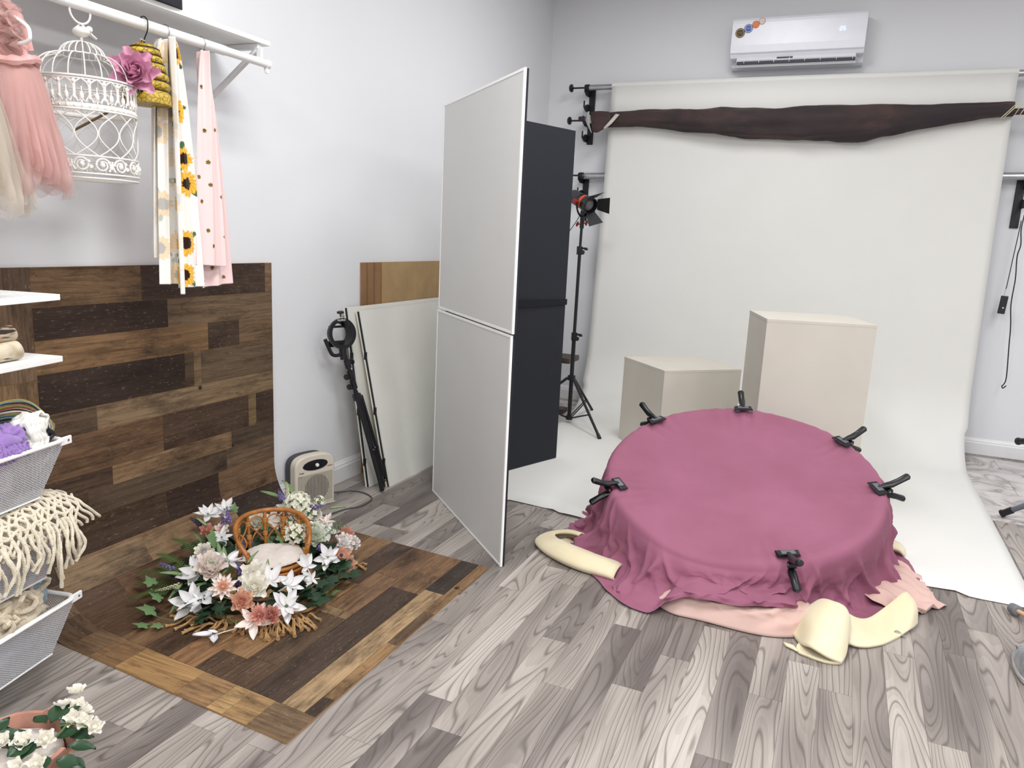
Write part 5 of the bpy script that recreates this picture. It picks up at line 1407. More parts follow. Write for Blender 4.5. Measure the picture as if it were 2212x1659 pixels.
for i in range(4):
    m = MB(); u0 = -0.008 + 0.010 * i
    pts = [U(-0.03, 0.05 + 0.02 * i, 0.565), U(u0 + 0.012, 0.05 + 0.02 * i, 0.525), U(u0 + 0.02, 0.055 + 0.02 * i, 0.47), U(u0 + 0.006 * i, 0.05 + 0.02 * i, 0.42 + 0.012 * i)]
    m.tube(catmull(pts, 6), 0.0052, 7); m.build('fringe_cord', M_CRM, mc)
# beige wool heap
wl = thing('wool_heap', 'heap of curly beige wool in the lowest drawer', 'wool', U(-0.2, 0.07, 0.25))
blob('wool_core', U(-0.185, 0.075, 0.268), 0.066, M_WOOL, wl, (1.8, 0.9, 0.75), 0.35, 2.6, 51, rz=ang)
rw = random.Random(4)
for i in range(16):
    c = Vector((-0.175 + rw.uniform(-0.12, 0.11), 0.02 + rw.uniform(-0.01, 0.06), 0.285 + rw.uniform(-0.025, 0.03))); m = MB(); r = rw.uniform(0.014, 0.034); ph = rw.random() * 6
    m.tube([U(c.x + (r + 0.004 * math.sin(5 * a)) * math.cos(a + ph), c.y + 0.010 * math.sin(2 * a), c.z + r * 0.7 * math.sin(a + ph) + 0.002 * a) for a in [q * 0.42 for q in range(16)]], [0.0085 * (0.6 + 0.4 * math.sin(PI * q / 15)) for q in range(16)], 7); m.build('wool_curl', M_WOOL, wl)
# things on the two shelves
M_BIRCH = None
def mat_birch():
    n = NT('birch_bark'); v = n.coords((1, 1, 1))
    a = n.noise(n.coords((9, 9, 60), rot=(0, 0, 0)), 1.0, 3, 0.6); c = n.ramp(n.noise(v, 26, 4), [(0.3, rgb('#a8977c')), (0.6, rgb('#d2c5ae'))])
    c = n.mix(n.ramp(a, [(0.53, (0, 0, 0)), (0.60, (1, 1, 1))]), c, rgb('#3b3026'))
    c = n.mix(n.ramp(n.noise(v, 11, 2), [(0.52, (0, 0, 0)), (0.6, (1, 1, 1))]), c, rgb('#c99a66'))
    n.set(Base_Color=c, Roughness=0.85); n.bump(a, 0.3, 0.003); return n.m
M_BIRCH = mat_birch(); M_CUT = plain('cut_wood', '#c8a878', 0.8, var=0.12)
def log(x0, x1, y, z, r, label, rot=0.0, flat=1.0):
    t = thing('birch_log', label, 'log', U((x0 + x1) / 2, y, z - r), group='birch logs on the solid shelf')
    n = 18; P = []
    for i in range(7):
        x = x0 + (x1 - x0) * i / 6
        P.append([U(x + 0.003 * math.sin(rot + k * 2 * PI / n * 2), y + r * (1 + 0.05 * math.sin(2 * k * 2 * PI / n + x0 * 9)) * math.cos(2 * PI * k / n + rot), z + r * flat * (1 + 0.04 * math.sin(3 * k * 2 * PI / n + i * 0.3)) * math.sin(2 * PI * k / n + rot)) for k in range(n)])
    MB().grid(P, cv=True).build('bark', M_BIRCH, t)
    e = MB(); e.add(P[0], [tuple(range(n))]); e.add(P[-1], [tuple(range(n - 1, -1, -1))]); e.build('cut_end', M_CUT, t, smooth=False)
log(-0.34, -0.108, 0.055, 1.027, 0.026, 'lower front birch log lying on the solid shelf')
log(-0.36, -0.125, 0.11, 1.026, 0.025, 'birch log lying behind the front one on the solid shelf')
log(-0.36, -0.100, 0.075, 1.072, 0.022, 'birch log laid on top of the other two')
fc = thing('folded_blanket', 'folded white knit cloth on the wire shelf', 'cloth', U(-0.28, 0.12, 1.18))
for i in range(3):
    m = MB(); P = []
    for q in range(16):
        a = -PI / 2 + PI * q / 15
        P.append([U(-0.205 + 0.016 * math.cos(a) * 1.2 - 0.004 * i + 0.003 * math.sin(y * 90), y, 1.1885 + 0.021 * i + 0.010 * math.sin(a)) for y in [0.02 + 0.22 * k / 12 for k in range(13)]])
    P = [[U(-0.40, 0.02 + 0.22 * k / 12, 1.1785 + 0.021 * i) for k in range(13)]] + P + [[U(-0.40, 0.02 + 0.22 * k / 12, 1.1985 + 0.021 * i) for k in range(13)]]
    m.grid(P); m.build('fold', M_WHTK, fc, sharp=80)
# ------------------------------------------------------------------ boards leaning on the left wall
def lean_board(name, mat, xb, xt, zt, y0, y1, th, parent, off=0.0, z0=0.001):
    """sheet leaning on the left wall: xb bottom x, xt top x (front face)"""
    d = Vector((xt - xb, 0, zt - z0)).normalized(); n = Vector((d.z, 0, -d.x))
    A = Vector((xb, 0, z0)) - n * off; B = Vector((xt, 0, zt)) - n * off
    m = MB(); vs = []
    for y in (y0, y1): vs += [A + Vector((0, y, 0)), B + Vector((0, y, 0)), B - n * th + Vector((0, y, 0)), A - n * th + Vector((0, y, max(0, 0)))]
    vs = [Vector((v.x, v.y, max(v.z, 0.001))) for v in vs]
    m.add(vs, [(0, 1, 2, 3), (7, 6, 5, 4), (0, 4, 5, 1), (1, 5, 6, 2), (2, 6, 7, 3), (3, 7, 4, 0)])
    return m.build(name, mat, parent, smooth=False)
M_FOAM = plain('foam_core_white', '#e6e5de', 0.6, var=0.02, scale=5); M_FEDGE = plain('foam_core_edge', '#e4dfce', 0.8, var=0.06)
for (xb, xt, zt, y0, lab) in ((-2.182, -2.392, 0.962, 3.425, 'front folded white foam board leaning on the left wall'), (-2.275, -2.428, 0.982, 3.365, 'rear folded white foam board, behind the front one')):
    t = thing('foam_board', lab, 'foam board', (xb, 3.9, 0), group='folded foam boards by the wall')
    lean_board('white_board', M_FOAM, xb, xt, zt, y0, 4.62, 0.007, t)
    lean_board('black_lining', M_VB, xb, xt, zt - 0.003, y0 - 0.008, 4.615, 0.006, t, off=0.0075)
    lean_board('white_board', M_FEDGE, xb, xt, zt - 0.001, y0 - 0.012, 4.62, 0.007, t, off=0.014)
    for z in (0.14, 0.42, 0.72):
        f = z / zt; x = xb + (xt - xb) * f
        MB().box((x - 0.016, y0 - 0.013, z - 0.02), (x - 0.004, y0 + 0.003, z + 0.02)).build('hinge_tape', M_BLACK, t, smooth=False)
M_MDF = plain('raw_mdf', '#ad8f66', 0.85, var=0.07, scale=8); M_MDF_SHADED = plain('raw_mdf_shaded', '#94714f', 0.85, var=0.07, scale=8)  # same board twice: the darker copy paints shade onto the rear sheets
for i, (y0, xo) in enumerate(((3.545, 0), (3.603, 1), (3.662, 2), (3.722, 3))):
    o = lean_board('mdf_sheet', M_MDF if i == 3 else M_MDF_SHADED, -2.455 + 0.010 * i, -2.471 + 0.0075 * i, 1.214, y0, y0 + 1.1, 0.006, None)
    tag(o, ['rearmost shaded brown MDF sheet, its left edge furthest out', 'second shaded brown MDF sheet from the wall', 'third shaded brown MDF sheet from the wall', 'front tan MDF sheet showing its broad face'][i], 'board', 'MDF sheets leaning on the wall')

# ------------------------------------------------------------------ folded light stand with a flash bracket, leaning on the boards
fs_ = thing('folded_light_stand', 'folded black light stand with flash ring bracket leaning on the boards', 'light stand', (-2.2, 3.37, 0))
A = Vector((-2.195, 3.375, 0.015)); B = Vector((-2.345, 3.222, 0.76)); D = (B - A).normalized()
def on(s): return A + D * s
TL = (B - A).length
sv = D.cross(Vector((1, 0, 0))).normalized(); fv = sv.cross(D).normalized()
m = MB(); m.tube([on(0.04), on(0.56)], 0.013, 12); m.build('lower_column', M_BLACK, fs_)
m = MB(); m.tube([on(0.5), on(TL)], 0.0105, 12); m.build('upper_column', M_BLACK, fs_)
m = MB(); m.tube([on(0.515), on(0.545)], 0.024, 12); m.build('leg_collar', M_BLKPL, fs_)
for s_ in (0.60, 0.655, 0.715):
    m = MB(); m.tube([on(s_ - 0.022), on(s_ + 0.022)], 0.017, 12); c = on(s_) - sv * 0.018 * (1 if s_ < 0.7 else -1); m.lathe([(0.005, 0), (0.007, 0.012), (0.016, 0.016), (0.016, 0.024), (0.003, 0.026)], 8, Matrix.Translation(c) @ frame_z(-sv * (1 if s_ < 0.7 else -1))); m.build('clamp_collar', M_BLKPL, fs_)
for (ox, oy, sd_) in ((0.03, -0.055, -1), (0.0, 0.0, 0), (-0.01, 0.055, 1)):
    ft = Vector((A.x + ox, A.y + oy, 0.012)); tp = on(0.53) + sv * 0.02 * sd_ + fv * 0.012
    m = MB(); m.tube([tp, ft], 0.0095, 10); lg = m.build('leg', M_BLACK, fs_)
    m = MB(); d = (ft - tp).normalized(); m.tube([ft - d * 0.03, ft], 0.012, 10); m.build('rubber_foot', M_BLKPL, lg)
    md_ = tp.lerp(ft, 0.55); m = MB(); m.tube([md_ + fv * 0.01, on(0.06) + sv * 0.012 * sd_ + fv * 0.01], 0.006, 8); m.build('brace', M_BLACK, fs_)
    m = MB(); m.lathe([(0.004, 0), (0.004, 0.002), (0.0, 0.003)], 8, Matrix.Translation(md_ + fv * 0.017) @ frame_z(fv)); m.build('rivet', M_CHROME, lg)
# ring bracket facing the room
RC = Vector((-2.355, 3.212, 0.862)); rn = Vector((0.92, -0.36, 0.12)).normalized(); RF = Matrix.Translation(RC) @ frame_z(rn)
P = []
for k in range(48):
    a = 2 * PI * k / 48
    P.append([RF @ Vector((r * math.cos(a) * (1.0), r * math.sin(a) * 1.0, h)) for r, h in ((0.080, 0.012), (0.080, -0.004), (0.060, -0.045), (0.052, -0.045), (0.052, -0.03), (0.062, 0.006), (0.062, 0.012))])
MB().grid(P, cu=True, cv=True).build('flash_ring', M_BLKPL, fs_, sharp=30)
m = MB(RF); m.box((-0.06, -0.068, -0.045), (0.06, -0.036, -0.03)); m.box((-0.05, 0.030, -0.045), (0.05, 0.042, -0.03)); m.build('ring_clamp_bar', M_BLKPL, fs_, smooth=False, bevel=0.002)
# up vector of ring plane for lettering
upv = (RF.to_3x3() @ Vector((0, 1, 0)))
text_mesh('ring_lettering', 'Godox', 0.017, plain('white_lettering', '#e0e0e0', 0.5), fs_, RF @ Matrix.Translation((-0.004, 0.0708, 0.0126)))
m = MB(); kc = RC + upv * 0.086; m.tube([kc, kc + upv * 0.016], 0.004, 8); m.lathe([(0.004, 0), (0.019, 0.004), (0.019, 0.014), (0.006, 0.018)], 10, Matrix.Translation(kc + upv * 0.014) @ frame_z(upv)); m.build('ring_knob', M_BLKPL, fs_)
yv = RF.to_3x3() @ Vector((1, 0, 0))
m = MB(); q0 = RC - upv * 0.098
m.tube(catmull([q0 + yv * 0.0, q0 - yv * 0.03 - upv * 0.012, q0 - yv * 0.062 - upv * 0.006, q0 - yv * 0.082 + upv * 0.03, q0 - yv * 0.10 + upv * 0.075], 6), [0.009] * 12 + [0.010] * 13, 10); m.build('lever_handle', M_BLKPL, fs_)
m = MB(); m.tube([q0 + upv * 0.022, q0 - upv * 0.03, B + D * 0.005], [0.020, 0.016, 0.014], 12); m.build('swivel_mount', M_BLKPL, fs_)

# ------------------------------------------------------------------ fan heater and its cord
ht = thing('fan_heater', 'small beige fan heater on the floor by the wall', 'heater', (-2.36, 2.98, 0))
M_HTR = plain('beige_heater_plastic', '#d3cabb', 0.45, var=0.02); M_HDK = plain('heater_dark_grille', '#24221f', 0.7)
hx = Vector((-2.302, 3.084, 0)); hl = Vector((-2.372, 2.862, 0)); hu = (hx - hl).normalized(); hn = Vector((hu.y, -hu.x, 0)); HW = (hx - hl).length
HFm = Matrix(((hu.x, 0, hn.x, hl.x), (hu.y, 0, hn.y, hl.y), (0, 1, 0, 0.004), (0, 0, 0, 1)))   # x along the face, y up, z out of the face
def hprof(inset=0.0):
    w = HW; p = [(inset, inset), (w - inset, inset)]
    for q in range(25):
        a = PI * q / 24; c_, s_ = math.cos(a), math.sin(a)
        p.append((w / 2 + (w / 2 - inset) * math.copysign(abs(c_) ** 0.62, c_), 0.205 + (0.067 - inset) * max(s_, 0) ** 0.8))
    return p
MB(HFm).prism(hprof(), -0.05, 0.0).build('front_shell', M_HTR, ht, sharp=30, bevel=0.008, seg=3)
MB(HFm).prism(hprof(0.006), -0.10, -0.05).build('rear_shell', plain('heater_dark_shell', '#3c3d44', 0.6), ht, sharp=30, bevel=0.004)
m = MB(HFm); m.lathe([(0.074, 0), (0.071, 0.003), (0.0, 0.004)], 36, HFm @ Matrix.Translation((HW * 0.5, 0.218, 0.0)) @ Matrix.Diagonal((1, 0.36, 1, 1))); m.build('control_panel', plain('heater_black_panel', '#0b0c16', 0.2), ht)
m = MB(HFm); m.lathe([(0.0095, 0), (0.008, 0.008), (0.0, 0.009)], 16, HFm @ Matrix.Translation((HW * 0.53, 0.217, 0.003))); m.build('dial', M_WHITE, ht)
m = MB(HFm); m.box((0.016, 0.018, -0.004), (HW - 0.014, 0.172, 0.001)); m.build('grille_recess', plain('grille_inner', '#8d877b', 0.7), ht, smooth=False)
m = MB(HFm); m.lathe([(0.072, 0), (0.072, 0.0012), (0.0, 0.0013)], 40, HFm @ Matrix.Translation((HW * 0.53, 0.095, 0.0005))); m.build('fan_opening', M_HDK, ht)
for i in range(24):
    x = 0.020 + (HW - 0.040) * i / 23; top = 0.166 + 0.014 * math.sin(PI * i / 23 * 0.9)
    m = MB(HFm); m.box((x - 0.0014, 0.016, 0.0), (x + 0.0014, top, 0.0034)); m.build('grille_slat', M_HTR, ht, smooth=False)
text_mesh('heater_lettering', 'Sunbeam', 0.0085, plain('red_lettering', '#b03a35', 0.5), ht, HFm @ Matrix.Translation((HW - 0.030, 0.2, 0.0012)) @ Matrix.Rotation(0.0, 4, 'Z'))
text_mesh('heater_lettering', '2 heat', 0.011, plain('dark_lettering', '#38342e', 0.5), ht, HFm @ Matrix.Translation((0.035, 0.188, 0.0012)))
MB(HFm).box((-0.002, -0.004, -0.09), (HW + 0.002, 0.002, 0.002)).build('base_plate', M_HTR, ht, smooth=False, bevel=0.002)
o = MB().tube(catmull([(-2.41, 3.10, 0.03), (-2.39, 3.17, 0.006), (-2.315, 3.253, 0.005), (-2.227, 3.255, 0.005), (-2.151, 3.20, 0.005), (-2.139, 3.087, 0.005), (-2.182, 3.007, 0.005), (-2.21, 2.90, 0.005), (-2.28, 2.84, 0.005)], 8), 0.0035, 8).build('heater_cord', plain('grey_cord', '#4c4a4c', 0.6))
tag(o, 'grey power cord curling on the floor beside the heater', 'cord')

# ------------------------------------------------------------------ right edge of the picture
rm_ = thing('remote_control', 'black remote hanging by a strap right of the paper', 'remote', (1.0, 6.15, 1.03))
RXF = Matrix.Translation((0.999, 6.155, 1.09)) @ Matrix.Rotation(0.06, 4, 'Y')
MB(RXF).box((-0.022, -0.008, -0.062), (0.022, 0.008, 0.062)).build('remote_body', M_BLKPL, rm_, smooth=False, bevel=0.005, seg=3)
MB(RXF).lathe([(0.005, 0), (0.0045, 0.001), (0, 0.001)], 12, RXF @ Matrix.Translation((0.004, -0.008, -0.020)) @ frame_z((0, -1, 0))).build('button', M_WHITE, rm_)
m = MB(); m.tube([(0.997, 6.155, 1.153), (1.001, 6.157, 1.21)], 0.0012, 6); m.build('loop', M_GREYMET, rm_)
m = MB(); m.tube(catmull([(1.001, 6.157, 1.20), (1.004, 6.157, 1.23), (1.012, 6.16, 1.40), (1.022, 6.165, 1.60), (1.024, 6.17, 1.66)], 6), 0.0028, 8, flat=1.8); m.build('strap', M_BLACK, rm_)
o = MB().tube(catmull([(1.035, 6.16, 1.70), (1.03, 6.155, 1.60), (1.042, 6.15, 1.50), (1.033, 6.15, 1.42), (1.045, 6.15, 1.27), (1.045, 6.15, 1.10), (1.065, 6.15, 0.95), (1.075, 6.15, 0.82), (1.092, 6.15, 0.60), (1.085, 6.15, 0.545), (1.075, 6.15, 0.53), (1.083, 6.15, 0.515), (1.1, 6.15, 0.535)], 6), 0.0038, 6).build('hanging_cable', M_BLACK)
tag(o, 'thin black cable with a looped end hanging down the right edge', 'cable')
o = MB().tube(catmull([(1.02, 6.07, 2.09), (1.05, 6.06, 2.115), (1.09, 6.07, 2.14)], 5), 0.008, 8, flat=1.5).build('green_tie', plain('green_plastic_tie', '#5fb384', 0.5))
tag(o, 'green plastic tie on the upper right bracket', 'tie')
M_LEGG = plain('grey_leg_tube', '#6d737d', 0.35, metal=0.4)
tl = thing('folded_tripod', 'tripod with grey legs and black feet entering at the right edge', 'tripod', (1.6, 4.5, 0))
hub = Vector((1.62, 4.42, 0.62))
for ft in (Vector((0.93, 4.745, 0.02)), Vector((1.035, 5.2, 0.345)), Vector((1.95, 4.1, 0.014))):
    d = (hub - ft).normalized(); m = MB(); m.tube([ft + d * 0.05, hub], 0.0145, 12); lg = m.build('leg', M_LEGG, tl)
    m = MB(); m.tube([ft, ft + d * 0.012, ft + d * 0.014, ft + d * 0.062], [0.022, 0.022, 0.018, 0.019], 14); m.build('rubber_foot', M_BLKPL, lg)
    m = MB(); m.tube([ft + d * 0.19, ft + d * 0.26], 0.02, 12); m.build('leg_lock', M_BLKPL, lg)
m = MB(); m.tube([hub - Vector((0, 0, 0.04)), hub + Vector((0, 0, 0.06))], 0.04, 16); m.build('hub', M_BLKPL, tl)
# suede shoe toe and felt-tipped stick on the floor
M_SUEDE = plain('grey_suede', '#8b8d92', 0.95, var=0.18, bump=0.5, bscale=120, scale=30, sheen=0.3)
sh = thing('suede_shoe', 'dusty grey suede shoe at the right edge of the floor', 'shoe', (0.745, 2.93, 0))
def sole(t, w=1.0):
    # outline of the shoe in plan, t in 0..1 around
    a = 2 * PI * t; x = 0.052 * math.cos(a) * (1 + 0.12 * math.sin(a)); y = 0.145 * math.sin(a)
    return x * w, y * w
def shp(x, y, z): return Matrix.Translation((0.742, 2.945, 0)) @ Matrix.Rotation(-0.12, 4, 'Z') @ Vector((x, y, z))
n = 48
P = [[shp(*sole(k / n, w_), z) for k in range(n)] for w_, z in ((0.97, 0.002), (1.02, 0.006), (1.02, 0.018), (0.98, 0.021))]
m = MB(); m.grid(P, cv=True); m.add(P[0], [tuple(range(n - 1, -1, -1))]); m.add(P[-1], [tuple(range(n))]); m.build('sole', plain('pale_rubber_sole', '#b7b7b4', 0.7), sh)
P = []
for i in range(10):
    v = i / 9; row = []
    for k in range(n):
        x, y = sole(k / n, 0.97); top = 0.045 + 0.065 * (1 - (y / 0.145 + 1) / 2) ** 0.6
        row.append(shp(x * (1 - 0.55 * v ** 1.6), y * (1 - 0.45 * v ** 2.0) - 0.02 * v, 0.020 + (top - 0.02) * math.sin(v * PI / 2) + 0.003 * fbm(x * 40, y * 40, v * 3)))
    P.append(row)
m = MB(); m.grid(P, cv=True); m.add(P[-1], [tuple(range(n))]); m.build('upper', M_SUEDE, sh)
m = MB()
for sgn in (-1, 1): m.tube([shp(sgn * (0.045 - 0.012 * q / 8), 0.06 - 0.015 * q, 0.052 + 0.003 * q) for q in range(9)], 0.0016, 6)
m.tube([shp(0.045 * math.cos(a), 0.02 + 0.075 * math.sin(a), 0.060 - 0.02 * math.sin(a)) for a in [PI * q / 16 for q in range(17)]], 0.0016, 6); m.build('seam', plain('shoe_seam', '#4c4d52', 0.9), sh)
wt = thing('felt_stick', 'pale wooden stick with a grey felt tip on the floor at the right edge', 'stick', (0.79, 3.35, 0))
a0, a1 = Vector((0.770, 3.405, 0.026)), Vector((0.90, 3.08, 0.075)); d = (a1 - a0).normalized()
MB().tube([a0 + d * 0.02, a1], 0.0085, 12).build('wooden_handle', plain('pale_wood_dowel', '#d8b48c', 0.5), wt)
MB().tube([a0 - d * 0.022, a0 - d * 0.016, a0 + d * 0.018, a0 + d * 0.024], [0.014, 0.021, 0.022, 0.017], 14).build('felt_tip', plain('grey_felt', '#77797d', 0.95, bump=0.4), wt)
tw = MB()
for (x, y, h, r) in ((0.325, 2.992, 0.007, 0.014), (0.340, 2.985, 0.006, 0.011), (0.353, 2.980, 0.004, 0.009)): tw.ball((x, y, h), r, 10, 6, (1.3, 0.8, 0.45))
tw = MB(); tw.grid(patch([[(0.312, 3.00, .003), (0.325, 3.006, .012), (0.345, 2.99, .006)], [(0.315, 2.985, .010), (0.332, 2.99, .018), (0.352, 2.984, .005)], [(0.325, 2.975, .003), (0.342, 2.976, .009), (0.36, 2.976, .003)]], 5, 5))
o = tw.build('plastic_scrap', plain('crinkled_clear_plastic', '#b9b5a8', 0.15, var=0.2, bump=0.6, bscale=200, trans=0.5), solid=0.0006); tag(o, 'small crinkled scrap of clear plastic on the floor planks', 'scrap')
# ------------------------------------------------------------------ rattan posing chair in a floral wreath
M_RAT = plain('honey_rattan', '#a86a30', 0.42, var=0.16, scale=30); M_BIND = plain('cane_binding', '#b98548', 0.5, var=0.14, scale=60)
SC_ = Vector((-1.972, 2.242, 0)); CHR = 0.118
ch = thing('rattan_chair', 'tiny honey rattan chair in the middle of the flower wreath', 'chair', SC_)
def cpt(a, r, z): return (SC_.x + r * math.cos(a), SC_.y + r * math.sin(a), z)
def crng(r, z, th, nm, a0=0.0, a1=2 * PI):
    m = MB(); full = abs(a1 - a0 - 2 * PI) < 1e-6; n = 44
    m.tube([cpt(a0 + (a1 - a0) * q / (n if full else n - 1), r, z) for q in range(n)], th, 10, closed=full); return m.build(nm, M_RAT, ch)
crng(CHR + 0.004, 0.084, 0.0085, 'seat_ring'); crng(CHR + 0.006, 0.066, 0.0075, 'seat_ring'); crng(CHR - 0.002, 0.052, 0.006, 'seat_ring'); crng(CHR - 0.004, 0.014, 0.008, 'foot_ring')
m = MB(Matrix.Translation((SC_.x, SC_.y, 0.078))); m.lathe([(CHR, 0), (CHR, 0.008)], 36); m.build('seat_panel', M_RAT, ch)
OPEN = -0.62      # direction the seat opens to
NBK = 9
for i in range(NBK):
    a = OPEN + 0.95 + (2 * PI - 1.9) * i / (NBK - 1)
    edge = i in (0, NBK - 1)
    zt_ = 0.235 - 0.075 * abs(2 * i / (NBK - 1) - 1) ** 3
    m = MB(); m.tube([cpt(a, CHR + 0.006, 0.03), cpt(a, CHR + 0.010, 0.10), cpt(a, CHR + 0.022, zt_)], 0.0072 if edge or i % 2 == 0 else 0.0062, 10); sp__ = m.build('spindle', M_RAT, ch)
    for zb_ in ((0.075, 0.135) if edge else (0.145, 0.20)):
        for k in range(3):
            q = MB(); c = Vector(cpt(a, CHR + 0.010 + 0.012 * max(0, (zb_ - 0.10) / 0.13), zb_ + 0.0062 * (k - 1)))
            q.lathe([(0.0075, -0.003), (0.0105, -0.0015), (0.0105, 0.0015), (0.0075, 0.003)], 12, Matrix.Translation(c), cap=False); q.build('cane_binding', M_BIND, sp__)
    if i < NBK - 1:
        a2 = OPEN + 0.95 + (2 * PI - 1.9) * (i + 1) / (NBK - 1)
        for (s0, s1) in ((a, a2), (a2, a)):
            m = MB(); m.tube(catmull([cpt(s0, CHR + 0.012, 0.105), cpt(s0 + (s1 - s0) * 0.25, CHR + 0.014, 0.135), cpt((s0 + s1) / 2, CHR + 0.015, 0.158), cpt(s0 + (s1 - s0) * 0.86, CHR + 0.018, 0.185), cpt(s0 + (s1 - s0) * 0.80, CHR + 0.020, 0.21), cpt((s0 + s1) / 2, CHR + 0.021, 0.222)], 5), 0.0032, 8); m.build('cane_loop', M_RAT, ch)
m = MB(); pts = []
for q in range(41):
    u = q / 40; a = OPEN + 0.95 + (2 * PI - 1.9) * u; zt_ = 0.240 - 0.095 * abs(2 * u - 1) ** 3.2
    pts.append(cpt(a, CHR + 0.023, zt_))
pts = [cpt(OPEN + 0.95, CHR + 0.008, 0.085)] + [cpt(OPEN + 0.945, CHR + 0.02, 0.12)] + pts + [cpt(OPEN - 0.945, CHR + 0.02, 0.12)] + [cpt(OPEN - 0.95, CHR + 0.008, 0.085)]
m.tube(catmull(pts, 3), 0.0095, 12); m.build('top_rail', M_RAT, ch)
for i in range(10):
    a = 2 * PI * i / 10; a2 = a + 2 * PI / 10
    m = MB(); m.tube(catmull([cpt(a, CHR, 0.020), cpt(a + 0.08, CHR, 0.042), cpt((a + a2) / 2, CHR, 0.052), cpt(a2 - 0.08, CHR, 0.042), cpt(a2, CHR, 0.020)], 5), 0.004, 8); m.build('base_loop', M_RAT, ch)
M_FUR = plain('fluffy_white_pile', '#efe2d8', 1.0, var=0.04, bump=1.0, bscale=420, sheen=0.5, spec=0.05, scale=40)
P = []
for i in range(20):
    t = i / 19 * 0.985; row = []
    for k in range(72):
        a = 2 * PI * k / 72
        r = CHR * (0.98 if t > 0 else 0.9) * math.sin(PI * (0.06 + 0.94 * t) / 1.0) if False else CHR * 1.0 * math.cos(max(0, t - 0.25) / 0.75 * PI / 2) ** 0.55 if t > 0.25 else CHR * (0.9 + 0.1 * t / 0.25)
        r *= 1 + 0.03 * fbm(math.cos(a) * 3, math.sin(a) * 3, t * 2) + 0.012 * math.sin(k * 2.9 + i * 1.7)
        z = 0.090 + 0.034 * t + 0.004 * fbm(r * 20 * math.cos(a), r * 20 * math.sin(a), 3) - 0.012 * math.exp(-((r * math.cos(a) + r * math.sin(a) * 0.6) / 0.04) ** 2) * t
        row.append((SC_.x + r * math.cos(a), SC_.y + r * math.sin(a), z + 0.0012 * math.sin(k * 5.1 + i * 3.3)))
    P.append(row)
m = MB(); m.grid(P, cv=True); m.add(P[-1], [tuple(range(72))])
o = m.build('seat_cushion', M_FUR); tag(o, 'round fluffy off-white cushion on the tiny rattan chair', 'cushion')

# jute mat with knotted fringe under the wreath
M_JUTE = plain('jute_rope', '#b08a5c', 0.9, var=0.15, bump=0.8, bscale=260, scale=60)
ju = thing('jute_mat', 'jute mat whose rope fringe shows in front of the wreath', 'mat', (-1.86, 2.1, 0))
m = MB(); m.prism([(-2.10, 1.86), (-1.78, 1.90), (-1.68, 2.02), (-1.72, 2.45), (-2.15, 2.45), (-2.2, 2.1)], 0.0078, 0.0135); m.build('woven_field', M_JUTE, ju, smooth=False)
rj = random.Random(17)
def tassel(p, ang_, L, n=7, spread=0.5):
    for i in range(n):
        a = ang_ + rj.uniform(-spread, spread); c = Vector(p) + Vector((rj.uniform(-.02, .02), rj.uniform(-.02, .02), 0)); l = L * rj.uniform(0.7, 1.15)
        pts = [c + Vector((0, 0, 0.012)), c + Vector((math.cos(a) * l * 0.3 + rj.uniform(-.012, .012), math.sin(a) * l * 0.3, 0.022 + rj.uniform(0, .012))), c + Vector((math.cos(a) * l * 0.65, math.sin(a) * l * 0.65, 0.014 + rj.uniform(0, .01))), c + Vector((math.cos(a) * l, math.sin(a) * l, 0.0145))]
        m = MB(); cc_ = catmull(pts, 6); rad = [0.0036] * (len(cc_) - 4) + [0.0055, 0.004, 0.0058, 0.0075]
        m.tube(cc_, rad, 7); m.build('fringe_cord', M_JUTE, ju)
for (x, y, a, L, n) in ((-1.95, 1.86, -2.3, 0.10, 6), (-1.90, 1.85, -2.0, 0.10, 6), (-1.85, 1.87, -1.6, 0.07, 5), (-1.80, 1.90, -1.0, 0.07, 5), (-1.745, 1.93, -0.9, 0.10, 7), (-1.71, 1.96, -0.7, 0.11, 8), (-1.68, 1.99, -0.55, 0.11, 8), (-1.66, 2.03, -0.4, 0.08, 5), (-1.735, 2.47, 0.2, 0.05, 5)):
    tassel((x, y, 0), a, L, n)
m = MB(); m.tube(catmull([(-1.70, 2.02, 0.02), (-1.665, 2.06, 0.02), (-1.66, 2.12, 0.02), (-1.68, 2.18, 0.023)], 6), 0.0065, 8); m.build('edge_rope', M_JUTE, ju)

# ------------------------------------------------------------------ the wreath itself
M_PW = plain('silk_white_petal', '#eeecec', 0.7, var=0.03, sub=0.2); M_PC = plain('silk_cream_petal', '#fdf9ee', 0.7, var=0.02, sub=0.22)
M_PB = plain('silk_blush_petal', '#faeee6', 0.7, var=0.04, sub=0.22, scale=30); M_PP = plain('silk_peach_petal', '#f3c8ae', 0.7, var=0.07, sub=0.45, scale=30)
M_PK = plain('silk_coral_petal', '#e8b0a2', 0.7, var=0.08, sub=0.4, scale=30); M_PGW = plain('silk_green_white_petal', '#edf1e2', 0.7, var=0.04, sub=0.35)
M_IVY = plain('dark_ivy_leaf', '#27412a', 0.5, var=0.18, sub=0.1, scale=50); M_IVL = plain('pale_ivy_leaf', '#6f8f5e', 0.6, var=0.12, sub=0.2, scale=50)
M_EUC = plain('light_green_leaf', '#86a070', 0.6, var=0.1, sub=0.2); M_FERN = plain('fern_green', '#4c5f2c', 0.7, var=0.15, sub=0.15)
M_LAV = plain('lavender_bud', '#7d6aa8', 0.8, var=0.2); M_LAVD = plain('dark_violet_bud', '#3d3055', 0.8, var=0.2); M_STEM = plain('green_stem', '#55683a', 0.7); M_CTK = plain('cream_catkin', '#d8d4ae', 0.8, var=0.1, bump=0.6)
M_HYD = plain('hydrangea_petal', '#f4f3e3', 0.7, var=0.03, sub=0.3)
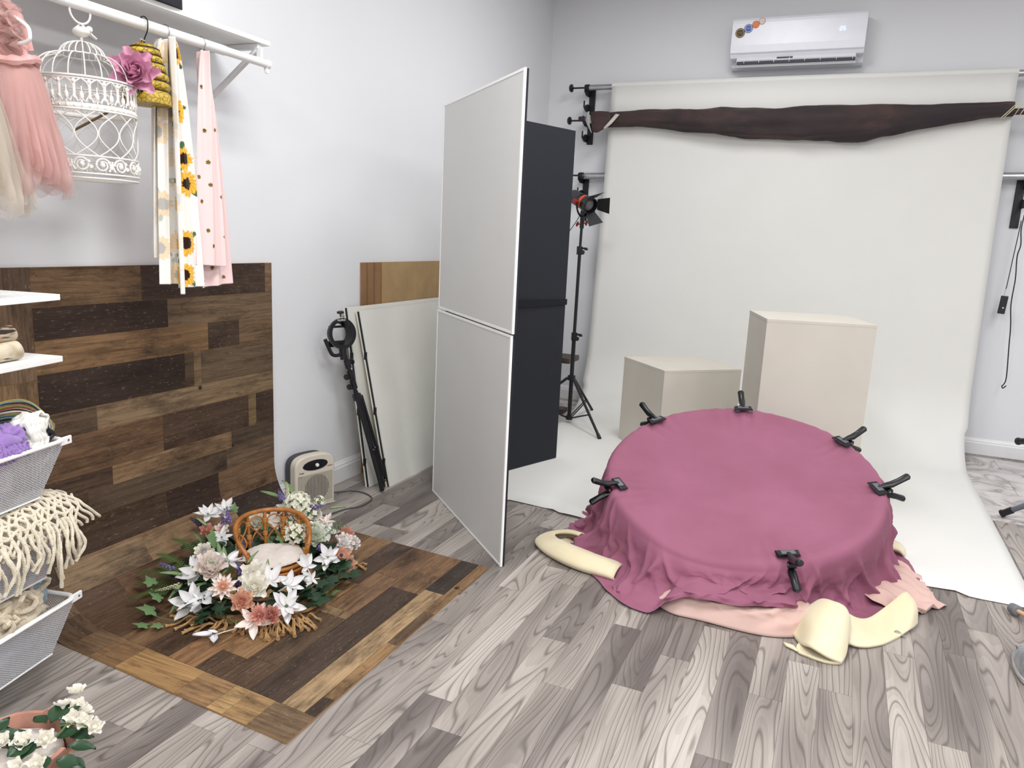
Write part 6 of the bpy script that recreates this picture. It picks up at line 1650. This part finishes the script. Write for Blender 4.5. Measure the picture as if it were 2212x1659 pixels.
wr = thing('flower_wreath', 'wreath of silk flowers, ivy and lavender around the rattan chair', 'wreath', (-1.97, 2.2, 0))
PET = {}
def pm(key, *a, **k):
    if key not in PET: PET[key] = petal_mesh('petal_' + key, *a, **k)
    return PET[key]
PETS = {}
for nm, mt_ in (('w', M_PW), ('c', M_PC), ('b', M_PB), ('p', M_PP), ('k', M_PK), ('g', M_PGW)):
    PETS[nm + 'r'] = petal_mesh('round_petal', 1.0, 1.0, mt_, 0.45, 0.28, 0.0, 0.3, wave=0.05)
    PETS[nm + 'p'] = petal_mesh('pointed_petal', 1.0, 0.46, mt_, 0.35, 0.10, 1.0, 0.3, wave=0.03)
    PETS[nm + 'd'] = petal_mesh('narrow_petal', 1.0, 0.34, mt_, 0.6, 0.10, 1.0, 0.3)
def bloom(kind, pos, face, r, c, c2=None, seed=0, nm=None):
    rr = random.Random(seed + 100); F = Matrix.Translation(pos) @ frame_z(face) @ Matrix.Rotation(rr.random() * 6, 4, 'Z')
    names = {'rose': 'rose_bloom', 'peony': 'peony_bloom', 'dahlia': 'dahlia_bloom', 'star': 'poinsettia_bloom', 'anemone': 'anemone_bloom', 'leafy': 'white_leaf_spray'}
    ctr = MB(F)
    mt_ = {'w': M_PW, 'c': M_PC, 'b': M_PB, 'p': M_PP, 'k': M_PK, 'g': M_PGW}
    if kind in ('rose', 'peony'):
        ctr.lathe([(0.05 * r, -0.3 * r), (0.2 * r, 0), (0.22 * r, 0.25 * r), (0.1 * r, 0.42 * r), (0.002, 0.44 * r)], 10)
        h = ctr.build(names[kind], mt_[c2 or c], wr)
        lay = ((6, 0.12, 1.0), (6, 0.4, 0.88), (5, 0.72, 0.72), (4, 1.05, 0.56), (3, 1.35, 0.42)) if kind == 'rose' else ((7, 0.2, 1.0), (7, 0.5, 0.92), (6, 0.75, 0.8), (6, 0.95, 0.68), (5, 1.15, 0.55), (4, 1.4, 0.4))
        for li, (n, el, s) in enumerate(lay):
            for i in range(n):
                petal_at(h, PETS[(c if li < 3 else (c2 or c)) + 'r'], (0, 0.10 * r, -0.10 * r + 0.05 * r * li), 2 * PI * i / n + li * 0.5 + rr.uniform(-.15, .15), el + rr.uniform(-.08, .08), r * s, rr.uniform(-.25, .25), F)
    elif kind == 'dahlia':
        ctr.ball((0, 0, 0.12 * r), 0.22 * r, 10, 6); h = ctr.build(names[kind], mt_[c2 or c], wr)
        for li, (n, el, s) in enumerate(((9, 0.15, 1.0), (9, 0.5, 0.85), (8, 0.85, 0.68), (7, 1.15, 0.5))):
            for i in range(n): petal_at(h, PETS[(c if li < 2 else (c2 or c)) + 'd'], (0, 0.06 * r, 0.04 * r * li), 2 * PI * i / n + li * 0.37, el + rr.uniform(-.1, .1), r * s, rr.uniform(-.2, .2), F)
    elif kind == 'star':
        ctr.ball((0, 0, 0.05 * r), 0.09 * r, 8, 6); h = ctr.build(names[kind], M_STEM if c2 is None else mt_[c2], wr)
        for li, (n, el, s) in enumerate(((5, 0.12, 1.0), (4, 0.5, 0.75))):
            for i in range(n): petal_at(h, PETS[c + 'p'], (0, 0.04 * r, 0.0), 2 * PI * i / n + li * 0.6 + rr.uniform(-.12, .12), el + rr.uniform(-.15, .15), r * s * rr.uniform(0.85, 1.1), rr.uniform(-.35, .35), F)
    elif kind == 'anemone':
        ctr.ball((0, 0, 0.08 * r), 0.2 * r, 10, 6); h = ctr.build(names[kind], M_LAVD, wr)
        for li, (n, el, s) in enumerate(((6, 0.3, 1.0), (5, 0.65, 0.8))):
            for i in range(n): petal_at(h, PETS[c + 'r'], (0, 0.08 * r, 0), 2 * PI * i / n + li * 0.5, el, r * s * rr.uniform(0.9, 1.1), rr.uniform(-.2, .2), F)
    elif kind == 'leafy':
        ctr.tube([(0, -0.6 * r, -0.05 * r), (0, 0, 0), (0, 0.2 * r, 0.03 * r)], 0.035 * r, 6); h = ctr.build(names[kind], M_PW, wr)
        for (a, el, s) in ((0.0, 0.2, 1.0), (0.85, 0.25, 0.85), (-0.85, 0.2, 0.85), (1.9, 0.15, 0.6), (-1.9, 0.3, 0.6)):
            petal_at(h, PETS[c + 'p'], (0, 0.03 * r, 0), a + rr.uniform(-.15, .15), el + rr.uniform(-.1, .2), r * s, rr.uniform(-.4, .4), F)
    return h
UPR = (0.45, -0.55, 0.7)      # blooms mostly face the room
bloom('peony', (-2.035, 1.975, 0.135), (0.5, -0.35, 0.8), 0.062, 'b', 'c', 1)
bloom('rose', (-2.089, 2.001, 0.150), UPR, 0.024, 'p', 'k', 2)
bloom('star', (-2.10, 1.975, 0.10), (0.1, -0.5, 0.85), 0.085, 'w', None, 3)
bloom('star', (-2.01, 2.04, 0.14), (0.2, 0.2, 0.95), 0.075, 'w', None, 31)
bloom('dahlia', (-1.90, 1.90, 0.122), (0.5, -0.5, 0.7), 0.052, 'b', 'p', 4)
bloom('star', (-1.985, 1.845, 0.065), (0.2, -0.6, 0.75), 0.085, 'w', 'w', 5)
bloom('leafy', (-1.95, 1.86, 0.085), (0.0, -0.5, 0.85), 0.085, 'w', None, 55)
bloom('rose', (-1.805, 1.89, 0.098), (0.55, -0.6, 0.6), 0.043, 'p', 'k', 6)
bloom('dahlia', (-1.725, 1.885, 0.070), (0.45, -0.5, 0.7), 0.042, 'k', 'k', 7)
bloom('peony', (-1.685, 1.90, 0.072), (0.6, -0.4, 0.7), 0.034, 'k', 'k', 71)
bloom('star', (-1.735, 1.87, 0.05), (0.3, -0.6, 0.6), 0.062, 'b', 'k', 72)
bloom('rose', (-1.885, 2.04, 0.112), (0.45, -0.4, 0.8), 0.058, 'c', 'c', 8)
bloom('rose', (-1.81, 1.958, 0.12), (0.5, -0.5, 0.7), 0.056, 'c', 'c', 9)
bloom('leafy', (-1.80, 2.03, 0.115), (0.5, -0.4, 0.75), 0.072, 'w', None, 10)
bloom('leafy', (-1.745, 2.06, 0.10), (0.6, -0.3, 0.7), 0.068, 'w', None, 11)
bloom('leafy', (-1.70, 2.0, 0.075), (0.5, -0.5, 0.7), 0.072, 'w', None, 12)
bloom('star', (-1.69, 1.985, 0.065), (0.5, -0.5, 0.6), 0.075, 'w', None, 120)
bloom('leafy', (-1.78, 2.21, 0.105), (0.7, -0.3, 0.6), 0.062, 'w', None, 13)
bloom('leafy', (-1.73, 2.175, 0.08), (0.6, -0.3, 0.7), 0.055, 'w', None, 14)
bloom('star', (-1.765, 2.32, 0.105), (0.6, -0.5, 0.6), 0.062, 'w', None, 15)
bloom('anemone', (-1.755, 2.395, 0.085), (0.6, -0.45, 0.6), 0.042, 'p', None, 16)
bloom('anemone', (-1.715, 2.385, 0.062), (0.7, -0.4, 0.5), 0.036, 'p', None, 17)
bloom('peony', (-1.80, 2.47, 0.10), (0.6, -0.2, 0.7), 0.046, 'b', 'b', 18)
bloom('rose', (-1.85, 2.56, 0.10), (0.5, -0.3, 0.8), 0.034, 'k', 'p', 19)
bloom('peony', (-1.90, 2.41, 0.125), (0.5, -0.45, 0.7), 0.050, 'g', 'g', 20)
bloom('star', (-1.945, 2.54, 0.14), (0.2, -0.2, 0.95), 0.055, 'b', 'b', 21)
bloom('star', (-1.91, 2.50, 0.12), (0.4, -0.3, 0.85), 0.055, 'w', None, 22)
bloom('star', (-2.328, 2.256, 0.195), (0.3, -0.2, 0.9), 0.062, 'w', None, 23)
bloom('star', (-2.30, 2.32, 0.20), (0.3, -0.3, 0.9), 0.060, 'w', None, 24)
bloom('peony', (-2.20, 2.40, 0.14), (0.6, -0.4, 0.6), 0.045, 'c', 'c', 25)
bloom('star', (-2.18, 2.47, 0.13), (0.5, -0.4, 0.7), 0.06, 'b', 'b', 26)
bloom('rose', (-2.281, 2.201, 0.155), (0.5, -0.4, 0.7), 0.030, 'k', 'p', 27)
bloom('leafy', (-2.10, 2.47, 0.20), (0.3, -0.5, 0.7), 0.07, 'w', None, 28)
bloom('dahlia', (-2.06, 2.07, 0.12), (0.4, -0.5, 0.75), 0.026, 'w', 'w', 29)
bloom('peony', (-2.15, 2.06, 0.135), (0.3, -0.5, 0.75), 0.042, 'c', 'w', 30)
bloom('leafy', (-1.84, 2.0, 0.085), (0.5, -0.6, 0.6), 0.06, 'w', None, 32)
bloom('rose', (-2.245, 2.245, 0.15), (0.5, -0.5, 0.7), 0.030, 'b', 'p', 41)
bloom('star', (-2.20, 2.20, 0.14), (0.4, -0.5, 0.75), 0.05, 'w', None, 42)
bloom('peony', (-1.79, 2.52, 0.085), (0.7, -0.2, 0.6), 0.034, 'w', 'b', 43)
bloom('rose', (-1.775, 2.44, 0.115), (0.6, -0.4, 0.7), 0.03, 'w', 'b', 44)
bloom('dahlia', (-1.93, 2.46, 0.15), (0.3, -0.4, 0.8), 0.03, 'g', 'g', 45)
bloom('rose', (-1.84, 2.27, 0.10), (0.7, -0.4, 0.6), 0.026, 'c', 'c', 46)
# hydrangea heads: clusters of small four-petalled florets
def hydrangea(pos, r, n, seed):
    rr = random.Random(seed); head = MB(); head.ball(pos, r * 0.55, 10, 6); h = head.build('hydrangea_head', M_EUC, wr)
    for i in range(n):
        z = 1 - 1.5 * (i + 0.5) / n; a = i * 2.39996; q = math.sqrt(max(0, 1 - z * z)); d = Vector((q * math.cos(a), q * math.sin(a), z))
        F = Matrix.Translation(Vector(pos) + d * r * rr.uniform(0.85, 1.05)) @ frame_z(d) @ Matrix.Rotation(rr.random() * 3, 4, 'Z')
        if 'floret' not in PET:
            fm = MB()
            for k in range(4):
                P = [[Matrix.Rotation(k * PI / 2, 4, 'Z') @ Vector((u * 0.42 * math.sin(PI * (0.15 + 0.75 * v)), v * 0.9, 0.12 * v * v + 0.25 * u * u)) for u in (-1, -0.5, 0, 0.5, 1)] for v in (0, 0.35, 0.7, 1.0)]
                fm.grid(P)
            fm.ball((0, 0, 0.1), 0.14, 6, 4); PET['floret'] = fm.mesh('floret', M_HYD, sharp=90)
        inst('floret', PET['floret'], h, F @ Matrix.Scale(r * 0.42, 4))
hydrangea((-2.034, 2.468, 0.225), 0.052, 30, 1); hydrangea((-1.975, 2.49, 0.19), 0.034, 16, 2); hydrangea((-1.952, 2.359, 0.15), 0.042, 24, 3); hydrangea((-2.02, 2.392, 0.17), 0.030, 14, 4); hydrangea((-1.965, 2.53, 0.235), 0.024, 10, 5); hydrangea((-1.94, 2.43, 0.155), 0.026, 12, 6)
# lavender, catkins
def spike(p0, d, L, mat, nm, r=0.006, n=26, seed=0):
    rr = random.Random(seed); d = Vector(d).normalized(); p0 = Vector(p0); m = MB(); s = d.orthogonal().normalized(); b = d.cross(s)
    m.tube([p0 - d * 0.05, p0 + d * L], 0.0012, 5); st_ = m.build('stem', M_STEM, wr)
    m = MB()
    for i in range(n):
        t = i / n; a = i * 2.4; w_ = r * (1.1 - 0.7 * t); m.ball(p0 + d * L * (0.15 + 0.85 * t) + (s * math.cos(a) + b * math.sin(a)) * w_, w_ * 0.62, 6, 4)
    m.build(nm, mat, st_)['kind'] = 'stuff'
LV = [((-2.302, 2.21, .165), (-0.6, -0.4, 0.5), 0.07), ((-2.256, 2.298, .15), (-.2, .1, 1), 0.08), ((-2.25, 2.26, .13), (.1, -.1, 1), 0.09), ((-2.09, 2.17, .09), (0.1, 0, 1), 0.085), ((-2.07, 2.185, .07), (-.15, .1, 1), 0.085), ((-2.19, 1.96, .09), (-0.8, -0.15, 0.3), 0.08), ((-2.139, 1.956, .075), (-.6, -.4, .3), 0.06), ((-1.99, 2.48, .215), (.7, .3, .2), 0.08), ((-2.10, 2.455, .235), (-.4, 0, .7), 0.05), ((-1.88, 1.97, .10), (-.4, -.2, .4), 0.05), ((-1.93, 2.03, .10), (-.2, -.1, .8), 0.07), ((-1.87, 2.40, .09), (.5, -.3, .3), 0.06)]
for i, (p, d, L) in enumerate(LV): spike(p, d, L, M_LAV if i % 3 else M_LAVD, 'lavender_spike', 0.009, 24, i)
for i, (p, d, L) in enumerate((((-2.085, 2.165, .09), (0, 0, 1), 0.10), ((-2.10, 1.91, .085), (-0.75, -0.65, -0.2), 0.10), ((-2.08, 2.47, .23), (-.35, .2, .9), 0.09))): spike(p, d, L, M_CTK, 'catkin', 0.0062, 46, i)
# leaves
def ivy_mesh(mat):
    o_ = [(0, 0), (0.16, -0.14), (0.46, -0.10), (0.38, 0.16), (0.52, 0.46), (0.24, 0.52), (0, 1.0), (-0.24, 0.52), (-0.52, 0.46), (-0.38, 0.16), (-0.46, -0.10), (-0.16, -0.14)]
    vs = [(0, 0.22, 0.05)] + [(x, y, -0.10 * abs(x) - 0.08 * y * y) for x, y in o_]
    m = MB(); m.add(vs, [(0, i, i % 12 + 1) for i in range(1, 13)]); return m.mesh('ivy_leaf', mat, sharp=90)
IVD, IVL_ = ivy_mesh(M_IVY), ivy_mesh(M_IVL)
def leaf(mesh, p, size, az, el, nm='ivy_leaf', roll=0.0):
    return inst(nm, mesh, wr, Matrix.Translation(p) @ Matrix.Rotation(az, 4, 'Z') @ Matrix.Rotation(el, 4, 'X') @ Matrix.Rotation(roll, 4, 'Y') @ Matrix.Scale(size, 4))
rl_ = random.Random(21)
for (p, s, az, el) in (((-2.104, 1.778, .04), .065, 2.6, .5), ((-2.071, 1.718, .02), .05, 2.2, .3), ((-2.12, 1.823, .06), .05, 2.0, .6), ((-2.222, 1.878, .07), .05, 1.4, .5), ((-2.03, 1.74, .023), .04, 2.9, .2), ((-2.24, 2.13, .15), .05, 2.2, .9), ((-2.22, 2.18, .14), .045, 1.2, 1.0), ((-2.26, 2.33, .2), .04, 0.4, 1.2), ((-1.66, 2.20, .03), .045, -1.2, .4), ((-2.16, 1.86, .05), .05, 1.7, .4)): leaf(IVL_, p, s, az, el, roll=rl_.uniform(-.3, .3))
for i in range(120):
    a = rl_.uniform(0, 2 * PI); R_ = rl_.uniform(0.18, 0.33)
    x = -1.975 + R_ * math.cos(a) * 0.95; y = 2.19 + R_ * math.sin(a) * 1.08
    leaf(IVD, (x, y, rl_.uniform(0.03, 0.09)), rl_.uniform(0.045, 0.07), a - PI / 2 + rl_.uniform(-.9, .9), rl_.uniform(-.3, .8), roll=rl_.uniform(-.5, .5))
for i in range(70):
    a = rl_.uniform(1.3, 4.6); R_ = rl_.uniform(0.15, 0.31)
    leaf(IVD if i % 3 else IVL_, (-2.0 + R_ * math.cos(a), 2.18 + R_ * math.sin(a) * 1.05, rl_.uniform(0.04, 0.13)), rl_.uniform(0.035, 0.06), a - PI / 2 + rl_.uniform(-1.2, 1.2), rl_.uniform(-.2, 1.0), roll=rl_.uniform(-.6, .6))
for (x, y) in ((-1.753, 2.143), (-1.698, 2.175), (-1.744, 2.322), (-1.686, 2.08), (-1.718, 2.362), (-1.949, 1.80), (-1.869, 1.86), (-1.70, 2.25), (-1.68, 2.30), (-1.72, 2.11), (-1.91, 1.83), (-1.99, 1.83), (-1.67, 2.13)):
    for k in range(2): leaf(IVD, (x + rl_.uniform(-.03, .03), y + rl_.uniform(-.03, .03), rl_.uniform(0.03, 0.07)), rl_.uniform(0.05, 0.072), rl_.uniform(-2.4, -0.3), rl_.uniform(0, .7), roll=rl_.uniform(-.5, .5))
EUC = petal_mesh('long_leaf', 1.0, 0.28, M_EUC, 0.5, -0.12, 1.0, 0.3)
for (p, s, az, el) in (((-2.13, 1.93, .10), .085, 2.0, .2), ((-2.09, 1.90, .09), .075, 2.9, -.5), ((-2.045, 1.86, .07), .075, 2.9, -.6), ((-2.02, 2.03, .12), .085, .8, 1.1), ((-1.99, 2.06, .13), .075, 2.8, -.4), ((-2.02, 2.08, .11), .06, .3, 1.0), ((-1.95, 2.08, .13), .06, -.4, .9), ((-2.28, 2.2, .17), .06, 1.8, .7), ((-2.13, 2.46, .24), .10, 1.6, .25), ((-2.08, 2.50, .25), .10, 1.3, .6), ((-1.93, 2.55, .2), .07, -.9, .2), ((-2.11, 2.10, .12), .06, 1.0, .9), ((-1.86, 2.08, .12), .05, .6, .9), ((-1.85, 2.42, .14), .05, -.6, .8)): leaf(EUC, p, s, az, el, 'long_leaf')
def fern(p0, p1, w_, seed=0):
    p0, p1 = Vector(p0), Vector(p1); m = MB(); d = (p1 - p0); n = 15; s = Vector((-d.y, d.x, 0)).normalized(); up = Vector((0, 0, 0.02))
    m.tube([p0, p0.lerp(p1, .5) + up, p1], [0.0018, 0.0014, 0.0006], 5)
    for i in range(n):
        t = 0.12 + 0.86 * i / n; c = p0.lerp(p1, t) + up * 4 * t * (1 - t); l = w_ * (1 - t) ** 0.7 + 0.004
        for q in (-1, 1):
            e = c + s * q * l + d.normalized() * l * 0.55 + Vector((0, 0, -0.15 * l)); k = d.normalized() * 0.0045
            m.add([c - k, c + k, e], [(0, 1, 2)])
    m.build('fern_frond', M_FERN, wr, smooth=False)
for (a, b, w_) in (((-2.16, 2.08, .10), (-2.343, 2.076, .15), .045), ((-2.14, 2.05, .10), (-2.30, 2.14, .12), .04), ((-2.15, 1.95, .08), (-2.345, 1.905, .07), .05), ((-2.13, 1.90, .06), (-2.245, 1.78, .035), .045), ((-2.16, 1.93, .05), (-2.31, 1.86, .05), .05), ((-2.18, 2.0, .08), (-2.33, 1.99, .12), .045), ((-2.14, 1.97, .07), (-2.28, 1.95, .10), .05)): fern(a, b, w_)
# twig hoop and grassy filler that the flowers are wired to
m = MB()
for k in range(5):
    m.tube([(-1.975 + (0.255 + 0.02 * math.sin(3 * a + k)) * math.cos(a), 2.195 + (0.275 + 0.02 * math.sin(4 * a + 2 * k)) * math.sin(a), 0.035 + 0.012 * math.sin(5 * a + k * 1.3)) for a in [2 * PI * q / 60 for q in range(60)]], 0.008, 6, closed=True)
m.build('twig_hoop', plain('dark_twig', '#2c2a1c', 0.9, var=0.2), wr)
gy = MB()
for i in range(46):
    c = Vector((-1.87 + rl_.uniform(-.02, .05), 2.49 + rl_.uniform(-.04, .04), 0.12 + rl_.uniform(0, .03))) if i < 18 else Vector((-2.03 + rl_.uniform(-.06, .05), 2.07 + rl_.uniform(-.05, .05), 0.07))
    d = Vector((rl_.uniform(-1, 1), rl_.uniform(-1, 1), rl_.uniform(0.3, 1.2))).normalized() * rl_.uniform(0.03, 0.06); gy.tube([c, c + d], [0.0012, 0.0006], 4); gy.ball(c + d, 0.0035, 5, 4)
gy.build('filler_sprigs', plain('grey_green_filler', '#6d7f56', 0.8, var=0.2), wr)['kind'] = 'stuff'
# trailing stems and the loose white sprig on the boards
m = MB(); m.tube(catmull([(-1.97, 1.83, .03), (-2.0, 1.79, .02), (-2.07, 1.77, .025), (-2.10, 1.775, .03)], 6), 0.002, 6); m.build('trailing_stem', M_STEM, wr)
m = MB(); m.tube(catmull([(-1.88, 1.90, .05), (-1.85, 1.86, .035), (-1.79, 1.865, .03), (-1.75, 1.88, .04)], 6), 0.0028, 6); m.build('trailing_stem', M_STEM, wr)
sg = thing('petal_sprig', 'loose sprig of white silk petals lying in front of the jute fringe', 'sprig', (-1.83, 1.76, 0.006))
m = MB(); m.tube(catmull([(-1.78, 1.875, .035), (-1.795, 1.845, .02), (-1.815, 1.80, .020), (-1.835, 1.765, .013)], 6), 0.002, 6); m.build('stem', M_PGW, sg)
SPG = petal_mesh('sprig_petal', 0.062, 0.030, plain('bright_silk_white', '#e9eaf2', 0.6, var=0.02, sub=0.2), 0.5, 0.05, 1.0, 0.3)
for (p, az, el, s) in (((-1.828, 1.772, .020), 2.35, .1, 1.0), ((-1.82, 1.775, .015), -2.4, .05, 0.85), ((-1.822, 1.79, .020), 2.0, .25, .55)): inst('petal', SPG, sg, Matrix.Translation(p) @ Matrix.Rotation(az, 4, 'Z') @ Matrix.Rotation(el, 4, 'X') @ Matrix.Scale(s, 4))

# ------------------------------------------------------------------ terracotta pot prop in the near left corner
M_TER = plain('peach_terracotta', '#b98673', 0.85, var=0.14, bump=0.3, bscale=60, scale=14)
pt = thing('terracotta_pot', 'broken-rimmed terracotta pot in the near left corner', 'pot', (-1.668, 1.0, 0))
PC = Vector((-1.668, 1.0, 0)); P = []
for (r, z) in ((0.085, 0.002), (0.095, 0.02), (0.118, 0.13), (0.126, 0.14), (0.130, 0.17), (0.119, 0.17), (0.112, 0.14), (0.104, 0.11), (0.08, 0.09)):
    row = []
    for k in range(72):
        a = 2 * PI * k / 72; zz_ = z
        if z > 0.15:
            zz_ = z - (0.018 if 1.25 < a < 1.62 else 0) - (0.030 if 0.35 < a < 0.8 else 0) + 0.004 * fbm(k * 0.4, z * 9, 1) + (0.010 if 1.62 <= a < 1.95 else 0)
        row.append((PC.x + r * math.cos(a), PC.y + r * math.sin(a), zz_))
    P.append(row)
m = MB(); m.grid(P, cv=True); m.add(P[0], [tuple(range(71, -1, -1))]); m.add(P[-1], [tuple(range(72))]); m.build('pot_body', M_TER, pt, sharp=35)
P = []
for i in range(14):
    t = i / 13; row = []
    for k in range(60):
        a = 2 * PI * k / 60; r = 0.104 * (math.cos(max(0, t - .3) / .7 * PI / 2) ** 0.6 if t > .3 else 0.94 + 0.06 * t / .3); r *= 1 + 0.02 * fbm(math.cos(a) * 4, math.sin(a) * 4, t)
        row.append((PC.x + r * math.cos(a), PC.y + r * math.sin(a), 0.118 + 0.048 * t + 0.005 * fbm(r * 25 * math.cos(a), r * 25 * math.sin(a), 5)))
    P.append(row)
m = MB(); m.grid(P, cv=True); m.add(P[-1], [tuple(range(60))]); o = m.build('pot_cushion', M_FUR); tag(o, 'white fluffy cushion filling the terracotta pot', 'cushion')
gl = thing('rose_garland', 'garland of small white roses and dark leaves over the pot rim', 'garland', (-1.57, 1.05, 0.17))
def leafmesh():
    P = []
    for i in range(9):
        v = i / 8; w_ = math.sin(PI * v ** 0.85) * 0.33 * (1 + 0.08 * math.sin(i * 3.1)) + 0.004
        P.append([(u * w_, v, 0.10 * abs(u) - 0.16 * v * v) for u in (-1, -0.5, 0, 0.5, 1)])
    return MB().grid(P).mesh('rose_leaf', M_GLV, sharp=90)
M_GLV = plain('glossy_dark_leaf', '#2b4a2e', 0.35, var=0.2, sub=0.1, scale=60); LFM = leafmesh()
for (p, s, az, el, ro) in (((-1.640, 1.075, .185), .07, 0.3, .3, .2), ((-1.655, 1.075, .18), .05, 1.5, .1, 0), ((-1.60, 1.075, .18), .055, 0.1, .5, .3), ((-1.585, 1.045, .18), .06, -.6, .2, 0), ((-1.565, 1.07, .175), .055, -.4, .0, .4), ((-1.545, 1.05, .17), .06, -.9, -.1, 0), ((-1.535, 1.035, .15), .06, -1.4, -.4, .2), ((-1.53, 1.01, .165), .055, -1.2, 0, .3), ((-1.55, 0.99, .18), .06, -2.2, .1, 0), ((-1.60, 0.985, .185), .07, 1.4, .2, -.2), ((-1.65, 0.975, .19), .065, 1.0, .2, .2), ((-1.70, 0.965, .19), .07, .3, .3, 0), ((-1.60, 0.945, .195), .06, -.3, .3, .4), ((-1.57, 0.955, .19), .06, .5, .2, 0), ((-1.625, 1.09, .19), .05, -.6, .6, 0), ((-1.575, 1.09, .16), .05, -.2, -.4, .2), ((-1.665, .95, .20), .07, -.5, .2, .3)):
    inst('leaf', LFM, gl, Matrix.Translation(p) @ Matrix.Rotation(az, 4, 'Z') @ Matrix.Rotation(el, 4, 'X') @ Matrix.Rotation(ro, 4, 'Y') @ Matrix.Scale(s, 4))
m = MB(); m.tube(catmull([(-1.70, 0.95, .185), (-1.64, 0.97, .19), (-1.58, 1.0, .19), (-1.575, 1.05, .195), (-1.60, 1.10, .20), (-1.63, 1.135, .205)], 6), 0.0025, 6); m.tube(catmull([(-1.60, 1.07, .195), (-1.57, 1.09, .20), (-1.54, 1.10, .195)], 6), 0.002, 6); m.build('stem', M_STEM, gl)
def small_rose(p, face, r, seed):
    F = Matrix.Translation(p) @ frame_z(face); h = MB(F).lathe([(0.1 * r, -0.3 * r), (0.3 * r, 0), (0.28 * r, 0.4 * r), (0.002, 0.5 * r)], 8).build('white_rose', M_PC, gl)
    for li, (n, el, s) in enumerate(((5, 0.2, 1.0), (5, 0.6, 0.85), (4, 1.05, 0.65))):
        for i in range(n): petal_at(h, PETS['cr'], (0, 0.1 * r, 0), 2 * PI * i / n + li * .5 + seed, el, r * s, 0.15, F)
for i, (p, f, r) in enumerate((((-1.672, 1.168, .205), (0, .1, 1), .024), ((-1.655, 1.12, .20), (-.3, .3, .9), .022), ((-1.628, 1.14, .195), (.3, -.2, .9), .022), ((-1.60, 1.135, .195), (.4, .4, .7), .020), ((-1.59, 1.10, .20), (.5, -.5, .7), .023), ((-1.562, 1.105, .195), (.5, -.3, .8), .022), ((-1.533, 1.11, .19), (.7, -.2, .6), .022), ((-1.605, 0.985, .205), (.3, -.3, .9), .026), ((-1.578, 1.02, .20), (.6, -.3, .7), .023), ((-1.53, 0.965, .19), (.5, -.5, .7), .022), ((-1.56, 0.94, .19), (.3, -.6, .7), .02), ((-1.645, 0.965, .205), (.2, -.5, .8), .023))): small_rose(p, f, r, i)
